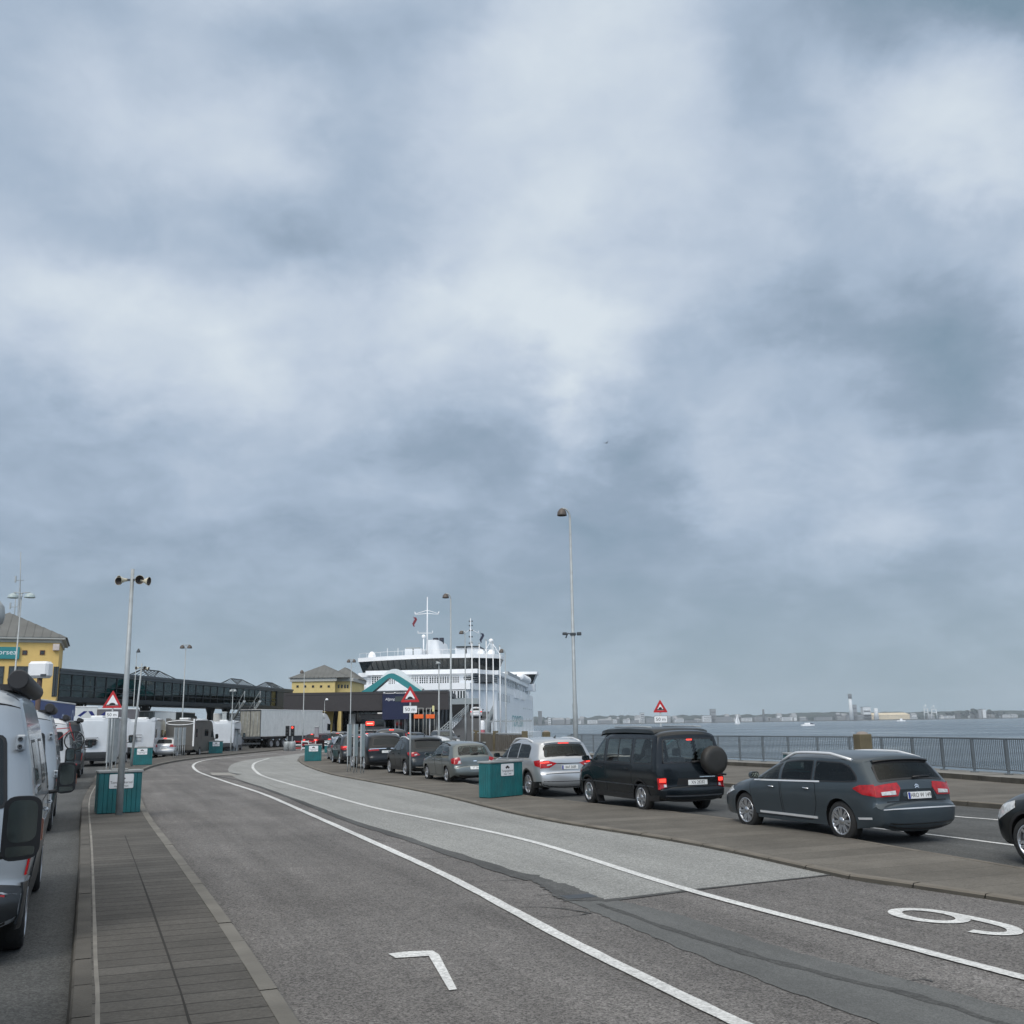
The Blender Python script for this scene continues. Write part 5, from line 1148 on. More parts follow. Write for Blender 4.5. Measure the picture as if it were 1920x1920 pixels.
# the lorry crossing towards the terminal
h = 17; p = g(488, 1405); t = thing('articulated_lorry', 'white articulated lorry with dirty rear doors turning towards the terminal', 'lorry', p - rgt(h) * 1.25 + Vector((0, 0, 0)), R(90 - h), GL)
trailer_box(t, 13.4, 2.5, 1.25, 4.0, M_TRL)
for o in [c for c in t.children if c.name.startswith('rear_door')]: o.data.materials[0] = M_DIRTD
m = MB(); m.box(-.075, -.046, -1.25, -1.17, 1.2, 4.0); m.box(-.075, -.046, 1.17, 1.25, 1.2, 4.0); m.box(-.075, -.046, -1.169, 1.169, 3.86, 4.0); m.box(-.075, -.046, -1.169, 1.169, 1.1, 1.28); m.box(-.09, -.046, -.02, .02, 1.281, 3.859); m.build('door_frame', M_DGALV, t)
for x in (2.2, 3.5, 4.8): axle(t, x, 2.5)
axle(t, 11.4, 2.5); axle(t, 15.0, 2.5); lorry_cab(t, 13.65, M_WHITE, 3.7)
m = MB(); m.box(5.6, 10.6, -1.22, -1.16, .55, 1.2); m.build('side_guard', M_DGALV, t)
# row of trailers beyond the camper vans
def trailer(name, label, A, Bp, H, msid, W=2.5, marks=None, cab=False):
    a, b = Vector((A.x, A.y, 0)), Vector((Bp.x, Bp.y, 0)); d = (b - a); L = d.length; d.normalize(); ang = math.atan2(d.y, d.x); n = Vector((-d.y, d.x, 0))
    t = thing(name, label, 'lorry', a + n * (W / 2), ang, GL); trailer_box(t, L, W, 1.2, H, msid)
    for x in (1.8, 3.1, 4.4): 
        if x < L - 1: axle(t, x, W)
    if L > 6: axle(t, L - 1.6, W)
    m = MB(); m.tube([(L - 2.6, -.9, 0), (L - 2.6, -.9, 1.1)], .07, 8); m.tube([(L - 2.6, .9, 0), (L - 2.6, .9, 1.1)], .07, 8); m.build('landing_leg', M_DGALV, t)
    if cab: lorry_cab(t, L + .25, M_TRG, 3.7)
    return t, L
M_LTR = mat('pale blue lettering', (.45, .52, .66), .5)
t, L = trailer('lorry_trailer', 'blue curtain-sided trailer with pale lettering beside the yellow building', g(74, 1311, 4.0), g(142, 1320, 4.0), 4.0, M_TRB)
m = MB(); Mx = frame((L * .80, -1.262, 2.75), (1, 0, 0), (0, 0, 1)); m.text('O pean', 1.3, Mx @ Matrix.Translation((-.9, 0, 0)), 0, sx=.9); m.text('O', 2.2, Mx @ Matrix.Translation((1.5, 0, 0)), 0, sx=.5)
m.build('lettering', M_LTR, t)
t, L = trailer('lorry_trailer', 'white trailer with a large dark blue mark under a white roof edge', g(143, 1325, 3.9), g(183, 1325, 3.9), 3.9, M_TRL)
m = MB(); m.text('YX', 2.0, frame((L * .36, -1.262, 2.8), (1, 0, 0), (0, 0, 1)), 0, sx=1.2, shear=.25); m.build('lettering', mat('navy mark', (.012, .02, .16), .5), t)
t, L = trailer('lorry_trailer', 'plain grey trailer behind the tall grey loudspeaker pole', g(186, 1329, 3.9), g(262, 1329, 3.9), 3.9, mat('mauve grey lorry panel', (.16, .15, .16), .5, dirt=.2))
t, L = trailer('articulated_lorry', 'grey lorry with white roof edge and dark marks behind the motorhomes', g(288, 1333, 4.0), g(366, 1337, 4.0), 4.0, M_TRG, cab=True)
m = MB(); m.text('4t', 1.3, frame((L * .55, -1.262, 2.8), (1, 0, 0), (0, 0, 1))); m.build('lettering', M_BLACK, t)
t, L = trailer('lorry_trailer', 'small pale trailer end left of the grey lorry', g(264, 1336, 3.9), g(287, 1335, 3.9), 3.9, M_TRL)
t, L = trailer('lorry_trailer', 'white trailer under the walkway left of the metal stairs', at(388, 1334, 130), at(425, 1333, 130), 4.0, M_TRL)
t, L = trailer('lorry_trailer', 'white trailer under the walkway right of the metal stairs', at(428, 1332, 130), at(476, 1331, 130), 4.0, M_TRL)
# ------------------------------------------------------------------ street furniture
M_TEAL = mat('teal stained wood', (.008, .125, .135), .55, var=.22, scale=2.5, dirt=.10)
M_TEALD = mat('dark joint teal', (.002, .03, .035), .7)
M_LID = mat('grey bin lid', (.27, .285, .285), .6, var=.12, dirt=.15)
M_SIGNW = mat('white sign face', (.74, .75, .76), .4, var=.04)
M_SIGNR = mat('red sign border', (.45, .012, .015), .4, var=.08)
M_RUST = mat('brown weathered post', (.115, .095, .055), .85, var=.3, scale=3, bump=.3)
M_DOME = mat('brown lamp dome', (.10, .082, .070), .5, .2, var=.2)
M_PANEL = mat('pale perspex board', (.36, .43, .43), .35, var=.10)

def bin_(label, A, Bp, depth=.62, h=1.02, group='teal idling sign bins', z=.121):
    """planked bin: A, Bp are the near bottom corners (left, right)"""
    a, b = Vector((A.x, A.y, 0)), Vector((Bp.x, Bp.y, 0)); d = b - a; w = d.length; ang = math.atan2(d.y, d.x)
    t = thing('idling_sign_bin', label, 'bin', Vector((a.x, a.y, z)), ang, group)
    n = max(4, round(w / .115))
    m = MB(); m.box(.012, w - .012, .012, depth - .012, .0, h - .06, 1)
    for i in range(n):
        x0, x1 = w * i / n + .003, w * (i + 1) / n - .003
        m.rbox(x0, x1, -.008 + random.uniform(-.003, .003), .014, .015, h - .065, .005, 0); m.rbox(x0, x1, depth - .014, depth + .008, .015, h - .065, .005, 0)
    k = 5
    for i in range(k):
        y0, y1 = depth * i / k + .003, depth * (i + 1) / k - .003
        m.rbox(-.008, .014, y0, y1, .015, h - .065, .005, 0); m.rbox(w - .014, w + .008, y0, y1, .015, h - .065, .005, 0)
    m.build('planked_box', [M_TEAL, M_TEALD], t)
    m = MB(); m.rbox(-.035, w + .035, -.035, depth + .035, h - .06, h, .012); m.rbox(w * .3, w * .7, depth * .3, depth * .7, h, h + .03, .01); m.build('lid', M_LID, t)
    m = MB(); m.prism(rounded([Vector(p) for p in ((-.28, -.17), (.28, -.17), (.28, .17), (-.28, .17))], .03, 3), 0, .012, 0, frame((w * .52, -.010, h - .26), (1, 0, 0), (0, 0, 1))); s = m.build('sign_plate', M_SIGNW, t)
    Mx = frame((w * .52, -.0235, h - .26), (1, 0, 0), (0, 0, 1)); m = MB()
    m.text('Tomgangsk\u00f8rsel', .085, Mx @ Matrix.Translation((0, -.03, 0)), 0, sx=.92); m.text('max. 1 min', .075, Mx @ Matrix.Translation((0, -.115, 0)), 0)
    m.prism([(-.09, .05), (.09, .05), (.09, .075), (.05, .085), (.03, .115), (-.035, .115), (-.06, .085), (-.09, .08)], 0, .001, 0, Mx)
    for x in (-.05, .05): m.lathe([(.02, 0), (.02, .0015), (0, .0015)], 10, 0, Mx @ Matrix.Translation((x, .045, 0)))
    m.build('lettering', M_INK, s)
    return t
bin_('teal planked bin with white idling sign behind the tall grey loudspeaker pole', g(182, 1527, .12), g(262, 1523, .12))
bin_('teal planked bin with white idling sign in front of the silver car', g(919, 1497, HC), g(980, 1491, HC), .42, z=HC)
def bin_at(label, px, Y, w=1.1, rz=0, z=.121):
    p = at(px, 1390, Y); c = Vector((math.cos(rz), math.sin(rz), 0)) * w
    return bin_(label, p, p + c, z=z)
bin_at('green bin whose grey lid shows above the slate grey estate car', 1477, 31.5, 1.2)
bin_at('green bin standing before the white sports car', 830, 68, .75)
bin_at('bin with pale green lid behind the grey green estate car', 880, 60, .9)
bin_at('narrow teal bin beside the leading silver blue hatchback', 609, 88, .5, z=0)

def bin_facing(label, a, w, depth, z=.121):
    A = g(a[0], a[1], z); v = Vector((A.x, A.y, 0)).normalized(); return bin_(label, A, A + Vector((v.y, -v.x, 0)) * w, depth, z=z)
bin_facing('teal bin with white sign beside the two white motorhomes', (244, 1435), 1.18, .5)
bin_facing('teal bin with white sign in front of the grey metal cage', (391, 1413), 1.1, .5)
bin_facing('teal bin with white sign on the rounded end of the central island', (571, 1427.5), 1.02, .45, HC)
def tri_sign(label, px, base, Y=None, ztop=None, size=.80, pole_r=.038):
    """striped red triangle with a hump, plate 50 m below"""
    hb = HC if base[0] != 'S3' and base[0] > 600 else .12
    p = g(base[0], base[1], hb) if Y is None else Vector((at(px, 1390, Y).x, Y, .12))
    c = at(px[0], px[1], p.y) if isinstance(px, tuple) else None
    zc = c.z if c else ztop
    t = thing('warning_sign', label, 'road sign', Vector((p.x, p.y, hb)), 0, 'speed bump warning signs')
    zc -= hb
    dx = (c.x - p.x) if c else 0
    m = MB(); m.tube([(0, .05, 0), (dx, .05, zc + .25)], pole_r, 12); m.build('post', M_GALV, t)
    h = size * .866; T = [Vector((-size / 2, -h * .4)), Vector((size / 2, -h * .4)), Vector((0, h * .6))]
    Mx = frame((dx, 0, zc), (1, 0, 0), (0, 0, 1)); m = MB()
    m.prism(rounded(T, .06, 4), -.012, 0, 0, Mx, 1); m.build('triangle_plate', [M_DGALV, M_SIGNR], t)
    m = MB(); inn = rounded(inset(T, .098), .02, 3); m.prism(inn, .0, .003, 0, Mx); tr = m.build('white_triangle', M_SIGNW, t)
    m = MB(); yb = -h * .4 + .098; w = size / 2 - .17
    pts = [(-w - .035, yb + .008), (w + .035, yb + .008), (w + .01, yb + .045), (w * .62, yb + .05)] + [(w * .5 * math.cos(a), yb + .05 + .085 * math.sin(a)) for a in [math.pi * i / 10 for i in range(11)]] + [(-w * .62, yb + .05), (-w - .01, yb + .045)]
    m.prism(pts, .003, .006, 0, Mx); m.build('hump_symbol', M_INK, tr)
    M2 = frame((dx * .9, .01, zc - h * .4 - .30), (1, 0, 0), (0, 0, 1)); m = MB()
    m.prism(rounded([Vector(q) for q in ((-.30, -.155), (.30, -.155), (.30, .155), (-.30, .155))], .03, 3), -.012, 0, 0, M2); m.prism(rounded([Vector(q) for q in ((-.287, -.142), (.287, -.142), (.287, .142), (-.287, .142))], .025, 3), 0, .003, 1, M2); s = m.build('distance_plate', [M_INK, M_SIGNW], t)
    m = MB(); m.text('50 m', .20, M2 @ Matrix.Translation((0, -.005, .0045)), 0, sx=1.1); m.build('lettering', M_INK, s)
    return t
tri_sign('speed bump warning triangle with 50 m plate left of the tall grey loudspeaker pole', (211, 1314), (204, 1455), size=.92)
tri_sign('speed bump warning triangle with 50 m plate on the post before the crossover', (769, 1304), (769, 1456))
p = at(1238, 1326, 46); t = tri_sign('speed bump warning triangle with 50 m plate above the black camper van roof', (1238, 1326), None, Y=None) if False else None
def tri_sign_at(label, px, py, Y, size):
    q = at(px, py, Y)
    pxb = (px, py)
    t_ = thing  # noqa
    return q
_g = g
q = at(1238, 1326, 46.0)
_old = g
def g(px, py, z=0.0, _o=_old):
    return Vector((q.x, q.y, z)) if px == 'S3' else _o(px, py, z)
tri_sign('speed bump warning triangle with 50 m plate above the black camper van roof', (1238, 1326), ('S3', 0), size=.66)
g = _old

# lamp posts
def lamp_post(label, px, pytop, Y, r=.085, arm=-1, heads=1, style='dome', group='lamp posts along the lanes', z0=0.0, reach=.55, cam_z=None, col_m=None, hm=None, hr=.24):
    pt = at(px, pytop, Y); x, H = pt.x, pt.z - z0
    t = thing('street_lamp', label, 'street lamp', Vector((x, Y, z0)), 0, group)
    cm = col_m or M_GALV
    m = MB(); path = [(0, 0, 0), (0, 0, H * .25), (0, 0, H * .26), (0, 0, H - .5)]; rr = [r, r, r * .8, r * .45]
    sides = (arm,) if heads == 1 else (-1, 1)
    m.tube(path, rr, 12)
    if heads == 2: m.tube([(0, 0, H - .55), (0, 0, H - .05)], r * .45, 8)
    for s in sides:
        if heads == 1: m.tube([(0, 0, H - .51)] + [(s * (.28 - .28 * math.cos(a)), 0, H - .5 + .42 * math.sin(a)) for a in [math.pi / 2 * i / 6 for i in range(7)]] + [(s * reach, 0, H - .10)], r * .42, 8)
        else: m.tube([(0, 0, H - .12), (s * .15, 0, H - .05), (s * reach, 0, H - .04)], r * .38, 8)
    m.build('pole', cm, t)
    for s in sides:
        m = MB(); Mx = Matrix.Translation((s * (reach + .02), 0, H - .10))
        if style == 'dome': m.lathe([(0, .03), (.05, .03), (hr * .55, -.02), (hr * .9, -.13), (hr, -.27), (hr, -.30), (hr * .92, -.30), (hr * .85, -.2), (0, -.12)], 20, 0, Mx)
        elif style == 'cone': m.lathe([(0, .06), (.04, .05), (hr, -.28), (hr * .95, -.30), (0, -.2)], 16, 0, Mx)
        else: m.lathe([(0, .02), (hr * .7, -.02), (hr, -.12), (hr, -.17), (0, -.19)], 16, 0, Mx)
        m.build('lamp_shade', hm or M_DOME, t)
    if cam_z:
        m = MB(); zc = at(px, cam_z, Y).z - z0
        m.rbox(-.12, .12, -.1, .1, zc - .04, zc + .08, .02); m.tube([(0, 0, zc), (-.22, 0, zc + .06), (-.32, -.05, zc - .14)], .03, 6); m.rbox(-.48, -.30, -.12, 0, zc - .06, zc + .06, .02, 0, Matrix.Rotation(.5, 4, 'Y') @ Matrix.Translation((-.06, 0, .0))) if False else m.rbox(-.46, -.26, -.10, .02, zc - .02, zc + .10, .02); m.rbox(.16, .36, -.1, .02, zc - .04, zc + .10, .02)
        m.build('camera_bracket', M_DGALV, t)
    return t
lamp_post('tallest lamp post with a brown dome head and cameras halfway up before the water', 1068, 950, 44, .105, -1, cam_z=1190, reach=.33, hr=.215)
lamp_post('tall dome lamp post in front of the ferry bridge', 845, 1111, 74, .10, -1, reach=.35)
lamp_post('mid height dome lamp post behind the tall one against the ferry', 872, 1181, 102, .09, -1, reach=.35)
lamp_post('dome lamp post at the right side of the ferry hull', 947, 1215, 88, .075, -1, reach=.30, hr=.2)
lamp_post('twin dome lamp post before the yellow hip roofed building and ferry', 659, 1235, 108, .075, heads=2, reach=.27, hr=.2)
lamp_post('slim twin dome lamp post above the grey lorry and walkway', 349, 1208, 100, .085, heads=2, reach=.34, hr=.24)
lamp_post('single dome lamp post in front of the far yellow building', 571, 1255, 106, .07, -1, reach=.25, hr=.2)
lamp_post('grey headed lamp post crossing the white ferry deck', 823, 1239, 90, .10, -1, style='flat', reach=.05, hr=.22, hm=M_GALV)
lamp_post('thin lamp post with pointed cone shade above the walkway', 257, 1215, 92, .06, 1, style='cone', reach=.12, hr=.19, hm=M_DGALV)
lamp_post('twin white dome lamp post before the yellow customs building', 41, 1110, 68, .085, heads=2, reach=.55, hr=.35, hm=M_PANEL)
lamp_post('short lamp column with flat head beside the metal stairs', 437, 1291, 92, .06, heads=2, style='flat', reach=.16, hr=.14, hm=M_GALV)
lamp_post('low white headed lamp post under the terminal fascia', 609, 1308, 110, .05, 1, style='flat', reach=.2, hr=.16, hm=M_SIGNW)
q = at(-16, 1150, 12.0)
t = thing('street_lamp', 'rounded grey lamp head cut by the left edge above the camper van', 'street lamp', Vector((q.x - .9, q.y, 0)), 0, 'lamp posts along the lanes')
m = MB(); m.tube([(0, 0, 0), (0, 0, q.z), (.15, 0, q.z + .2), (.85, 0, q.z + .2)], .05, 10); m.build('pole', M_GALV, t)
m = MB(); m.lathe([(0, .17), (.08, .155), (.135, .08), (.15, -.03), (.13, -.12), (.08, -.15), (0, -.155)], 24, 0, Matrix.Translation((.9, 0, q.z))); m.build('lamp_shade', M_GALV, t)

# loudspeaker poles
M_HORN = mat('cream loudspeaker horn', (.62, .57, .44), .5, var=.15); M_HORND = mat('dark horn mouth', (.05, .04, .035), .7)
def speaker_pole(label, base, top, n, r, sc_=1.0):
    b = g(base[0], base[1], .12); H = at(top[0], top[1], b.y).z - .12; dx = at(top[0], top[1], b.y).x - b.x
    t = thing('loudspeaker_pole', label, 'pole', Vector((b.x, b.y, .12)), 0, 'loudspeaker poles')
    m = MB(); m.tube([(0, 0, 0), (dx * .5, 0, H * .5), (dx, 0, H)], [r, r * .78, r * .5], 14); m.build('pole', M_GALV, t)
    m = MB(); m.box(dx - .25, dx + .25, -.03, .03, H - .30 * sc_, H - .25 * sc_); m.build('crossbar', M_DGALV, t)
    for (ox, az, big) in ((-.17, 235, 1), (.15, -50, 1), (.30, -8, .95), (-.24, 262, .9))[:n]:
        sc2 = sc_ * .78
        M0 = Matrix.Translation((dx + ox, -.05, H - .28 * sc_ - (.0 if big == 1 else .03))) @ Matrix.Rotation(R(az), 4, 'Z') @ Matrix.Rotation(R(97), 4, 'Y') @ Matrix.Scale(sc2 * big, 4)
        m = MB(); m.lathe([(0, -.10), (.05, -.10), (.055, .0), (.08, .08), (.145, .20), (.15, .21), (.14, .205)], 20, 0, M0); m.lathe([(.14, .205), (.06, .06), (0, .05)], 20, 1, M0); m.build('horn', [M_HORN, M_HORND], t)
    return t
speaker_pole('tall thick grey pole with cream loudspeaker horns standing in front of a teal bin', (223, 1528), (249, 1067), 4, .085)
speaker_pole('farther grey pole with small loudspeaker horns beside the cone lamp', (246, 1437), (266, 1244), 3, .075, .9)

# display boards on thin legs
def boards(label, spots, h, w, legs, rz, grp, mm=None):
    for i, (px, py) in enumerate(spots):
        zb_ = HC if px > 600 else .12; b = g(px, py, zb_); t = thing('display_board', label[i], 'display board', Vector((b.x, b.y, zb_)), rz[i] if isinstance(rz, (list, tuple)) else rz, grp)
        m = MB(); m.rbox(0, w, -.03, .03, legs, legs + h, .01); bo = m.build('board', mm or M_PANEL, t)
        m = MB(); m.box(-.02, 0, -.035, .035, legs - .02, legs + h + .02); m.box(w, w + .02, -.035, .035, legs - .02, legs + h + .02); m.box(0, w, -.035, .035, legs + h, legs + h + .03); m.build('frame', M_GALV, bo)
        for x in (.02, w - .02): m = MB(); m.tube([(x, 0, 0), (x, 0, legs + .1)], .022, 8); m.build('leg', M_GALV, t)
QB = 'display boards on the central island'
boards(['pale display board on legs, leftmost of the three before the black car', 'pale display board in the middle of the three before the black car', 'pale display board on legs, rightmost of the three before the black car'], [(651, 1447), (663, 1449), (676, 1450)], 1.42, .34, .72, R(74), QB)
boards(['grey display board on legs, leftmost of three beside the brown motorhome', 'grey display board in the middle of three beside the brown motorhome', 'grey display board on legs, rightmost of three beside the brown motorhome'], [(325, 1421), (333, 1420), (341, 1419)], 1.25, .26, .85, R(68), 'display boards on the left island', M_GALV)
boards(['tall grey display board beside the left warning sign post', 'narrow grey display board behind the left warning sign post'], [(198, 1453), (208, 1451)], 2.0, .32, .55, R(78), 'display boards by the left sign', M_GALV)

# railing along the quay
t = thing('quay_railing', 'grey steel railing of thin upright bars along the quay edge', 'railing', (0, 0, 0))
qs = catmull([Vector((p.x, p.y, 0)) for p in QUAY[1:9]], 10); 
M_RAIL = mat('blue grey railing paint', (.125, .145, .16), .5, .2, var=.12)
rs = resample(qs, .10); mb_ = MB(); tr = MB()
ZR = .30
for i, p in enumerate(rs):
    if i % 18 and p.y > 2:
        mb_.box(p.x - .0115, p.x + .0115, p.y - .0115, p.y + .0115, ZR + .14, ZR + 1.10)
mb_.build('baluster_bars', M_RAIL, t)
tr.tube([(p.x, p.y, ZR + 1.12) for p in rs[::18]], .026, 8); tr.build('top_rail', M_RAIL, t)
tr = MB(); tr.tube([(p.x, p.y, ZR + .13) for p in rs[::18]], .02, 6); tr.build('bottom_rail', M_RAIL, t)
for p in rs[::18]:
    if p.y < 2: continue
    m = MB(); m.box(p.x - .032, p.x + .032, p.y - .032, p.y + .032, ZR, ZR + 1.12); m.rbox(p.x - .11, p.x + .11, p.y - .11, p.y + .11, ZR, ZR + .03, .01); m.build('railing_post', M_RAIL, t)
for px, Y, lab in ((1616, 37.6, 'square brown weathered post with domed cap rising over the railing'), (1024, 71, 'smaller square brown post on the railing near the low wall')):
    q = at(px, 1372, Y); t = thing('mooring_post', lab, 'post', Vector((q.x, Y, 0)), R(12), 'brown posts on the quay railing')
    m = MB(); m.rbox(-.24, .24, -.24, .24, .0, 1.58, .02); m.build('post_shaft', M_RUST, t)
    m = MB(); m.lathe([(.22, 1.58), (.19, 1.63), (.10, 1.67), (0, 1.68)], 16, 0); m.build('cap', mat('pale post cap', (.22, .19, .17), .8), t)
# low wall towards the ferry
ws = [Vector((p.x - .2, p.y, 0)) for p in (Vector((.9, 77)), Vector((-1.4, 84)), Vector((-3.2, 93)), Vector((-4.0, 104)))]
t = thing('parapet_wall', 'brown grey parapet wall with upright ribs near the ferry berth', 'wall', (0, 0, 0))
m = MB(); wp = catmull(ws, 4)
for a, b in zip(wp, wp[1:]):
    d = (b - a); L = d.length; Mx = Matrix.Translation(a) @ Matrix.Rotation(math.atan2(d.y, d.x), 4, 'Z'); m.box(0, L, -.1, .1, 0, 1.35, 0, Mx)
    for k in range(4): m.box(L * k / 4, L * k / 4 + .08, .1, .17, 0, 1.30, 0, Mx)
m.build('wall_panel', mat('brown grey concrete wall', (.115, .105, .09), .9, var=.25, scale=1.2, dirt=.3), t)
m = MB(); m.tube([p + Vector((0, 0, 1.42)) for p in wp], .05, 8); m.build('coping_rail', M_GALV, t)
for p in wp[::4]: m = MB(); m.rbox(p.x - .22, p.x + .22, p.y - .22, p.y + .22, 0, 1.62, .02); m.build('pillar', M_RUST, t)
# traffic signals, barrier and small posts near the lorry
def signal(label, px, py, lit):
    b = g(px, py, 0); t = thing('traffic_signal', label, 'traffic light', Vector((b.x, b.y, 0)), 0, 'signals by the lorry')
    m = MB(); m.lathe([(0, 0), (.33, 0), (.33, .75), (.28, .85), (0, .87)], 16); m.build('base_drum', M_GALV, t)
    m = MB(); m.tube([(0, 0, .8), (0, 0, 1.9)], .06, 8); m.build('post', M_GALV, t)
    m = MB(); m.rbox(-.17, .17, -.14, .1, 1.35, 2.30, .03); hd = m.build('signal_head', M_BLACK, t)
    for i in range(3):
        m = MB(); m.lathe([(.10, 0), (.09, .03), (0, .045)], 14, 0, frame((0, -.142, 2.13 - i * .3), (1, 0, 0), (0, 0, 1))); m.build('signal_lens', M_REDON if (lit and i == 0) else M_DGLASS, hd)
signal('traffic signal on a drum with dark lenses before the white lorry', 538, 1408, False)
signal('traffic signal on a drum showing red before the white lorry', 547.5, 1408, True)
b = g(551.5, 1407); t = thing('barrier', 'red and white rail barrier on the ground before the lorry', 'barrier', Vector((b.x, b.y, 0)), R(4))
for i in range(3):
    for zz in (.15, .45, .75):
        m = MB(); m.box(i * .66 + .03, i * .66 + .63, -.03, .03, zz, zz + .12); m.build('rail', M_SIGNR if (i + int(zz * 10)) % 2 else M_SIGNW, t)
for x in (0, .66, 1.32, 1.98): m = MB(); m.box(x, x + .05, -.04, .04, 0, .9); m.box(x - .02, x + .07, -.3, .3, 0, .05); m.build('upright', M_SIGNW, t)
def column(label, px, py, w, top, mm, cap=True):
    b = g(px, py); H = at(px, top, b.y).z; t = thing('sign_column', label, 'column', Vector((b.x, b.y, 0)), 0)
    m = MB(); m.rbox(-w / 2, w / 2, -.12, .12, 0, H, .03); m.build('column_shaft', mm, t)
    m = MB(); m.rbox(-w / 2 - .04, w / 2 + .04, -.16, .16, H, H + .12, .03); m.build('head', M_GALV, t)
    return t
column('plain mauve grey column in front of the lorry cab', 593, 1405, .42, 1364, mat('mauve grey column', (.25, .24, .26), .5))
t = column('blue grey instruction column with round white marks by the yellow pillar', 628, 1394, .34, 1334, mat('blue grey column', (.17, .22, .24), .5))
b = t.location
m = MB()
for zz in (2.0, 2.6): m.lathe([(.13, 0), (.13, .01), (.08, .012), (.08, .0)], 16, 0, frame((0, -.125, zz), (1, 0, 0), (0, 0, 1)))
m.build('round_mark', M_SIGNW, t)
t = column('grey ticket column with square lamp head beside the metal cage', 418, 1410, .40, 1337, M_GALV)
m = MB(); m.lathe([(0, 0), (.20, .0), (.22, .05), (0, .08)], 16, 0, frame((0, -.13, 1.75), (1, 0, 0), (0, 0, 1))); m.lathe([(0, 0), (.20, .0), (.22, .05), (0, .08)], 16, 0, frame((0, -.13, 2.2), (1, 0, 0), (0, 0, 1))); m.build('round_mirror', M_SIGNW, t)
# metal cage shelter
b = g(420, 1411); t = thing('metal_cage', 'blue grey metal cage shelter beside the left kerb', 'shelter', Vector((b.x, b.y, 0)), R(8))
for x in (0, .5, 1.0, 1.0): pass
m = MB()
for i in range(9): m.box(i * .13, i * .13 + .03, -.02, .02, .05, 2.0)
m.box(0, 1.07, -.02, .02, 0, .06); m.build('bar_front', M_GALV, t)
m = MB(); m.rbox(-.05, 1.15, -.1, 1.3, 2.0, 2.1, .02); m.build('roof', M_DGALV, t)
m = MB(); m.rbox(.05, .85, .15, .9, .02, 1.5, .04); m.build('machine', mat('grey machine case', (.14, .165, .18), .5), t)
m = MB(); m.box(0, .04, 1.2, 1.24, 0, 2.0); m.box(1.03, 1.07, 1.2, 1.24, 0, 2.0); m.box(.04, 1.03, 1.21, 1.23, 0, 2.0); m.build('back_panel', M_GALV, t)
# white box on a rust brown post
q = at(76, 1256, 50); t = thing('white_box_post', 'white box head on a brown post in front of the yellow building', 'post', Vector((q.x, 50, 0)), 0)
m = MB(); m.tube([(0, 0, 0), (0, 0, q.z - .3)], .12, 10); m.build('post', mat('rust brown post', (.09, .06, .05), .8), t)
m = MB(); m.rbox(-.50, .50, -.35, .35, q.z - .40, q.z + .40, .12); m.build('box_head', M_SIGNW, t)
m = MB(); m.rbox(.18, .46, -.37, -.352, q.z - .34, q.z - .22, .006); m.build('label_strip', M_DGALV, t)
# gull
q = at(1137, 831, 140); t = thing('gull', 'small gull flying high in the grey sky', 'bird', q, R(30))
m = MB(); m.tube([(-.22, 0, 0), (-.1, 0, .01), (.08, 0, .03), (.2, 0, .05), (.26, 0, .045)], [.02, .055, .06, .035, .012], 10)
for s in (1, -1): m.add([(.08, s * .03, .04), (-.06, s * .03, .04), (-.02, s * .30, .16), (.09, s * .30, .16), (-.14, s * .62, .10), (-.06, s * .60, .11)], [(0, 1, 2, 3), (3, 2, 4, 5)])
m.build('feathered_body', mat('gull feathers', (.25, .25, .26), .8), t)
# ------------------------------------------------------------------ buildings
M_YEL = mat('yellow render', (.68, .47, .165), .85, var=.08, scale=.8, dirt=.10)
M_YEL2 = mat('pale yellow render', (.64, .50, .21), .85, var=.08, scale=.8, dirt=.10)
M_ROOF = mat('grey sheet roof', (.125, .128, .122), .6, .2, var=.18, scale=.7)
M_CORN = mat('cream cornice', (.42, .42, .39), .7, var=.08)
M_DKGL = mat('building dark glass', (.014, .02, .022), .06, var=.4, scale=.4, spec=.7)
M_STEEL = mat('dark blue grey steelwork', (.020, .026, .030), .5, .2, var=.2)
M_FASC = mat('dark brown fascia', (.030, .026, .027), .55, var=.12)
M_TEALP = mat('teal cladding', (.010, .20, .21), .4, var=.06, coat=.3)
M_NAVY = mat('navy board', (.004, .009, .045), .4, var=.1)
M_SEE = glassmat('walkway glass', (.34, .39, .40), .45)

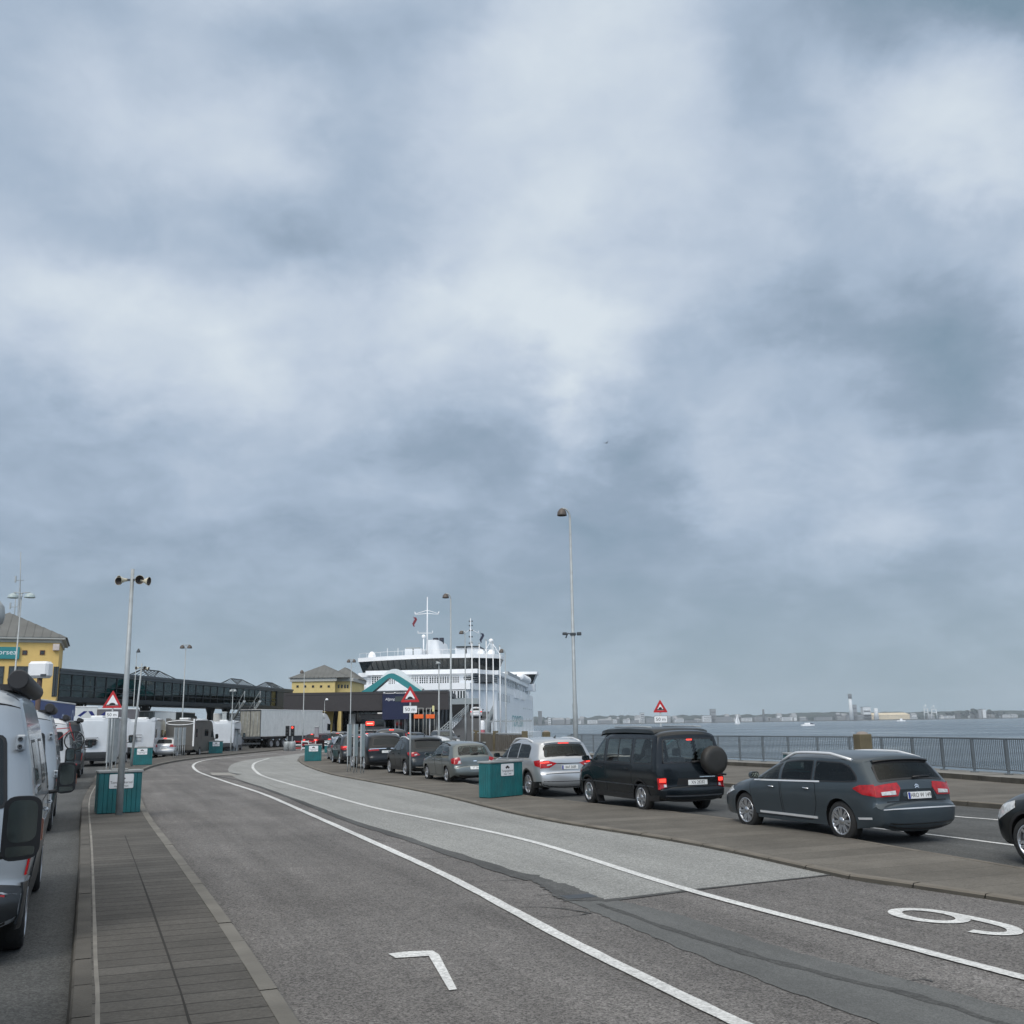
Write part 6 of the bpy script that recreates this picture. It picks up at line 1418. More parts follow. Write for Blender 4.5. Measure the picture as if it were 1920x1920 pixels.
def hip_roof(mb, x0, x1, y0, y1, z, h, ov=.9, m=0):
    x0 -= ov; x1 += ov; y0 -= ov; y1 += ov; w = min(x1 - x0, y1 - y0) / 2
    if x1 - x0 > y1 - y0: r0, r1 = Vector((x0 + w, (y0 + y1) / 2, z + h)), Vector((x1 - w, (y0 + y1) / 2, z + h))
    else: r0, r1 = Vector(((x0 + x1) / 2, y0 + w, z + h)), Vector(((x0 + x1) / 2, y1 - w, z + h))
    c = [Vector((x0, y0, z)), Vector((x1, y0, z)), Vector((x1, y1, z)), Vector((x0, y1, z))]
    if x1 - x0 > y1 - y0: F = [(0, 1, 5, 4), (1, 2, 5), (2, 3, 4, 5), (3, 0, 4)]
    else: F = [(0, 1, 4), (1, 2, 5, 4), (2, 3, 5), (3, 0, 4, 5)]
    mb.add(c + [r0, r1], F + [(3, 2, 1, 0)], m)
    # standing seams on the front and right slope
    for f in F[:2]:
        P = (c + [r0, r1]); a, b = P[f[0]], P[f[1]]; top = [P[i] for i in f[2:]]; n = int((b - a).length / .62)
        for i in range(1, n):
            s = a.lerp(b, i / n)
            if len(top) == 1: k = 1 - abs(2 * i / n - 1); e = s + (((a + b) / 2).lerp(top[0], 1) - (a + b) / 2) * k
            else:
                t1, t0 = top[0], top[1]; L = (b - a).length; ax = (b - a) / L; d = (s - a).dot(ax); d0 = (t0 - a).dot(ax); d1 = (t1 - a).dot(ax)
                k = min(1, d / max(.01, d0)) if d < d0 else (min(1, (L - d) / max(.01, L - d1)) if d > d1 else 1)
                up = t0 - (a + ax * d0); e = s + up * k
            mb.tube([s, e], .03, 4, m, False)
    return mb
def wall_box(t, x0, x1, y0, y1, z0, z1, mm, name='wall'):
    m = MB(); m.box(x0, x1, y0, y1, z0, z1); return m.build(name, mm, t)
def window(t, x0, x1, z0, z1, y, n=2, mf=M_STEEL, rows=1, name='window'):
    m = MB(); f = .06; m.box(x0, x1, y - .05, y + .02, z0, z0 + f); m.box(x0, x1, y - .05, y + .02, z1 - f, z1)
    for i in range(n + 1): x = x0 + (x1 - x0 - f) * i / n; m.box(x, x + f, y - .051, y + .02, z0 + f, z1 - f)
    for j in range(1, rows): z = z0 + (z1 - z0) * j / rows; m.box(x0 + f, x1 - f, y - .045, y + .02, z - .03, z + .03)
    fr = m.build(name, mf, t)
    m = MB(); m.box(x0 + f, x1 - f, y - .012, y + .01, z0 + f, z1 - f); m.build('pane', M_DKGL, fr)
    return fr
# customs building on the left
Y0 = 84.0; OC = at(109, 1250, Y0); OC.z = 0; TH = R(22); CB = 8.6
RI = Matrix.Rotation(-TH, 3, 'Z')
def onp(px, py, yl=0.0):
    """building-local point (x along the front, y inwards) seen at a photo position on the plane y = yl"""
    d = _F + _R * ((px - 960) / FPX) - _U * ((py - 960) / FPX); e = RI @ (EYE - OC); d = RI @ d; return e + d * ((yl - e.y) / d.y)
t = thing('customs_building', 'yellow building with grey hipped roof and teal name board at the left edge', 'building', OC, TH)
ZE = onp(60, 1194, -.75).z
wall_box(t, -CB, 0, 0, CB, 0, ZE - .4, M_YEL)
m = MB(); m.box(-CB - .12, .12, -.12, CB + .12, ZE - .4, ZE - .15); m.box(-CB - .4, .4, -.5, CB + .4, ZE - .149, ZE); m.build('cornice', M_CORN, t)
m = MB(); hip_roof(m, -CB, 0, 0, CB, ZE + .002, onp(28, 1149, CB / 2).z - ZE, .55); m.build('roof', M_ROOF, t)
for px in (46.5, 79.5): c = onp(px, 1223.5); window(t, c.x - .18, c.x + .18, c.z - .18, c.z + .18, -.01, 1, mat('dark red window frame', (.06, .015, .015), .6))
a, b = onp(17, 1249), onp(57, 1311); window(t, a.x, b.x, b.z, a.z, -.01, 3, rows=3)
a, b = onp(-35, 1249), onp(3, 1311); window(t, a.x, b.x, b.z, a.z, -.01, 3, rows=3)
for px in (102, 105.8): a, b = onp(px - 1.1, 1250), onp(px + .9, 1306); window(t, a.x, b.x, b.z, a.z, -.01, 1)
a, b = onp(-75, 1212), onp(36, 1236)
m = MB(); m.rbox(a.x, b.x, -.22, -.02, b.z, a.z, .02); s_ = m.build('name_board', M_TEALP, t)
m = MB(); c = onp(12, 1223, -.22); m.text('forsea', .56, frame((c.x, -.225, c.z), (1, 0, 0), (0, 0, 1)), 0, sx=1.08); m.build('lettering', M_SIGNW, s_)
c = onp(105.5, 1214); m = MB(); m.rbox(c.x - .25, c.x + .25, -.4, -.01, c.z - .27, c.z + .27, .03); m.build('wall_box', mat('pinkish white box', (.55, .48, .45), .6), t)
# aerials on its roof
for nm, lab, pts in (('aerial_mast', 'tall thin lattice aerial mast rising behind the yellow building roof', [(39, 1035, .03), (38, 1090, .05), (36.5, 1120, .09), (34, 1168, .11)]), ('aerial_mast', 'short aerial with side arm on the yellow building roof', [(29.5, 1118, .03), (28, 1140, .04), (26.5, 1158, .05)])):
    Y = Y0 + 8; t = thing(nm, lab, 'aerial', Vector((at(pts[-1][0], pts[-1][1], Y).x, Y, at(pts[-1][0], pts[-1][1], Y).z - 1.2)), 0)
    o = t.location; m = MB(); m.tube([Vector((0, 0, 0))] + [at(a, b, Y) - o for a, b, r in reversed(pts)], [pts[-1][2]] + [r for a, b, r in reversed(pts)], 6); m.build('mast_pole', M_GALV, t)
    m = MB()
    for k, (a, b, r) in enumerate(pts[1:3]): c = at(a, b, Y) - o; m.tube([c + Vector((-.5, 0, .1)), c + Vector((.3, 0, .1))], .03, 6); m.box(c.x - .5, c.x - .38, -.05, .05, c.z - .1, c.z + .5)
    m.build('side_arm', M_GALV, t)
# glazed passenger walkway
ZR_ = 7.2; A, Bw = g(113, 1257, ZR_), g(546, 1295, ZR_)
d = Vector((Bw.x - A.x, Bw.y - A.y, 0)); LW = d.length; t = thing('passenger_walkway', 'long dark glazed passenger walkway on piers behind the lorries', 'walkway', Vector((A.x, A.y, 0)), math.atan2(d.y, d.x))
ZB = 4.55; WD = 4.2
m = MB(); m.box(-.5, LW, -.35, WD + .35, ZR_ - .05, ZR_ + .16); m.box(-.5, LW, -.25, WD + .25, ZR_ - .28, ZR_ - .052); m.build('roof', mat('grey walkway roof', (.085, .10, .11), .5, .2), t)
m = MB(); m.box(-.5, LW, -.1, WD + .1, ZB, ZB + .46); m.box(-.5, LW, -.16, -.102, ZB + .05, ZB + .14); m.build('floor_girder', M_STEEL, t)
n = 30
for sg, y in ((0, 0.0), (1, WD)):
    m = MB()
    for i in range(n + 1): x = LW * i / n; m.box(x - .05, x + .05, y - .05, y + .05, ZB + .46, ZR_ - .28)
    for z in (ZB + 1.0, ZB + 1.45): m.box(0, LW, y - .03, y + .03, z - .035, z + .035)
    m.build('mullion_frame', M_STEEL, t)
    for k in range(6):
        m = MB(); x0, x1 = LW * k / 6 + .06, LW * (k + 1) / 6 - .06; m.box(x0, x1, y - .008, y + .008, ZB + .47, ZR_ - .285); m.build('glass_pane', M_SEE, t)
m = MB()
random.seed(5)
for i in range(26): x = random.uniform(1, LW - 1); m.box(x, x + random.uniform(.15, 1.3), WD * .45, WD * .5, ZB + .46, ZB + random.uniform(1.1, 2.0))
m.build('indoor_furnishing', M_STEEL, t)
m = MB(); m.box(LW * .86, LW - .1, WD * .3, WD * .35, ZB + .46, ZR_ - .29); m.box(LW * .15, LW * .3, WD * .6, WD * .65, ZB + .46, ZB + 1.5); m.build('inner_wall', M_FASC, t)
m = MB(); m.box(LW * .90, LW + .2, -.14, -.06, ZB + .47, ZR_ - .285); m.build('end_panel', mat('grey green end panel', (.045, .05, .048), .6), t)
for f0, f1 in ((.30, .405), (.70, .80), (.905, .985)):
    m = MB(); x0, x1 = LW * f0, LW * f1; zt = ZR_ + 1.05; z0 = ZR_ + .17; k = 6
    for yy in (.6, WD - .6):
        m.tube([(x0, yy, z0), (x0 + 1.1, WD / 2, zt)], .055, 6); m.tube([(x1, yy, z0), (x1 - 1.1, WD / 2, zt)], .055, 6)
        for i in range(k): x = x0 + 1.1 + (x1 - x0 - 2.2) * i / (k - 1); m.tube([(x - .25, yy, z0), (x, WD / 2, zt)], .035, 6)
    m.tube([(x0 + 1.1, WD / 2, zt), (x1 - 1.1, WD / 2, zt)], .06, 6); m.build('skylight_frame', M_STEEL, t)
for f in (.12, .34, .62, .70, .86):
    m = MB(); x = LW * f; m.box(x - .28, x + .28, WD / 2 - .28, WD / 2 + .28, 0, ZB); m.tube([(x, WD / 2, ZB - 1.6), (x - 1.2, WD / 2, ZB)], .10, 6); m.tube([(x, WD / 2, ZB - 1.6), (x + 1.2, WD / 2, ZB)], .10, 6); m.build('pier', M_STEEL, t)
# metal stairs up to the walkway
a, b = g(424, 1380, 1.2), at(458, 1316, 106); t = thing('metal_stairs', 'grey metal stairs rising to the walkway beside the lamp column', 'stairs', (0, 0, 0))
p0, p1 = Vector((a.x - 1.0, a.y, 0)), Vector((b.x, b.y, ZB + .3))
for s in (0, 1.5):
    o = Vector((s, s * .3, 0)); m = MB(); m.tube([p0 + o, p1 + o], .14, 6); m.build('stringer', M_GALV, t)
    m = MB(); m.tube([p0 + o + Vector((0, 0, 1)), p1 + o + Vector((0, 0, 1))], .045, 6)
    for i in range(7): c = (p0 + o).lerp(p1 + o, i / 6); m.tube([c, c + Vector((0, 0, 1))], .03, 5)
    m.build('handrail', M_GALV, t)
m = MB()
for i in range(1, 22): c = p0.lerp(p1, i / 22); m.box(c.x, c.x + 1.5, c.y - .15, c.y + .35, c.z - .03, c.z + .02)
m.build('tread', M_DGALV, t)
# yellow building by the berth
Y2 = 150.0; t = thing('berth_building', 'pale yellow building with two grey hipped roofs beside the ferry', 'building', (0, 0, 0))
x0, x1 = at(547, 1290, Y2).x, at(628, 1290, Y2).x; ZE = at(600, 1271, Y2).z
wall_box(t, x0, x1, Y2, Y2 + 9, 0, ZE - .5, M_YEL2); x2 = at(672, 1290, Y2 + 8).x
wall_box(t, x1 + .01, x2, Y2 + 1.2, Y2 + 14, 0, ZE - .5, M_YEL2)
m = MB(); m.box(x0 - .25, x1 + .25, Y2 - .25, Y2 + 9.2, ZE - .5, ZE); m.box(x1 + .26, x2 + .3, Y2 + .9, Y2 + 14.3, ZE - .5, ZE - .01); m.build('cornice', M_CORN, t)
m = MB(); hip_roof(m, x0, x1 + 1.5, Y2, Y2 + 9, ZE + .005, at(603, 1247, Y2 + 4).z - ZE, .5); m.build('roof', M_ROOF, t)
m = MB(); hip_roof(m, x1 - 2.2, x2, Y2 + 6, Y2 + 14, ZE + .01, at(637, 1252, Y2 + 9).z - ZE, .5); m.build('roof', M_ROOF, t)
for px in (558, 572, 587, 602, 616.5): c = at(px, 1287, Y2); window(t, c.x - .16, c.x + .16, c.z - .16, c.z + .16, Y2 - .01, 1)
for px in (635, 641, 647, 652): c = at(px, 1287, Y2 + 1.2); window(t, c.x - .12, c.x + .12, c.z - .25, c.z + .25, Y2 + 1.19, 1)
# ferry terminal with its long dark fascia
YT = 125.0; t = thing('ferry_terminal', 'low ferry terminal with long dark brown fascia and dark glazed front', 'building', (0, 0, 0))
xa, xb = at(532, 1300, YT).x, at(841, 1300, YT).x; zt, zb = at(700, 1297, YT).z, at(700, 1332.5, YT).z
m = MB(); m.box(xa, xb, YT, YT + 1.0, zb, zt); m.box(xa, xb, YT + 1.0, YT + 16, zt - .6, zt - .02); m.build('fascia', M_FASC, t)
m = MB(); m.box(xa + .3, xb - .2, YT - .01, YT - .003, zt - .35, zt - .30); m.build('fascia_joint', M_GAP, t)
wall_box(t, xa, at(618, 1350, YT).x, YT + 5, YT + 5.4, 0, zb, M_FASC, 'side_wall')
m = MB(); m.box(at(618, 1350, YT).x, xb - .5, YT + 9, YT + 9.1, 0, zb + .4); m.build('glass_front', M_DKGL, t)
for i in range(16):
    x = at(640, 1350, YT + 9).x + i * .95; m = MB(); m.box(x, x + .08, YT + 8.9, YT + 8.99, 0, zb + .3); m.build('glazing_post', M_GALV if i % 3 == 0 else M_STEEL, t)
for px in (826, 832, 838.5): x = at(px, 1330, YT).x; m = MB(); m.tube([(x, YT + 2.2 + (px - 826) * .2, 0), (x, YT + 2.2 + (px - 826) * .2, zt - .62)], .20, 12); m.build('column', M_DGALV, t)
# sloping yellow pillar
P = [at(a, b, YT + 2.5) for a, b in ((611, 1333.5), (626, 1333.5), (619.5, 1393), (611.5, 1393))]
m = MB(); m.prism([(p.x, p.z) for p in P], 0, -2.0, 0, Matrix(((1, 0, 0, 0), (0, 0, -1, YT + 2.5), (0, 1, 0, 0), (0, 0, 0, 1)))); m.build('sloping_pillar', mat('ochre pillar', (.36, .27, .085), .7, var=.1), t)
m = MB(); P = [at(a, b, YT + 2.6) for a, b in ((626.4, 1333.5), (629, 1333.5), (622, 1393), (619.9, 1393))]
m.prism([(p.x, p.z) for p in P], 0, -2.2, 0, Matrix(((1, 0, 0, 0), (0, 0, -1, YT + 2.6), (0, 1, 0, 0), (0, 0, 0, 1)))); m.build('pillar_edge', M_GAP, t)
# booth and counter under the canopy
a, b = at(676, 1336, YT + 3), at(719, 1372, YT + 3)
m = MB(); m.rbox(a.x, b.x, YT + 3, YT + 6, zb - .95, zb - .35, .05); m.build('booth_fascia', mat('grey booth trim', (.20, .20, .205), .5), t)
m = MB(); m.rbox(a.x - .6, b.x + .4, YT + 2.4, YT + 6.4, 1.5, 2.1, .05); m.build('booth_canopy', mat('mauve grey canopy', (.10, .095, .098), .6), t)
m = MB(); m.box(a.x - .6, b.x + .5, YT + 2.34, YT + 2.39, 1.62, 1.74); m.build('canopy_edge', M_CORN, t)
m = MB(); m.box(a.x + .2, b.x, YT + 4.0, YT + 4.1, 2.1, zb - .95); m.build('booth_window', M_DKGL, t)
c = at(713, 1337, YT + 2.9); m = MB(); m.box(c.x - .35, c.x + .25, YT + 2.92, YT + 2.99, c.z - .05, c.z + .05); m.build('strip_light', mat('lit strip lamp', (.9, .9, .88), .5, emit=.9), t)
x = at(662, 1350, YT + 2).x; m = MB(); m.box(x - .55, x + .25, YT + 2, YT + 2.5, 0, zb - .35); m.build('grey_pylon', mat('pale grey pylon', (.30, .31, .30), .7, var=.15), t)
for px in (741, 748, 759): x = at(px, 1370, YT + 4).x; m = MB(); m.box(x - .06, x + .06, YT + 4, YT + 4.1, 0, 3.6); m.build('door_post', M_SIGNW, t)
x = at(818.5, 1350, YT + 3).x; m = MB(); m.box(x - .11, x + .11, YT + 3, YT + 3.3, 0, zb - .2); m.build('white_post', M_CORN, t)
a, b = at(806, 1313, YT + 3), at(820, 1318, YT + 3); m = MB(); m.box(a.x, b.x, YT + 3.31, YT + 6, zb - .55, zb - .2); m.build('white_soffit', M_CORN, t)
x = at(805.5, 1330, YT + 2).x; m = MB(); m.tube([(x, YT + 2, 0), (x, YT + 2, zb + .2)], .07, 8); m.build('white_mast', M_SIGNW, t)
# departure board, red display, orange boards: things of their own
a, b = at(717, 1301, YT - .6), at(766, 1349, YT - .6); t = thing('departure_board', 'large navy board lettered Afgang under the terminal fascia', 'board', Vector((a.x, YT - .6, 0)), 0)
m = MB(); m.rbox(0, b.x - a.x, 0, .3, b.z, a.z, .03); bo = m.build('board', M_NAVY, t)
for x in (.3, b.x - a.x - .3): m = MB(); m.tube([(x, .45, 0), (x, .45, b.z + .5)], .08, 8); m.build('support_post', M_DGALV, t)
c = at(731, 1311, YT - .6); m = MB(); m.text('Afgang', .42, frame((c.x - a.x, -.005, c.z), (1, 0, 0), (0, 0, 1)), 0, shear=.25); m.build('lettering', M_SIGNW, bo)
c, e = at(741, 1306, YT - .6), at(764, 1315, YT - .6); m = MB(); m.rbox(c.x - a.x, e.x - a.x, -.05, -.001, e.z, c.z, .01); m.build('display_screen', mat('grey green display', (.045, .06, .055), .3), bo)
m = MB()
for px in (721, 741, 761): c = at(px, 1302, YT - .6); m.lathe([(0, .0), (.10, .01), (.13, .12), (0, .16)], 10, 0, Matrix.Translation((c.x - a.x, -.25, a.z + .02)))
m.tube([(.2, -.2, a.z + .05), (b.x - a.x - .2, -.2, a.z + .05)], .04, 6); m.build('spotlight_bar', M_SIGNW, t)
a, b = at(686, 1353, YT - 6), at(701, 1360, YT - 6); t = thing('lane_display', 'glowing red lane display above the waiting cars', 'display', Vector((a.x, YT - 6, 0)), 0)
m = MB(); m.rbox(0, b.x - a.x, 0, .25, b.z, a.z, .02); dd = m.build('display_case', M_REDON, t); m = MB(); m.tube([(.1, .15, 0), (.1, .15, b.z)], .05, 8); m.tube([(b.x - a.x - .1, .15, 0), (b.x - a.x - .1, .15, b.z)], .05, 8); m.build('post', M_DGALV, t)
m = MB(); m.text('133', .42, frame(((b.x - a.x) / 2, -.004, (a.z + b.z) / 2), (1, 0, 0), (0, 0, 1)), 0, sx=.9) if False else m.box(.12, b.x - a.x - .12, -.006, -.001, (a.z + b.z) / 2 - .05, (a.z + b.z) / 2 + .05); m.build('display_row', mat('pale red glow', (1, .45, .35), .4, emit=1.2), dd)
M_ORG = mat('orange board', (.80, .13, .015), .5, var=.1)
for i, (p0, p1) in enumerate((((776, 1339.5), (794, 1347)), ((798.5, 1339.5), (815, 1347)))):
    a, b = at(*p0, YT - 2), at(*p1, YT - 2); t = thing('orange_barrier', ('orange board on a railing, longer one right of the navy board', 'orange board on a railing with pale lamp, nearer the white post')[i], 'barrier', Vector((a.x, YT - 2, 0)), 0, 'orange boards by the ferry ramp')
    m = MB(); m.rbox(0, b.x - a.x, 0, .06, b.z, a.z, .01); m.build('board', M_ORG, t)
    for x in (.05, (b.x - a.x) / 2, b.x - a.x - .05): m = MB(); m.tube([(x, .1, 0), (x, .1, a.z + .75)], .03, 6); m.build('rail_post', M_CORN, t)
    m = MB(); m.tube([(0, .1, a.z + .72), (b.x - a.x, .1, a.z + .72)], .03, 6); m.build('top_rail', M_CORN, t)
    if i: m = MB(); m.rbox(.75, 1.0, 0, .2, a.z + .3, a.z + 1.0, .04); m.build('warning_lamp', mat('pale yellow lamp', (.70, .66, .32), .5), t)
# teal and white arch over the terminal
def arch(name, label, out, inn, Y, th, mm):
    t_ = [at(a, b, Y) for a, b in out] + [at(a, b, Y) for a, b in reversed(inn)]
    m = MB(); n = len(out)
    F = [Vector((p.x, Y, p.z)) for p in t_]; Bk = [Vector((p.x, Y + th, p.z)) for p in t_]; k = len(F)
    m.add(F + Bk, [(i, i + 1, k - 2 - i, k - 1 - i) for i in range(n - 1)] + [(k + i, k + i + 1, 2 * k - 2 - i, 2 * k - 1 - i) for i in range(n - 1)] + [(i, (i + 1) % k, k + (i + 1) % k, k + i) for i in range(k)], 0, False)
    return m.build(name, mm, None)
o_ = catmull([(676, 1298), (700, 1282), (722, 1267), (731, 1263), (741, 1264), (760, 1275), (782, 1290), (795, 1297)], 4); i_ = catmull([(697, 1298), (708, 1289), (722, 1277), (729, 1271.5), (736, 1273), (752, 1283), (764, 1291), (774, 1297)], 4)
ar = arch('entrance_arch', '', [(p.x, p.y) for p in o_], [(p.x, p.y) for p in i_], YT + 3, 2.2, M_TEALP)
tag(ar, 'curved teal arch with white crest over the terminal roof', 'arch')
o_ = catmull([(712, 1272), (727, 1258.5), (738, 1254.5), (749, 1256), (764, 1267), (782, 1282), (794, 1291)], 4); i_ = catmull([(712, 1275), (728, 1264), (738, 1262.6), (747, 1266), (762, 1276), (780, 1289), (790, 1294)], 4)
wc = arch('white_crest', '', [(p.x, p.y) for p in o_], [(p.x, p.y) for p in i_], YT + 5.25, 1.8, M_WHITE); wc.parent = ar
# ------------------------------------------------------------------ link ramp up to the ferry
t = thing('link_ramp', 'dark steel link ramp with grey railings climbing to the ferry car deck', 'ramp', (0, 0, 0))
xw0, xw1 = -7.7, -3.5; ya, yb2, zr = 98, 172, 4.3
def rz_(y): return zr * (y - ya) / (yb2 - ya)
m = MB(); m.add([Vector((x, y, z)) for (y, zz) in ((ya, 0.01), (yb2, zr)) for x, z in ((xw0, zz), (xw1, zz), (xw1, zz - .9), (xw0, zz - .9))], [(0, 1, 5, 4), (1, 2, 6, 5), (2, 3, 7, 6), (3, 0, 4, 7), (4, 5, 6, 7)]); m.build('ramp_deck', mat('dark ramp asphalt', (.045, .047, .05), .9), t)
for xs in (xw0, xw1):
    m = MB()
    for dz in (.35, .65, .95, 1.25): m.tube([(xs, ya, dz), (xs, yb2, zr + dz)], .045, 6)
    for i in range(20): y = ya + (yb2 - ya) * i / 19; m.tube([(xs, y, rz_(y) - .4), (xs, y, rz_(y) + 1.27)], .05, 5)
    m.build('railing', M_GALV, t)
m = MB()
for y in (125, 145, 165): m.box(xw0 + .3, xw0 + .9, y, y + .6, -4, rz_(y) - .5); m.box(xw1 - .9, xw1 - .3, y, y + .6, -4, rz_(y) - .5)
m.build('ramp_support', M_DGALV, t)
r_, B_ = car('car_on_ramp', 'white car climbing the link ramp to the ferry', 'car', Vector((at(893, 1335, 152).x, 152, rz_(152) + .03)), R(92), vary(HATCH, paint=P_WHITEC, plate=None, third=(1.40, .05, M_RED)))
r_.rotation_euler = (0, -math.atan(zr / (yb2 - ya)), R(92))
# flag poles on the pier
for i, (px, pt, Y) in enumerate(((884.7, 1205, 86), (898.5, 1207, 90), (911.5, 1201, 97), (924.2, 1206, 97), (937, 1212, 96))):
    q = at(px, pt, Y); xb_ = at(px + 1.2, 1360, Y).x
    t = thing('flag_pole', ('white flagpole nearest the ramp, first from the left', 'second white flagpole from the ramp side', 'middle white flagpole of the five before the ferry', 'fourth white flagpole from the ramp, before the hull windows', 'last white flagpole on the right beside the dome lamp')[i], 'flagpole', Vector((q.x, Y, 0)), 0, 'flagpoles before the ferry')
    m = MB(); m.tube([(0, 0, 0), (0, 0, q.z)], [.085, .045], 10); m.build('pole', M_WHITE, t)
    m = MB(); m.lathe([(0, .12), (.06, .09), (.08, .03), (.05, 0), (0, 0)], 10, 0, Matrix.Translation((0, 0, q.z))); m.build('finial', M_GALV, t)
q = at(904.5, 1372, 92); t = thing('striped_bollard', 'red and white striped column beside the flagpoles', 'bollard', Vector((q.x, 92, 0)), 0)
m = MB(); m.tube([(0, 0, 0), (0, 0, 2.3)], .22, 12); m.build('shaft', mat('faded red paint', (.36, .10, .12), .6), t); m = MB(); m.lathe([(.23, 1.7), (.23, 2.3), (.15, 2.5), (0, 2.52)], 12); m.build('cap', M_SIGNW, t)
q = g(886, 1394); t = thing('barrier', 'orange red road barrier at the foot of the ramp', 'barrier', Vector((q.x - .6, q.y, 0)), 0)
for zz in (.35, .8): m = MB(); m.box(0, 1.5, -.04, .04, zz, zz + .25); m.build('rail', mat('orange red barrier', (.6, .09, .05), .5), t)
for x in (.1, 1.35): m = MB(); m.box(x, x + .07, -.06, .06, 0, 1.15); m.build('upright', M_SIGNW, t)
# see-through wind fence on the pier
t = thing('pier_fence', 'pale slatted wind fence on the pier before the ferry hull', 'fence', (0, 0, 0)); xs0, xs1 = at(906, 1360, 108).x, at(998, 1360, 104).x
m = MB()
for i in range(36): x = xs0 + (xs1 - xs0) * i / 35; m.box(x, x + .05, 106, 106.05, 0, 2.6 + .1 * (i % 2))
m.build('slats', M_GALV, t); m = MB(); m.box(xs0, xs1, 106.06, 106.1, .9, 1.0); m.box(xs0, xs1, 106.06, 106.1, 2.4, 2.5); m.box(xs0, xs1, 106.06, 106.1, -.2, .5); m.build('rail', M_GALV, t)
m = MB(); m.box(xs0 - .2, xs1 + .1, 105, 125, -4, .0); struct(m, 'pier', M_CONC)
# ------------------------------------------------------------------ the ferry
M_SHIP = mat('ship white paint', (.86, .87, .88), .35, var=.04, scale=.5, dirt=.06)
M_SHIPS = mat('pale grey ship plating', (.76, .79, .82), .4, var=.05, scale=.5, dirt=.05)
M_SHIPG = mat('grey bow plating', (.27, .30, .31), .5, var=.08)
YF = 196.0
cx = (at(664, 1240, YF).x + at(938, 1240, YF).x) / 2; HWF = (at(938, 1240, YF).x - at(664, 1240, YF).x) / 2
FR = -5.3
t = thing('car_ferry', 'large white car ferry with dark wrap-round bridge windows at its berth', 'ferry', Vector((cx, YF, 0)), R(FR))
def zf(py, px=800, Y=YF): return at(px, py, Y).z
def plan(hw, y0, y1, bow=9, r=6, n=8):
    """plan outline, bow towards -y"""
    pts = [(hw, y1)]
    for i in range(n + 1):
        a = math.pi / 2 * i / n; pts.append((hw - (hw - bow) * math.sin(a), y0 + r * (1 - math.sin(a)) if False else y0 + r * math.cos(a)))
    return pts + [(-x, y) for x, y in reversed(pts)]
ZA, ZB2, ZC, ZD, ZE2, ZF2 = zf(1341), zf(1325), zf(1297), zf(1285), zf(1267), zf(1259)
ZG0, ZG1, ZTOP = zf(1260), zf(1237), zf(1229.5)
LE = 92
hwf = HWF * .95
m = MB(); m.prism(plan(hwf, -9, LE, 9.2, 9), -3.2, ZB2 - .01); m.prism(plan(hwf, -9, LE, 9.2, 9), ZB2, ZC); m.build('hull', M_SHIPS, t)
m = MB(); m.prism(plan(hwf + .02, -9.6, LE, 9.6, 9.4), ZC + .01, ZD); m.build('foredeck_bulwark', M_SHIP, t)
m = MB(); m.prism([(x, y) for x, y in plan(hwf - .5, -5, LE - 3, 9.5, 6)], ZD + .005, ZE2); m.build('saloon_deck', M_SHIPS, t)
m = MB(); m.prism(plan(hwf + .3, -6.2, LE - 3, 10.5, 7), ZE2 + .005, ZF2); m.build('deck_band', M_SHIP, t)
m = MB(); m.prism(plan(hwf - 1.5, -3.5, 12, 9, 4), ZF2 + .005, ZG0 - .005 if ZG0 > ZF2 + .02 else ZF2 + .05); m.build('bridge_base', M_SHIPS, t)
# bridge: bulging centre with outward-slanting windows, wings right across
bw = [(-HWF, 3.0), (-HWF * .55, -.6), (-HWF * .1, -3.0), (HWF * .25, -3.6), (HWF * .62, -3.0), (HWF * .9, -.2), (HWF, 1.8)]
back = [(HWF, 6.5), (-HWF, 6.5)]
lo = [(x * .955, y + 1.2) for x, y in bw] + [(HWF * .94, 6.0), (-HWF * .94, 6.0)]
hi = bw + back; n = len(hi)
m = MB(); m.add([Vector((x, y, ZG0)) for x, y in lo] + [Vector((x, y, ZG1)) for x, y in hi], [(i, (i + 1) % n, n + (i + 1) % n, n + i) for i in range(n)] + [tuple(range(n - 1, -1, -1)), tuple(range(n, 2 * n))]); br = m.build('bridge_windows', M_DKGL, t)
m = MB()
for i in range(6):
    for k in range(5):
        f = k / 5; a = Vector((*lo[i], ZG0)).lerp(Vector((*lo[i + 1], ZG0)), f); b = Vector((*hi[i], ZG1)).lerp(Vector((*hi[i + 1], ZG1)), f); m.tube([a + Vector((0, -.05, 0)), b + Vector((0, -.05, 0))], .07, 4, 0, False)
m.build('window_frame', M_STEEL, br)
ov = [(x * 1.012, y - .35) for x, y in bw] + [(HWF * 1.012, 7), (-HWF * 1.012, 7)]
m = MB(); m.prism(ov, ZG1 + .005, ZTOP); m.build('bridge_roof', M_SHIP, t)
m = MB(); pr = [Vector((x, y + .3, ZTOP + .9)) for x, y in bw]; m.tube(pr, .035, 5)
for a, b in zip(pr, pr[1:]):
    for k in range(4): p = a.lerp(b, k / 4); m.tube([p, p - Vector((0, 0, .9))], .025, 4)
m.build('roof_railing', M_SHIP, t)
def L2(px, py, dy):   # ferry-local point seen at a photo position, dy behind the bow reference
    w = at(px, py, YF + dy); return Matrix.Rotation(R(-FR), 4, 'Z') @ (w - Vector((cx, YF, 0)))
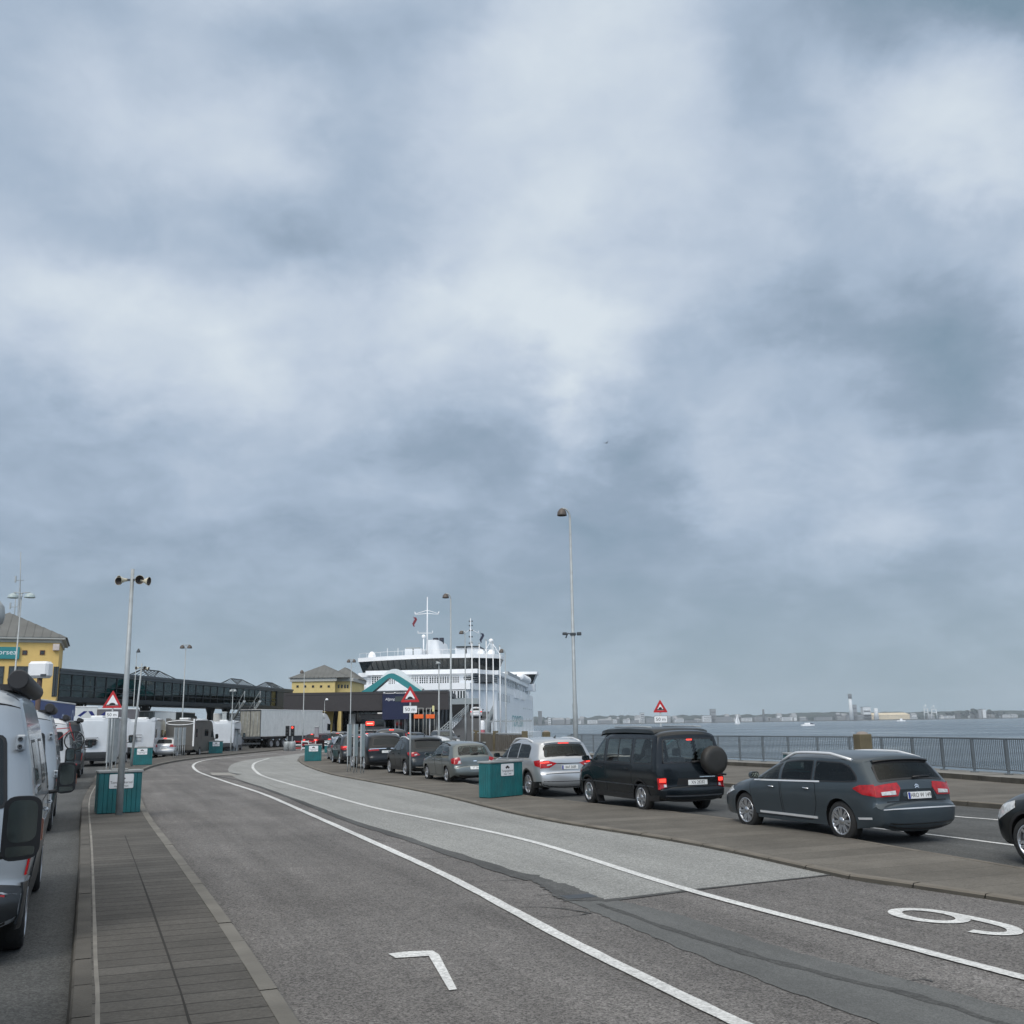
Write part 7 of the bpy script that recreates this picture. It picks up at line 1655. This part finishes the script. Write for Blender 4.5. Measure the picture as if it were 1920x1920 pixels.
# saloon windows in panels, forward face
def wpan(px0, px1, py0, py1, y, name='window', n=6, mf=M_SHIP):
    a, b = L2(px0, py0, y), L2(px1, py1, y); yy = y
    m = MB(); m.box(a.x, b.x, yy - .06, yy, b.z, a.z, 0); w = m.build(name, M_DKGL, t)
    m = MB()
    for i in range(n + 1): x = a.x + (b.x - a.x) * i / n; m.box(x - .07, x + .07, yy - .12, yy - .061, b.z, a.z)
    m.box(a.x, b.x, yy - .13, yy - .121, a.z - .06, a.z + .02); m.build('window_frame', mf, w)
for px0, px1 in ((695, 713), (727, 740), (771, 784), (786, 803), (805, 823), (825, 843), (846, 862)): wpan(px0, px1, 1268, 1284, -5.05, n=4)
for px0, px1 in ((843, 856), (858, 874)): wpan(px0, px1, 1295, 1309, -9.7, n=3)
m = MB(); a, b = L2(841, 1310, -9.7), L2(898, 1325, -9.7); m.box(a.x, b.x, -9.75, -9.2, b.z, a.z); m.build('bow_panel', M_SHIPG, t)
m = MB(); a, b = L2(835, 1321, -9.7), L2(899, 1345, -9.7); m.box(a.x, b.x, -9.8, -9.3, b.z, a.z); m.build('car_deck_opening', M_GAP, t)
for px in (874.5, 881, 887): c = L2(px, 1271.5, -5.1); m = MB(); m.lathe([(0, .02), (.42, .02), (.45, 0)], 14, 0, frame((c.x, -5.05, c.z), (1, 0, 0), (0, 0, 1))); m.build('porthole', M_DKGL, t)
m = MB(); a, b = L2(889, 1262, -5), L2(930, 1284, -5); m.box(b.x - 5.2, hwf - .45, -4, 6, ZD + .3, ZE2 - .3); m.build('open_deck_recess', M_DGALV, t)
for z_ in (ZD + .35, ZD + .7, ZD + 1.05):
    m = MB(); m.tube([(x, y - .1, z_) for x, y in plan(hwf - .05, -9.2, 40, 9.5, 9.2)], .03, 5); m.build('deck_railing', M_SHIP, t)
# starboard side: windows on the long wall, life rafts, side doors
def side_row(y0, y1, z0, z1, n, w):
    for i in range(n):
        y = y0 + (y1 - y0) * i / max(1, n - 1); m = MB(); m.box(hwf - .02, hwf + .03, y, y + w, z0, z1); m.build('window', mat('side window glass', (.035, .045, .055), .1, var=.2), t)
side_row(3, 24, ZB2 + 1.0, ZC - .3, 8, 1.1); side_row(9, 44, ZD + .4, ZE2 - .1, 9, 1.0); side_row(46, 80, ZD + .4, ZE2 - .2, 6, 2.0); side_row(60, 84, ZA + 1.8, ZB2 + .4, 5, 2.2)
m = MB()
for y in (36, 52): m.box(hwf - .02, hwf + .28, y, y + 11, ZC - .5, ZD + .2)
m.build('side_door_frame', M_SHIP, t)
m = MB(); m.box(hwf - .3, hwf + .25, 20, 84, ZE2 + .9, ZF2 + .75); m.build('boat_deck_rail', mat('grey boat deck plating', (.36, .38, .39), .5), t)
for y in (50, 54, 58, 62, 66, 70): m = MB(); m.lathe([(0, -1.2), (.7, -1.2), (.95, -.8), (.95, .8), (.7, 1.2), (0, 1.2)], 12, 0, Matrix.Translation((hwf + .3, y, ZF2 + .9)) @ Matrix.Rotation(R(90), 4, 'X')); m.build('life_raft', M_SHIP, t)
m = MB(); m.text('FORSEA', 3.6, frame((hwf + .05, 44, ZA - 1.4), (0, 1, 0), (0, 0, 1)), 0, sx=2.2); m.build('lettering', mat('teal hull lettering', (.10, .36, .38), .5), t)
m = MB(); m.prism([(hwf + .0, 12), (hwf + 2.0, 20), (hwf + 2.0, LE), (hwf, LE)], -2.6, .3); m.build('fender_belt', M_SHIP, t)
# far bridge at the other end
ys = 72
m = MB(); hw2 = HWF * 1.12; lo2 = [(hw2 * .80, ys), (hw2 * .93, ys + 1), (hw2 * .93, ys + 5), (-hw2 * .93, ys + 5), (-hw2 * .93, ys)]; hi2 = [(hw2 * .80, ys - .6), (hw2, ys), (hw2, ys + 6), (-hw2, ys + 6), (-hw2, ys - .6)]
m.add([Vector((x, y, ZG0 + .2)) for x, y in lo2] + [Vector((x, y, ZG1 + .3)) for x, y in hi2], [(i, (i + 1) % 5, 5 + (i + 1) % 5, 5 + i) for i in range(5)] + [(4, 3, 2, 1, 0), (5, 6, 7, 8, 9)]); m.build('aft_bridge_windows', M_DKGL, t)
m = MB(); m.prism([(x * 1.02, y + (.5 if y > ys + 2 else -.5)) for x, y in hi2], ZG1 + .305, ZTOP + .2); m.build('aft_bridge_roof', M_SHIP, t)
m = MB(); m.box(hwf - 3, hw2 * .97, ys + .5, ys + 5, ZG0 - 1.6, ZG0 + .19); m.build('aft_wing_support', M_SHIPS, t)
# superstructure on the roof: funnel, deck house, masts, domes
a, b = L2(803, 1204, 22), L2(838, 1229, 22); zf0, zf1 = ZTOP - .5, a.z
m = MB(); k = [(a.x, 16), (a.x - .0, 30), (b.x, 30), (b.x, 16)]
rr = [rounded([Vector(p) for p in k], 1.4, 4), rounded([Vector((p[0] * 1 + (.5 if p[0] == a.x else -1.0), p[1])) for p in k], 1.4, 4)]; n = len(rr[0])
m.add([Vector((p.x, p.y, zf0)) for p in rr[0]] + [Vector((p.x, p.y, zf1)) for p in rr[1]], [(i, (i + 1) % n, n + (i + 1) % n, n + i) for i in range(n)] + [tuple(range(n, 2 * n))], 0, True); m.build('funnel', M_SHIP, t, sharp=40)
for px in (817, 828): c = L2(px, 1200, 23); m = MB(); m.tube([(c.x, 23, zf1 - .3), (c.x, 23, zf1 + .95)], .62 if px < 820 else .5, 12); m.build('exhaust_pipe', mat('navy exhaust', (.008, .012, .03), .5), t)
for px0, px1, pt in ((758, 790, 1216), (854, 872, 1215), (876, 899, 1214)): a, b = L2(px0, pt, 12), L2(px1, 1230, 12); m = MB(); m.box(a.x, b.x, 12, 20, ZTOP - .3, a.z); m.build('deck_house', M_SHIPS, t)
m = MB(); a, b = L2(855, 1214, 11), L2(899, 1216, 11); m.box(a.x, b.x, 11.5, 21, a.z + .02, a.z + .25); m.build('deck_house_roof', M_STEEL, t)
def mast(px, ptop, pbot, dy, r, arms, name='mast'):
    c, e = L2(px, ptop, dy), L2(px, pbot, dy); m = MB(); m.tube([(c.x, dy, e.z), (c.x, dy, (c.z + e.z) / 2), (c.x, dy, c.z)], [r, r * .8, r * .4], 8)
    for (pa, pl, pr_, up) in arms:
        q, w, v = L2(px, pa, dy), L2(pl, pa + up, dy), L2(pr_, pa + up, dy); m.tube([(w.x, dy, w.z), (q.x, dy, q.z), (v.x, dy, v.z)], r * .35, 5)
        m.tube([(w.x, dy, w.z), (w.x, dy, w.z + .5)], .06, 5); m.tube([(v.x, dy, v.z), (v.x, dy, v.z + .5)], .06, 5)
    return m.build(name, M_SHIP, t)
mast(801, 1119, 1230, 14, .19, ((1144, 777, 823, 7), (1187, 783, 811, 0), (1150, 778, 822, 2)))
mast(883, 1160, 1230, 16, .15, ((1180, 872, 898, 8),))
for zz in (1165, 1173, 1182, 1194, 1206):
    for px in (881, 886): c = L2(px, zz, 16); m = MB(); m.rbox(c.x - .12, c.x + .12, 15.8, 16.2, c.z - .18, c.z + .1, .04); m.build('mast_light', M_DGALV, t)
m = MB(); c = L2(774, 1216, 8); e = L2(774, 1229, 8); m.tube([(c.x, 8, ZTOP), (c.x, 8, c.z)], .15, 6); m.rbox(c.x - 1.5, c.x + 1.5, 7.8, 8.2, c.z, c.z + .25, .05); m.build('radar', M_SHIPG, t)
m = MB(); c = L2(794, 1194, 13); m.tube([(c.x, 13, ZTOP), (c.x, 13, c.z)], .14, 6); m.lathe([(0, .5), (.35, .35), (.45, 0), (.2, -.3), (0, -.3)], 10, 0, Matrix.Translation((c.x, 13, c.z))); m.build('sensor_mast', M_SHIP, t)
for px, dy in ((695, 3), (903, 3), (922, 4)): c = L2(px, 1231, dy); m = MB(); m.lathe([(.75, -.4), (.8, .0), (.62, .5), (.3, .78), (0, .85)], 14, 0, Matrix.Translation((c.x, dy, ZTOP + .4))); m.build('radar_dome', M_SHIP, t)
m = MB(); c = L2(922, 1212, 6)
for dx in (-1.2, 0, 1.2): m.tube([(c.x + dx * 1.6, 6, ZTOP), (c.x, 6, c.z + 1)], .07, 5)
m.lathe([(0, .5), (.4, .3), (.5, 0), (.3, -.2), (0, -.2)], 10, 0, Matrix.Translation((c.x, 6, c.z + 1.0))); m.build('tripod_aerial', M_SHIP, t)
m = MB()
for px in (725, 745): c = L2(px, 1226, 4); m.tube([(c.x, 4, ZTOP), (c.x, 4, ZTOP + 1.9)], .05, 5)
m.build('whip_aerial', M_SHIP, t)
# flags on the halyards
for px, py, lab, mm in ((776, 1165, 'small red flag hanging from the ferry mast', mat('red flag cloth', (.16, .02, .03), .8)), (902, 1195, 'small dark flag hanging behind the ferry aft mast', mat('dark flag cloth', (.02, .025, .05), .8))):
    q = at(px, py, YF + 14); f = thing('flag', lab, 'flag', q, 0); m = MB(); vs = []
    for i in range(5): vs += [(.25 * math.sin(i * 1.5) - .1, .1, .9 - i * .45), (.25 * math.sin(i * 1.5) + .5 - i * .06, .12 * math.cos(i * 2), .8 - i * .5)]
    m.add(vs, [(2 * i, 2 * i + 1, 2 * i + 3, 2 * i + 2) for i in range(4)]); m.tube([(-.12, .1, -1.2), (-.12, .1, 1.1)], .02, 4); m.build('cloth', mm, f)

# ------------------------------------------------------------------ the far shore, about four kilometres across the sound
M_FAR = mat('far woodland', (.018, .030, .024), .95, var=.4, scale=.02)
random.seed(11)
prof = [(-3400, 26), (960, 18), (1000, 19), (1040, 17), (1075, 14), (1110, 18), (1170, 20), (1235, 15), (1280, 18), (1330, 16), (1400, 17), (1470, 17), (1540, 20), (1600, 19), (1650, 17), (1700, 18), (1760, 17), (1830, 18), (1900, 17), (1960, 16), (3200, 20)]
def pint(px):
    for (a, b), (c, d) in zip(prof, prof[1:]):
        if a <= px <= c: return b + (d - b) * (px - a) / (c - a)
    return 18
YS = 4050.0
m = MB(); rows = []
xs = [-2600 + i * 9 for i in range(1000)]
vs = []
for x in xs:
    px = 960 + x / YS * FPX; h = max(5, pint(px) / FPX * YS * .82); nn = random.uniform(.86, 1.12)
    for (dy, f) in ((0, -.1), (5, .45), (30, .70), (120, .95 * nn), (200, 1.0 * nn), (420, .9)): vs.append(Vector((x, YS + dy + 60 + random.uniform(-3, 3), SEA + h * f)))
m.add(vs, [(6 * i + j, 6 * i + 6 + j, 6 * i + 7 + j, 6 * i + 1 + j) for i in range(len(xs) - 1) for j in range(5)], 0)
struct(m, 'woodland_ridge', M_FAR, 'long wooded ridge on the far shore', kind='stuff')
m = MB(); m.box(-2700, 6400, YS - 30, YS + 900, SEA - 1, SEA + 3); struct(m, 'far_land', mat('far shore ground', (.07, .07, .06), .9))
M_FW = mat('far white wall', (.62, .64, .65), .8, var=.1, scale=.05); M_FG = mat('far grey wall', (.22, .23, .24), .8, var=.1, scale=.05); M_FD = mat('far dark wall', (.10, .105, .11), .8); M_FB = mat('far beige roof', (.60, .50, .34), .8, var=.08, scale=.02)
FG_ = 'buildings along the far shore'
def far(label, px0, px1, ptop, Y=4030.0, mm=M_FG, depth=30, name='far_building', cat='building', roof=None, bands=3):
    a, b = at(px0, ptop, Y), at(px1, ptop, Y); t = thing(name, label, cat, Vector((a.x, Y, SEA + 2.9)), 0, FG_)
    w, h = b.x - a.x, a.z - SEA - 2.9
    m = MB(); m.box(0, w, 0, depth, 0, h); m.build('wall', mm, t)
    if roof == 'gable':
        m = MB(); m.add([(-1, -1, h), (w + 1, -1, h), (w + 1, depth + 1, h), (-1, depth + 1, h), (-1 + w * .06, depth / 2, h + h * .5), (w - w * .06, depth / 2, h + h * .5)], [(0, 1, 5, 4), (2, 3, 4, 5), (1, 2, 5), (3, 0, 4)]); m.build('roof', M_FG if mm is not M_FB else M_FB, t)
    else:
        m = MB(); m.box(-.6, w + .6, -.6, depth + .6, h, h + 1.5); m.build('roof', M_FD if mm is not M_FB else M_FB, t)
    if bands:
        for i in range(bands): z = h * (i + .6) / (bands + .4); m = MB(); m.box(w * .06, w * .94, -.25, -.05, z - h * .06, z + h * .06); m.build('window_band', M_FD, t)
    return t, w, h
def stack(label, px, ptop, r, Y=4000.0, mm=M_FW, cap=True, name='chimney', cat='chimney'):
    a = at(px, ptop, Y); t = thing(name, label, cat, Vector((a.x, Y, SEA + 2.9)), 0, FG_); h = a.z - SEA - 2.9
    m = MB(); m.tube([(0, 0, 0), (0, 0, h * (.82 if cap else 1))], [r, r * .75], 14); m.build('shaft', mm, t)
    if cap: m = MB(); m.tube([(0, 0, h * .82), (0, 0, h)], r * .9, 14); m.build('cap_band', M_FD, t)
far('dark square tower block left end of the far shore skyline', 1009, 1016, 1334, mm=M_FD); far('slim white tower beside the dark tower block on the far shore', 1028, 1033, 1346, mm=M_FW)
far('long low white harbour shed on the far shore left of the lamp post', 1036, 1058, 1350, mm=M_FG, roof='gable'); far('wide grey gabled hall right of the lamp post on the far shore', 1122, 1147, 1351, mm=M_FG, roof='gable')
far('low pale hall beside the wide gabled hall on the far shore', 1102, 1120, 1350, mm=M_FW); far('white domed pavilion on the far shore before the ridge', 1149, 1157, 1351, mm=M_FW, roof='gable'); far('white pavilion with hip roof left of the round tower', 1169, 1179, 1351, mm=M_FW, roof='gable'); far('grey terrace left of the round tower on the far shore', 1184, 1198, 1351)
far('pale tall tower behind the right warning sign on the far shore', 1201, 1208, 1337, mm=M_FW, bands=5); far('grey low terminal right of the pale tower', 1212, 1226, 1347)
far('white stepped ship-like hotel right of the warning sign', 1266, 1282, 1349, mm=M_FW, roof='gable'); far('long pale quay sheds beside the stepped hotel', 1284, 1308, 1351, mm=M_FG)
far('grey square tower block above a broad block in mid shore', 1333, 1342, 1330, mm=M_FG); far('broad pale office block under the square tower', 1318, 1340, 1342, mm=M_FW); far('low pale apartment row right of the broad office block', 1342, 1374, 1345, mm=M_FG)
for i, (a, b, p_) in enumerate(((1392, 1410, 1346), (1415, 1440, 1344), (1444, 1462, 1347), (1466, 1484, 1345), (1530, 1560, 1345))): far(('pale houses right of the sailing boat', 'long pale row left of the motor yacht', 'low grey shed behind the motor yacht', 'pale hall right of the motor yacht', 'long grey shed left of the power station')[i], a, b, p_, mm=(M_FW, M_FG, M_FG, M_FW, M_FG)[i])
stack('thin church spire on the far shore skyline', 1431, 1330, 5, mm=M_FD, cap=False, name='spire', cat='spire')
stack('tall white chimney with dark top at the far power station', 1593, 1301, 8); far('grey boiler house beside the tall chimney', 1596, 1606, 1322, mm=M_FG); far('white power station block with frame right of the chimney', 1618, 1632, 1326, mm=M_FW, bands=2); stack('slim white silo right of the power station block', 1642, 1328, 9, mm=M_FW, cap=False, name='silo', cat='silo')
far('long low power station hall at the foot of the chimney', 1590, 1634, 1341, mm=M_FG); far('long beige warehouse roof on the far shore', 1634, 1706, 1341, mm=M_FB, bands=0, roof='gable', depth=60)
def crane(label, px, ptop, w):
    a = at(px, ptop, 4000.0); t = thing('harbour_crane', label, 'crane', Vector((a.x, 4000, SEA + 2.9)), 0, FG_); h = a.z - SEA - 2.9
    m = MB()
    for x in (-w, w): m.tube([(x, 0, 0), (x * .7, 0, h * .7)], 1.6, 5)
    m.tube([(-w, 0, h * .45), (w, 0, h * .45)], 1.4, 5); m.tube([(-w, 0, h * .68), (w, 0, h * .68)], 1.6, 5); m.build('portal', M_FW, t)
    m = MB(); m.tube([(0, 0, h * .68), (w * .2, 0, h)], 1.4, 5); m.tube([(w * .2, 0, h), (-w * 1.2, 0, h * .75)], 1.0, 5); m.build('jib', M_FW, t)
crane('pale harbour crane left of a pair on the far shore', 1735, 1321, 9); crane('pale harbour crane right of a pair on the far shore', 1750, 1322, 11)
far('grey silo block with rounded trees at right of far shore', 1834, 1840, 1331, mm=M_FG, bands=0); far('pale silo tower beside the grey silo block', 1842, 1848, 1330, mm=M_FW, bands=0); far('white hall near the right end of the far shore', 1880, 1894, 1340, mm=M_FW); far('white shed at the right end of the far shore', 1897, 1908, 1341, mm=M_FW, roof='gable'); far('small white shed between cranes and silos', 1776, 1790, 1342, mm=M_FW)
far('pale shed just right of the beige warehouse', 1706, 1720, 1345, mm=M_FW)
for i, px in enumerate((1808, 1826, 1856, 1781, 1876)):
    Y = 4040; a = at(px, (1331, 1327, 1330, 1334, 1333)[i], Y); t = thing('round_tree_clump', ('round dark tree crown left of the silos', 'large round tree crown behind the silos', 'round tree crown right of the silos', 'low round tree crown right of the cranes', 'small round tree crown near the right hall')[i], 'tree', Vector((a.x, Y, SEA + 2.9)), 0, 'trees on the far shore')
    h = a.z - SEA - 2.9; m = MB(); m.tube([(0, 0, 0), (0, 0, h * .5)], 1.2, 6); m.build('trunk', M_RUST, t)
    m = MB()
    for k in range(9): m.lathe([(0, 7), (5, 5.5), (8, 1), (6.5, -4), (0, -6)], 8, 0, Matrix.Translation((random.uniform(-13, 13), random.uniform(-6, 6), h * random.uniform(.45, .82))) @ Matrix.Rotation(random.random() * 3, 4, 'Z') @ Matrix.Scale(random.uniform(.7, 1.1), 4))
    m.build('crown', M_FAR, t)
random.seed(23)
kinds = [('tiny pale house low among the trees of the far shore', M_FW, 'gable'), ('tiny grey house low among the trees of the far shore', M_FG, 'gable'), ('tiny dark block standing on the wooded far shore', M_FD, None)]
for i in range(54):
    px = random.uniform(985, 1925); lab, mm, rf = kinds[random.choice((0, 0, 1, 1, 2))]; yh = 1358.7 - (px - 960) * .0148
    w_ = random.uniform(3.5, 11); tp = yh - random.uniform(3.0, 9.5)
    far(lab, px, px + w_, tp, Y=4055 + random.uniform(0, 40), mm=mm, depth=20, roof=rf, bands=0, name='far_house', cat='house')
# boats
def wl(px, py): return g(px, py, SEA)
q = wl(1383, 1357.6); t = thing('sailing_boat', 'small sailing boat with tall white sail out on the water', 'boat', q, R(20))
H = at(1383, 1338, q.y).z - SEA
m = MB(); m.prism([(-4.5, -1), (2, -1.3), (5, 0), (2, 1.3), (-4.5, 1)], -.3, 1.1); m.build('hull', M_SHIP, t); m = MB(); m.tube([(.5, 0, 1), (.5, 0, H)], .1, 6); m.build('mast', M_GALV, t)
m = MB(); m.add([(.3, .05, 1.6), (-4.2, .5, 1.7), (.35, .05, H - .2), (-2.2, .5, H * .5), (.3, -.02, 1.6), (.35, -.02, H - .2)], [(0, 1, 3), (0, 3, 2)]); m.add([(.7, 0, H - 1), (4.6, 0, 1.4), (.9, -.6, 2)], [(0, 1, 2)]); m.build('sail', M_SHIP, t)
q = wl(1515, 1361); t = thing('motor_yacht', 'white motor yacht with dark canopy crossing the water', 'boat', q, R(8))
m = MB(); m.prism([(-5.2, -1.5), (2.5, -1.6), (5.6, 0), (2.5, 1.6), (-5.2, 1.5)], -.4, 1.2); m.build('hull', M_SHIP, t); m = MB(); m.rbox(-2.6, 1.6, -1.1, 1.1, 1.2, 2.3, .25); m.build('cabin', M_SHIP, t); m = MB(); m.rbox(1.0, 4.2, -.9, .9, 1.25, 2.0, .2); m.build('canopy', M_NAVY, t); m = MB(); m.tube([(-1.2, 0, 2.3), (-1.4, 0, 7.5)], .08, 5); m.tube([(-1.3, 0, 5.2), (1.2, 0, 2.4)], .03, 4); m.build('mast', M_GALV, t)
q = wl(1690, 1352.4); t = thing('speed_boat', 'tiny pale boat close under the beige warehouse', 'boat', q, R(175))
m = MB(); m.prism([(-7, -2), (4, -2), (8, 0), (4, 2), (-7, 2)], -.4, 1.6); m.build('hull', M_SHIP, t); m = MB(); m.rbox(-2, 2, -1.2, 1.2, 1.6, 5, .2); m.build('cabin', M_SHIP, t)

# ------------------------------------------------------------------ air
hm = bpy.data.materials.new('harbour haze'); hm.use_nodes = True; nt = hm.node_tree; nt.nodes.clear()
ho = nt.nodes.new('ShaderNodeOutputMaterial'); hv = nt.nodes.new('ShaderNodeVolumePrincipled'); hv.inputs['Color'].default_value = (.80, .86, .92, 1); hv.inputs['Density'].default_value = .000085; hv.inputs['Anisotropy'].default_value = 0.0
nt.links.new(hv.outputs[0], ho.inputs['Volume'])
m = MB(); m.box(-3700, 6700, -300, 5100, -8, 135); struct(m, 'haze', hm, kind='stuff')
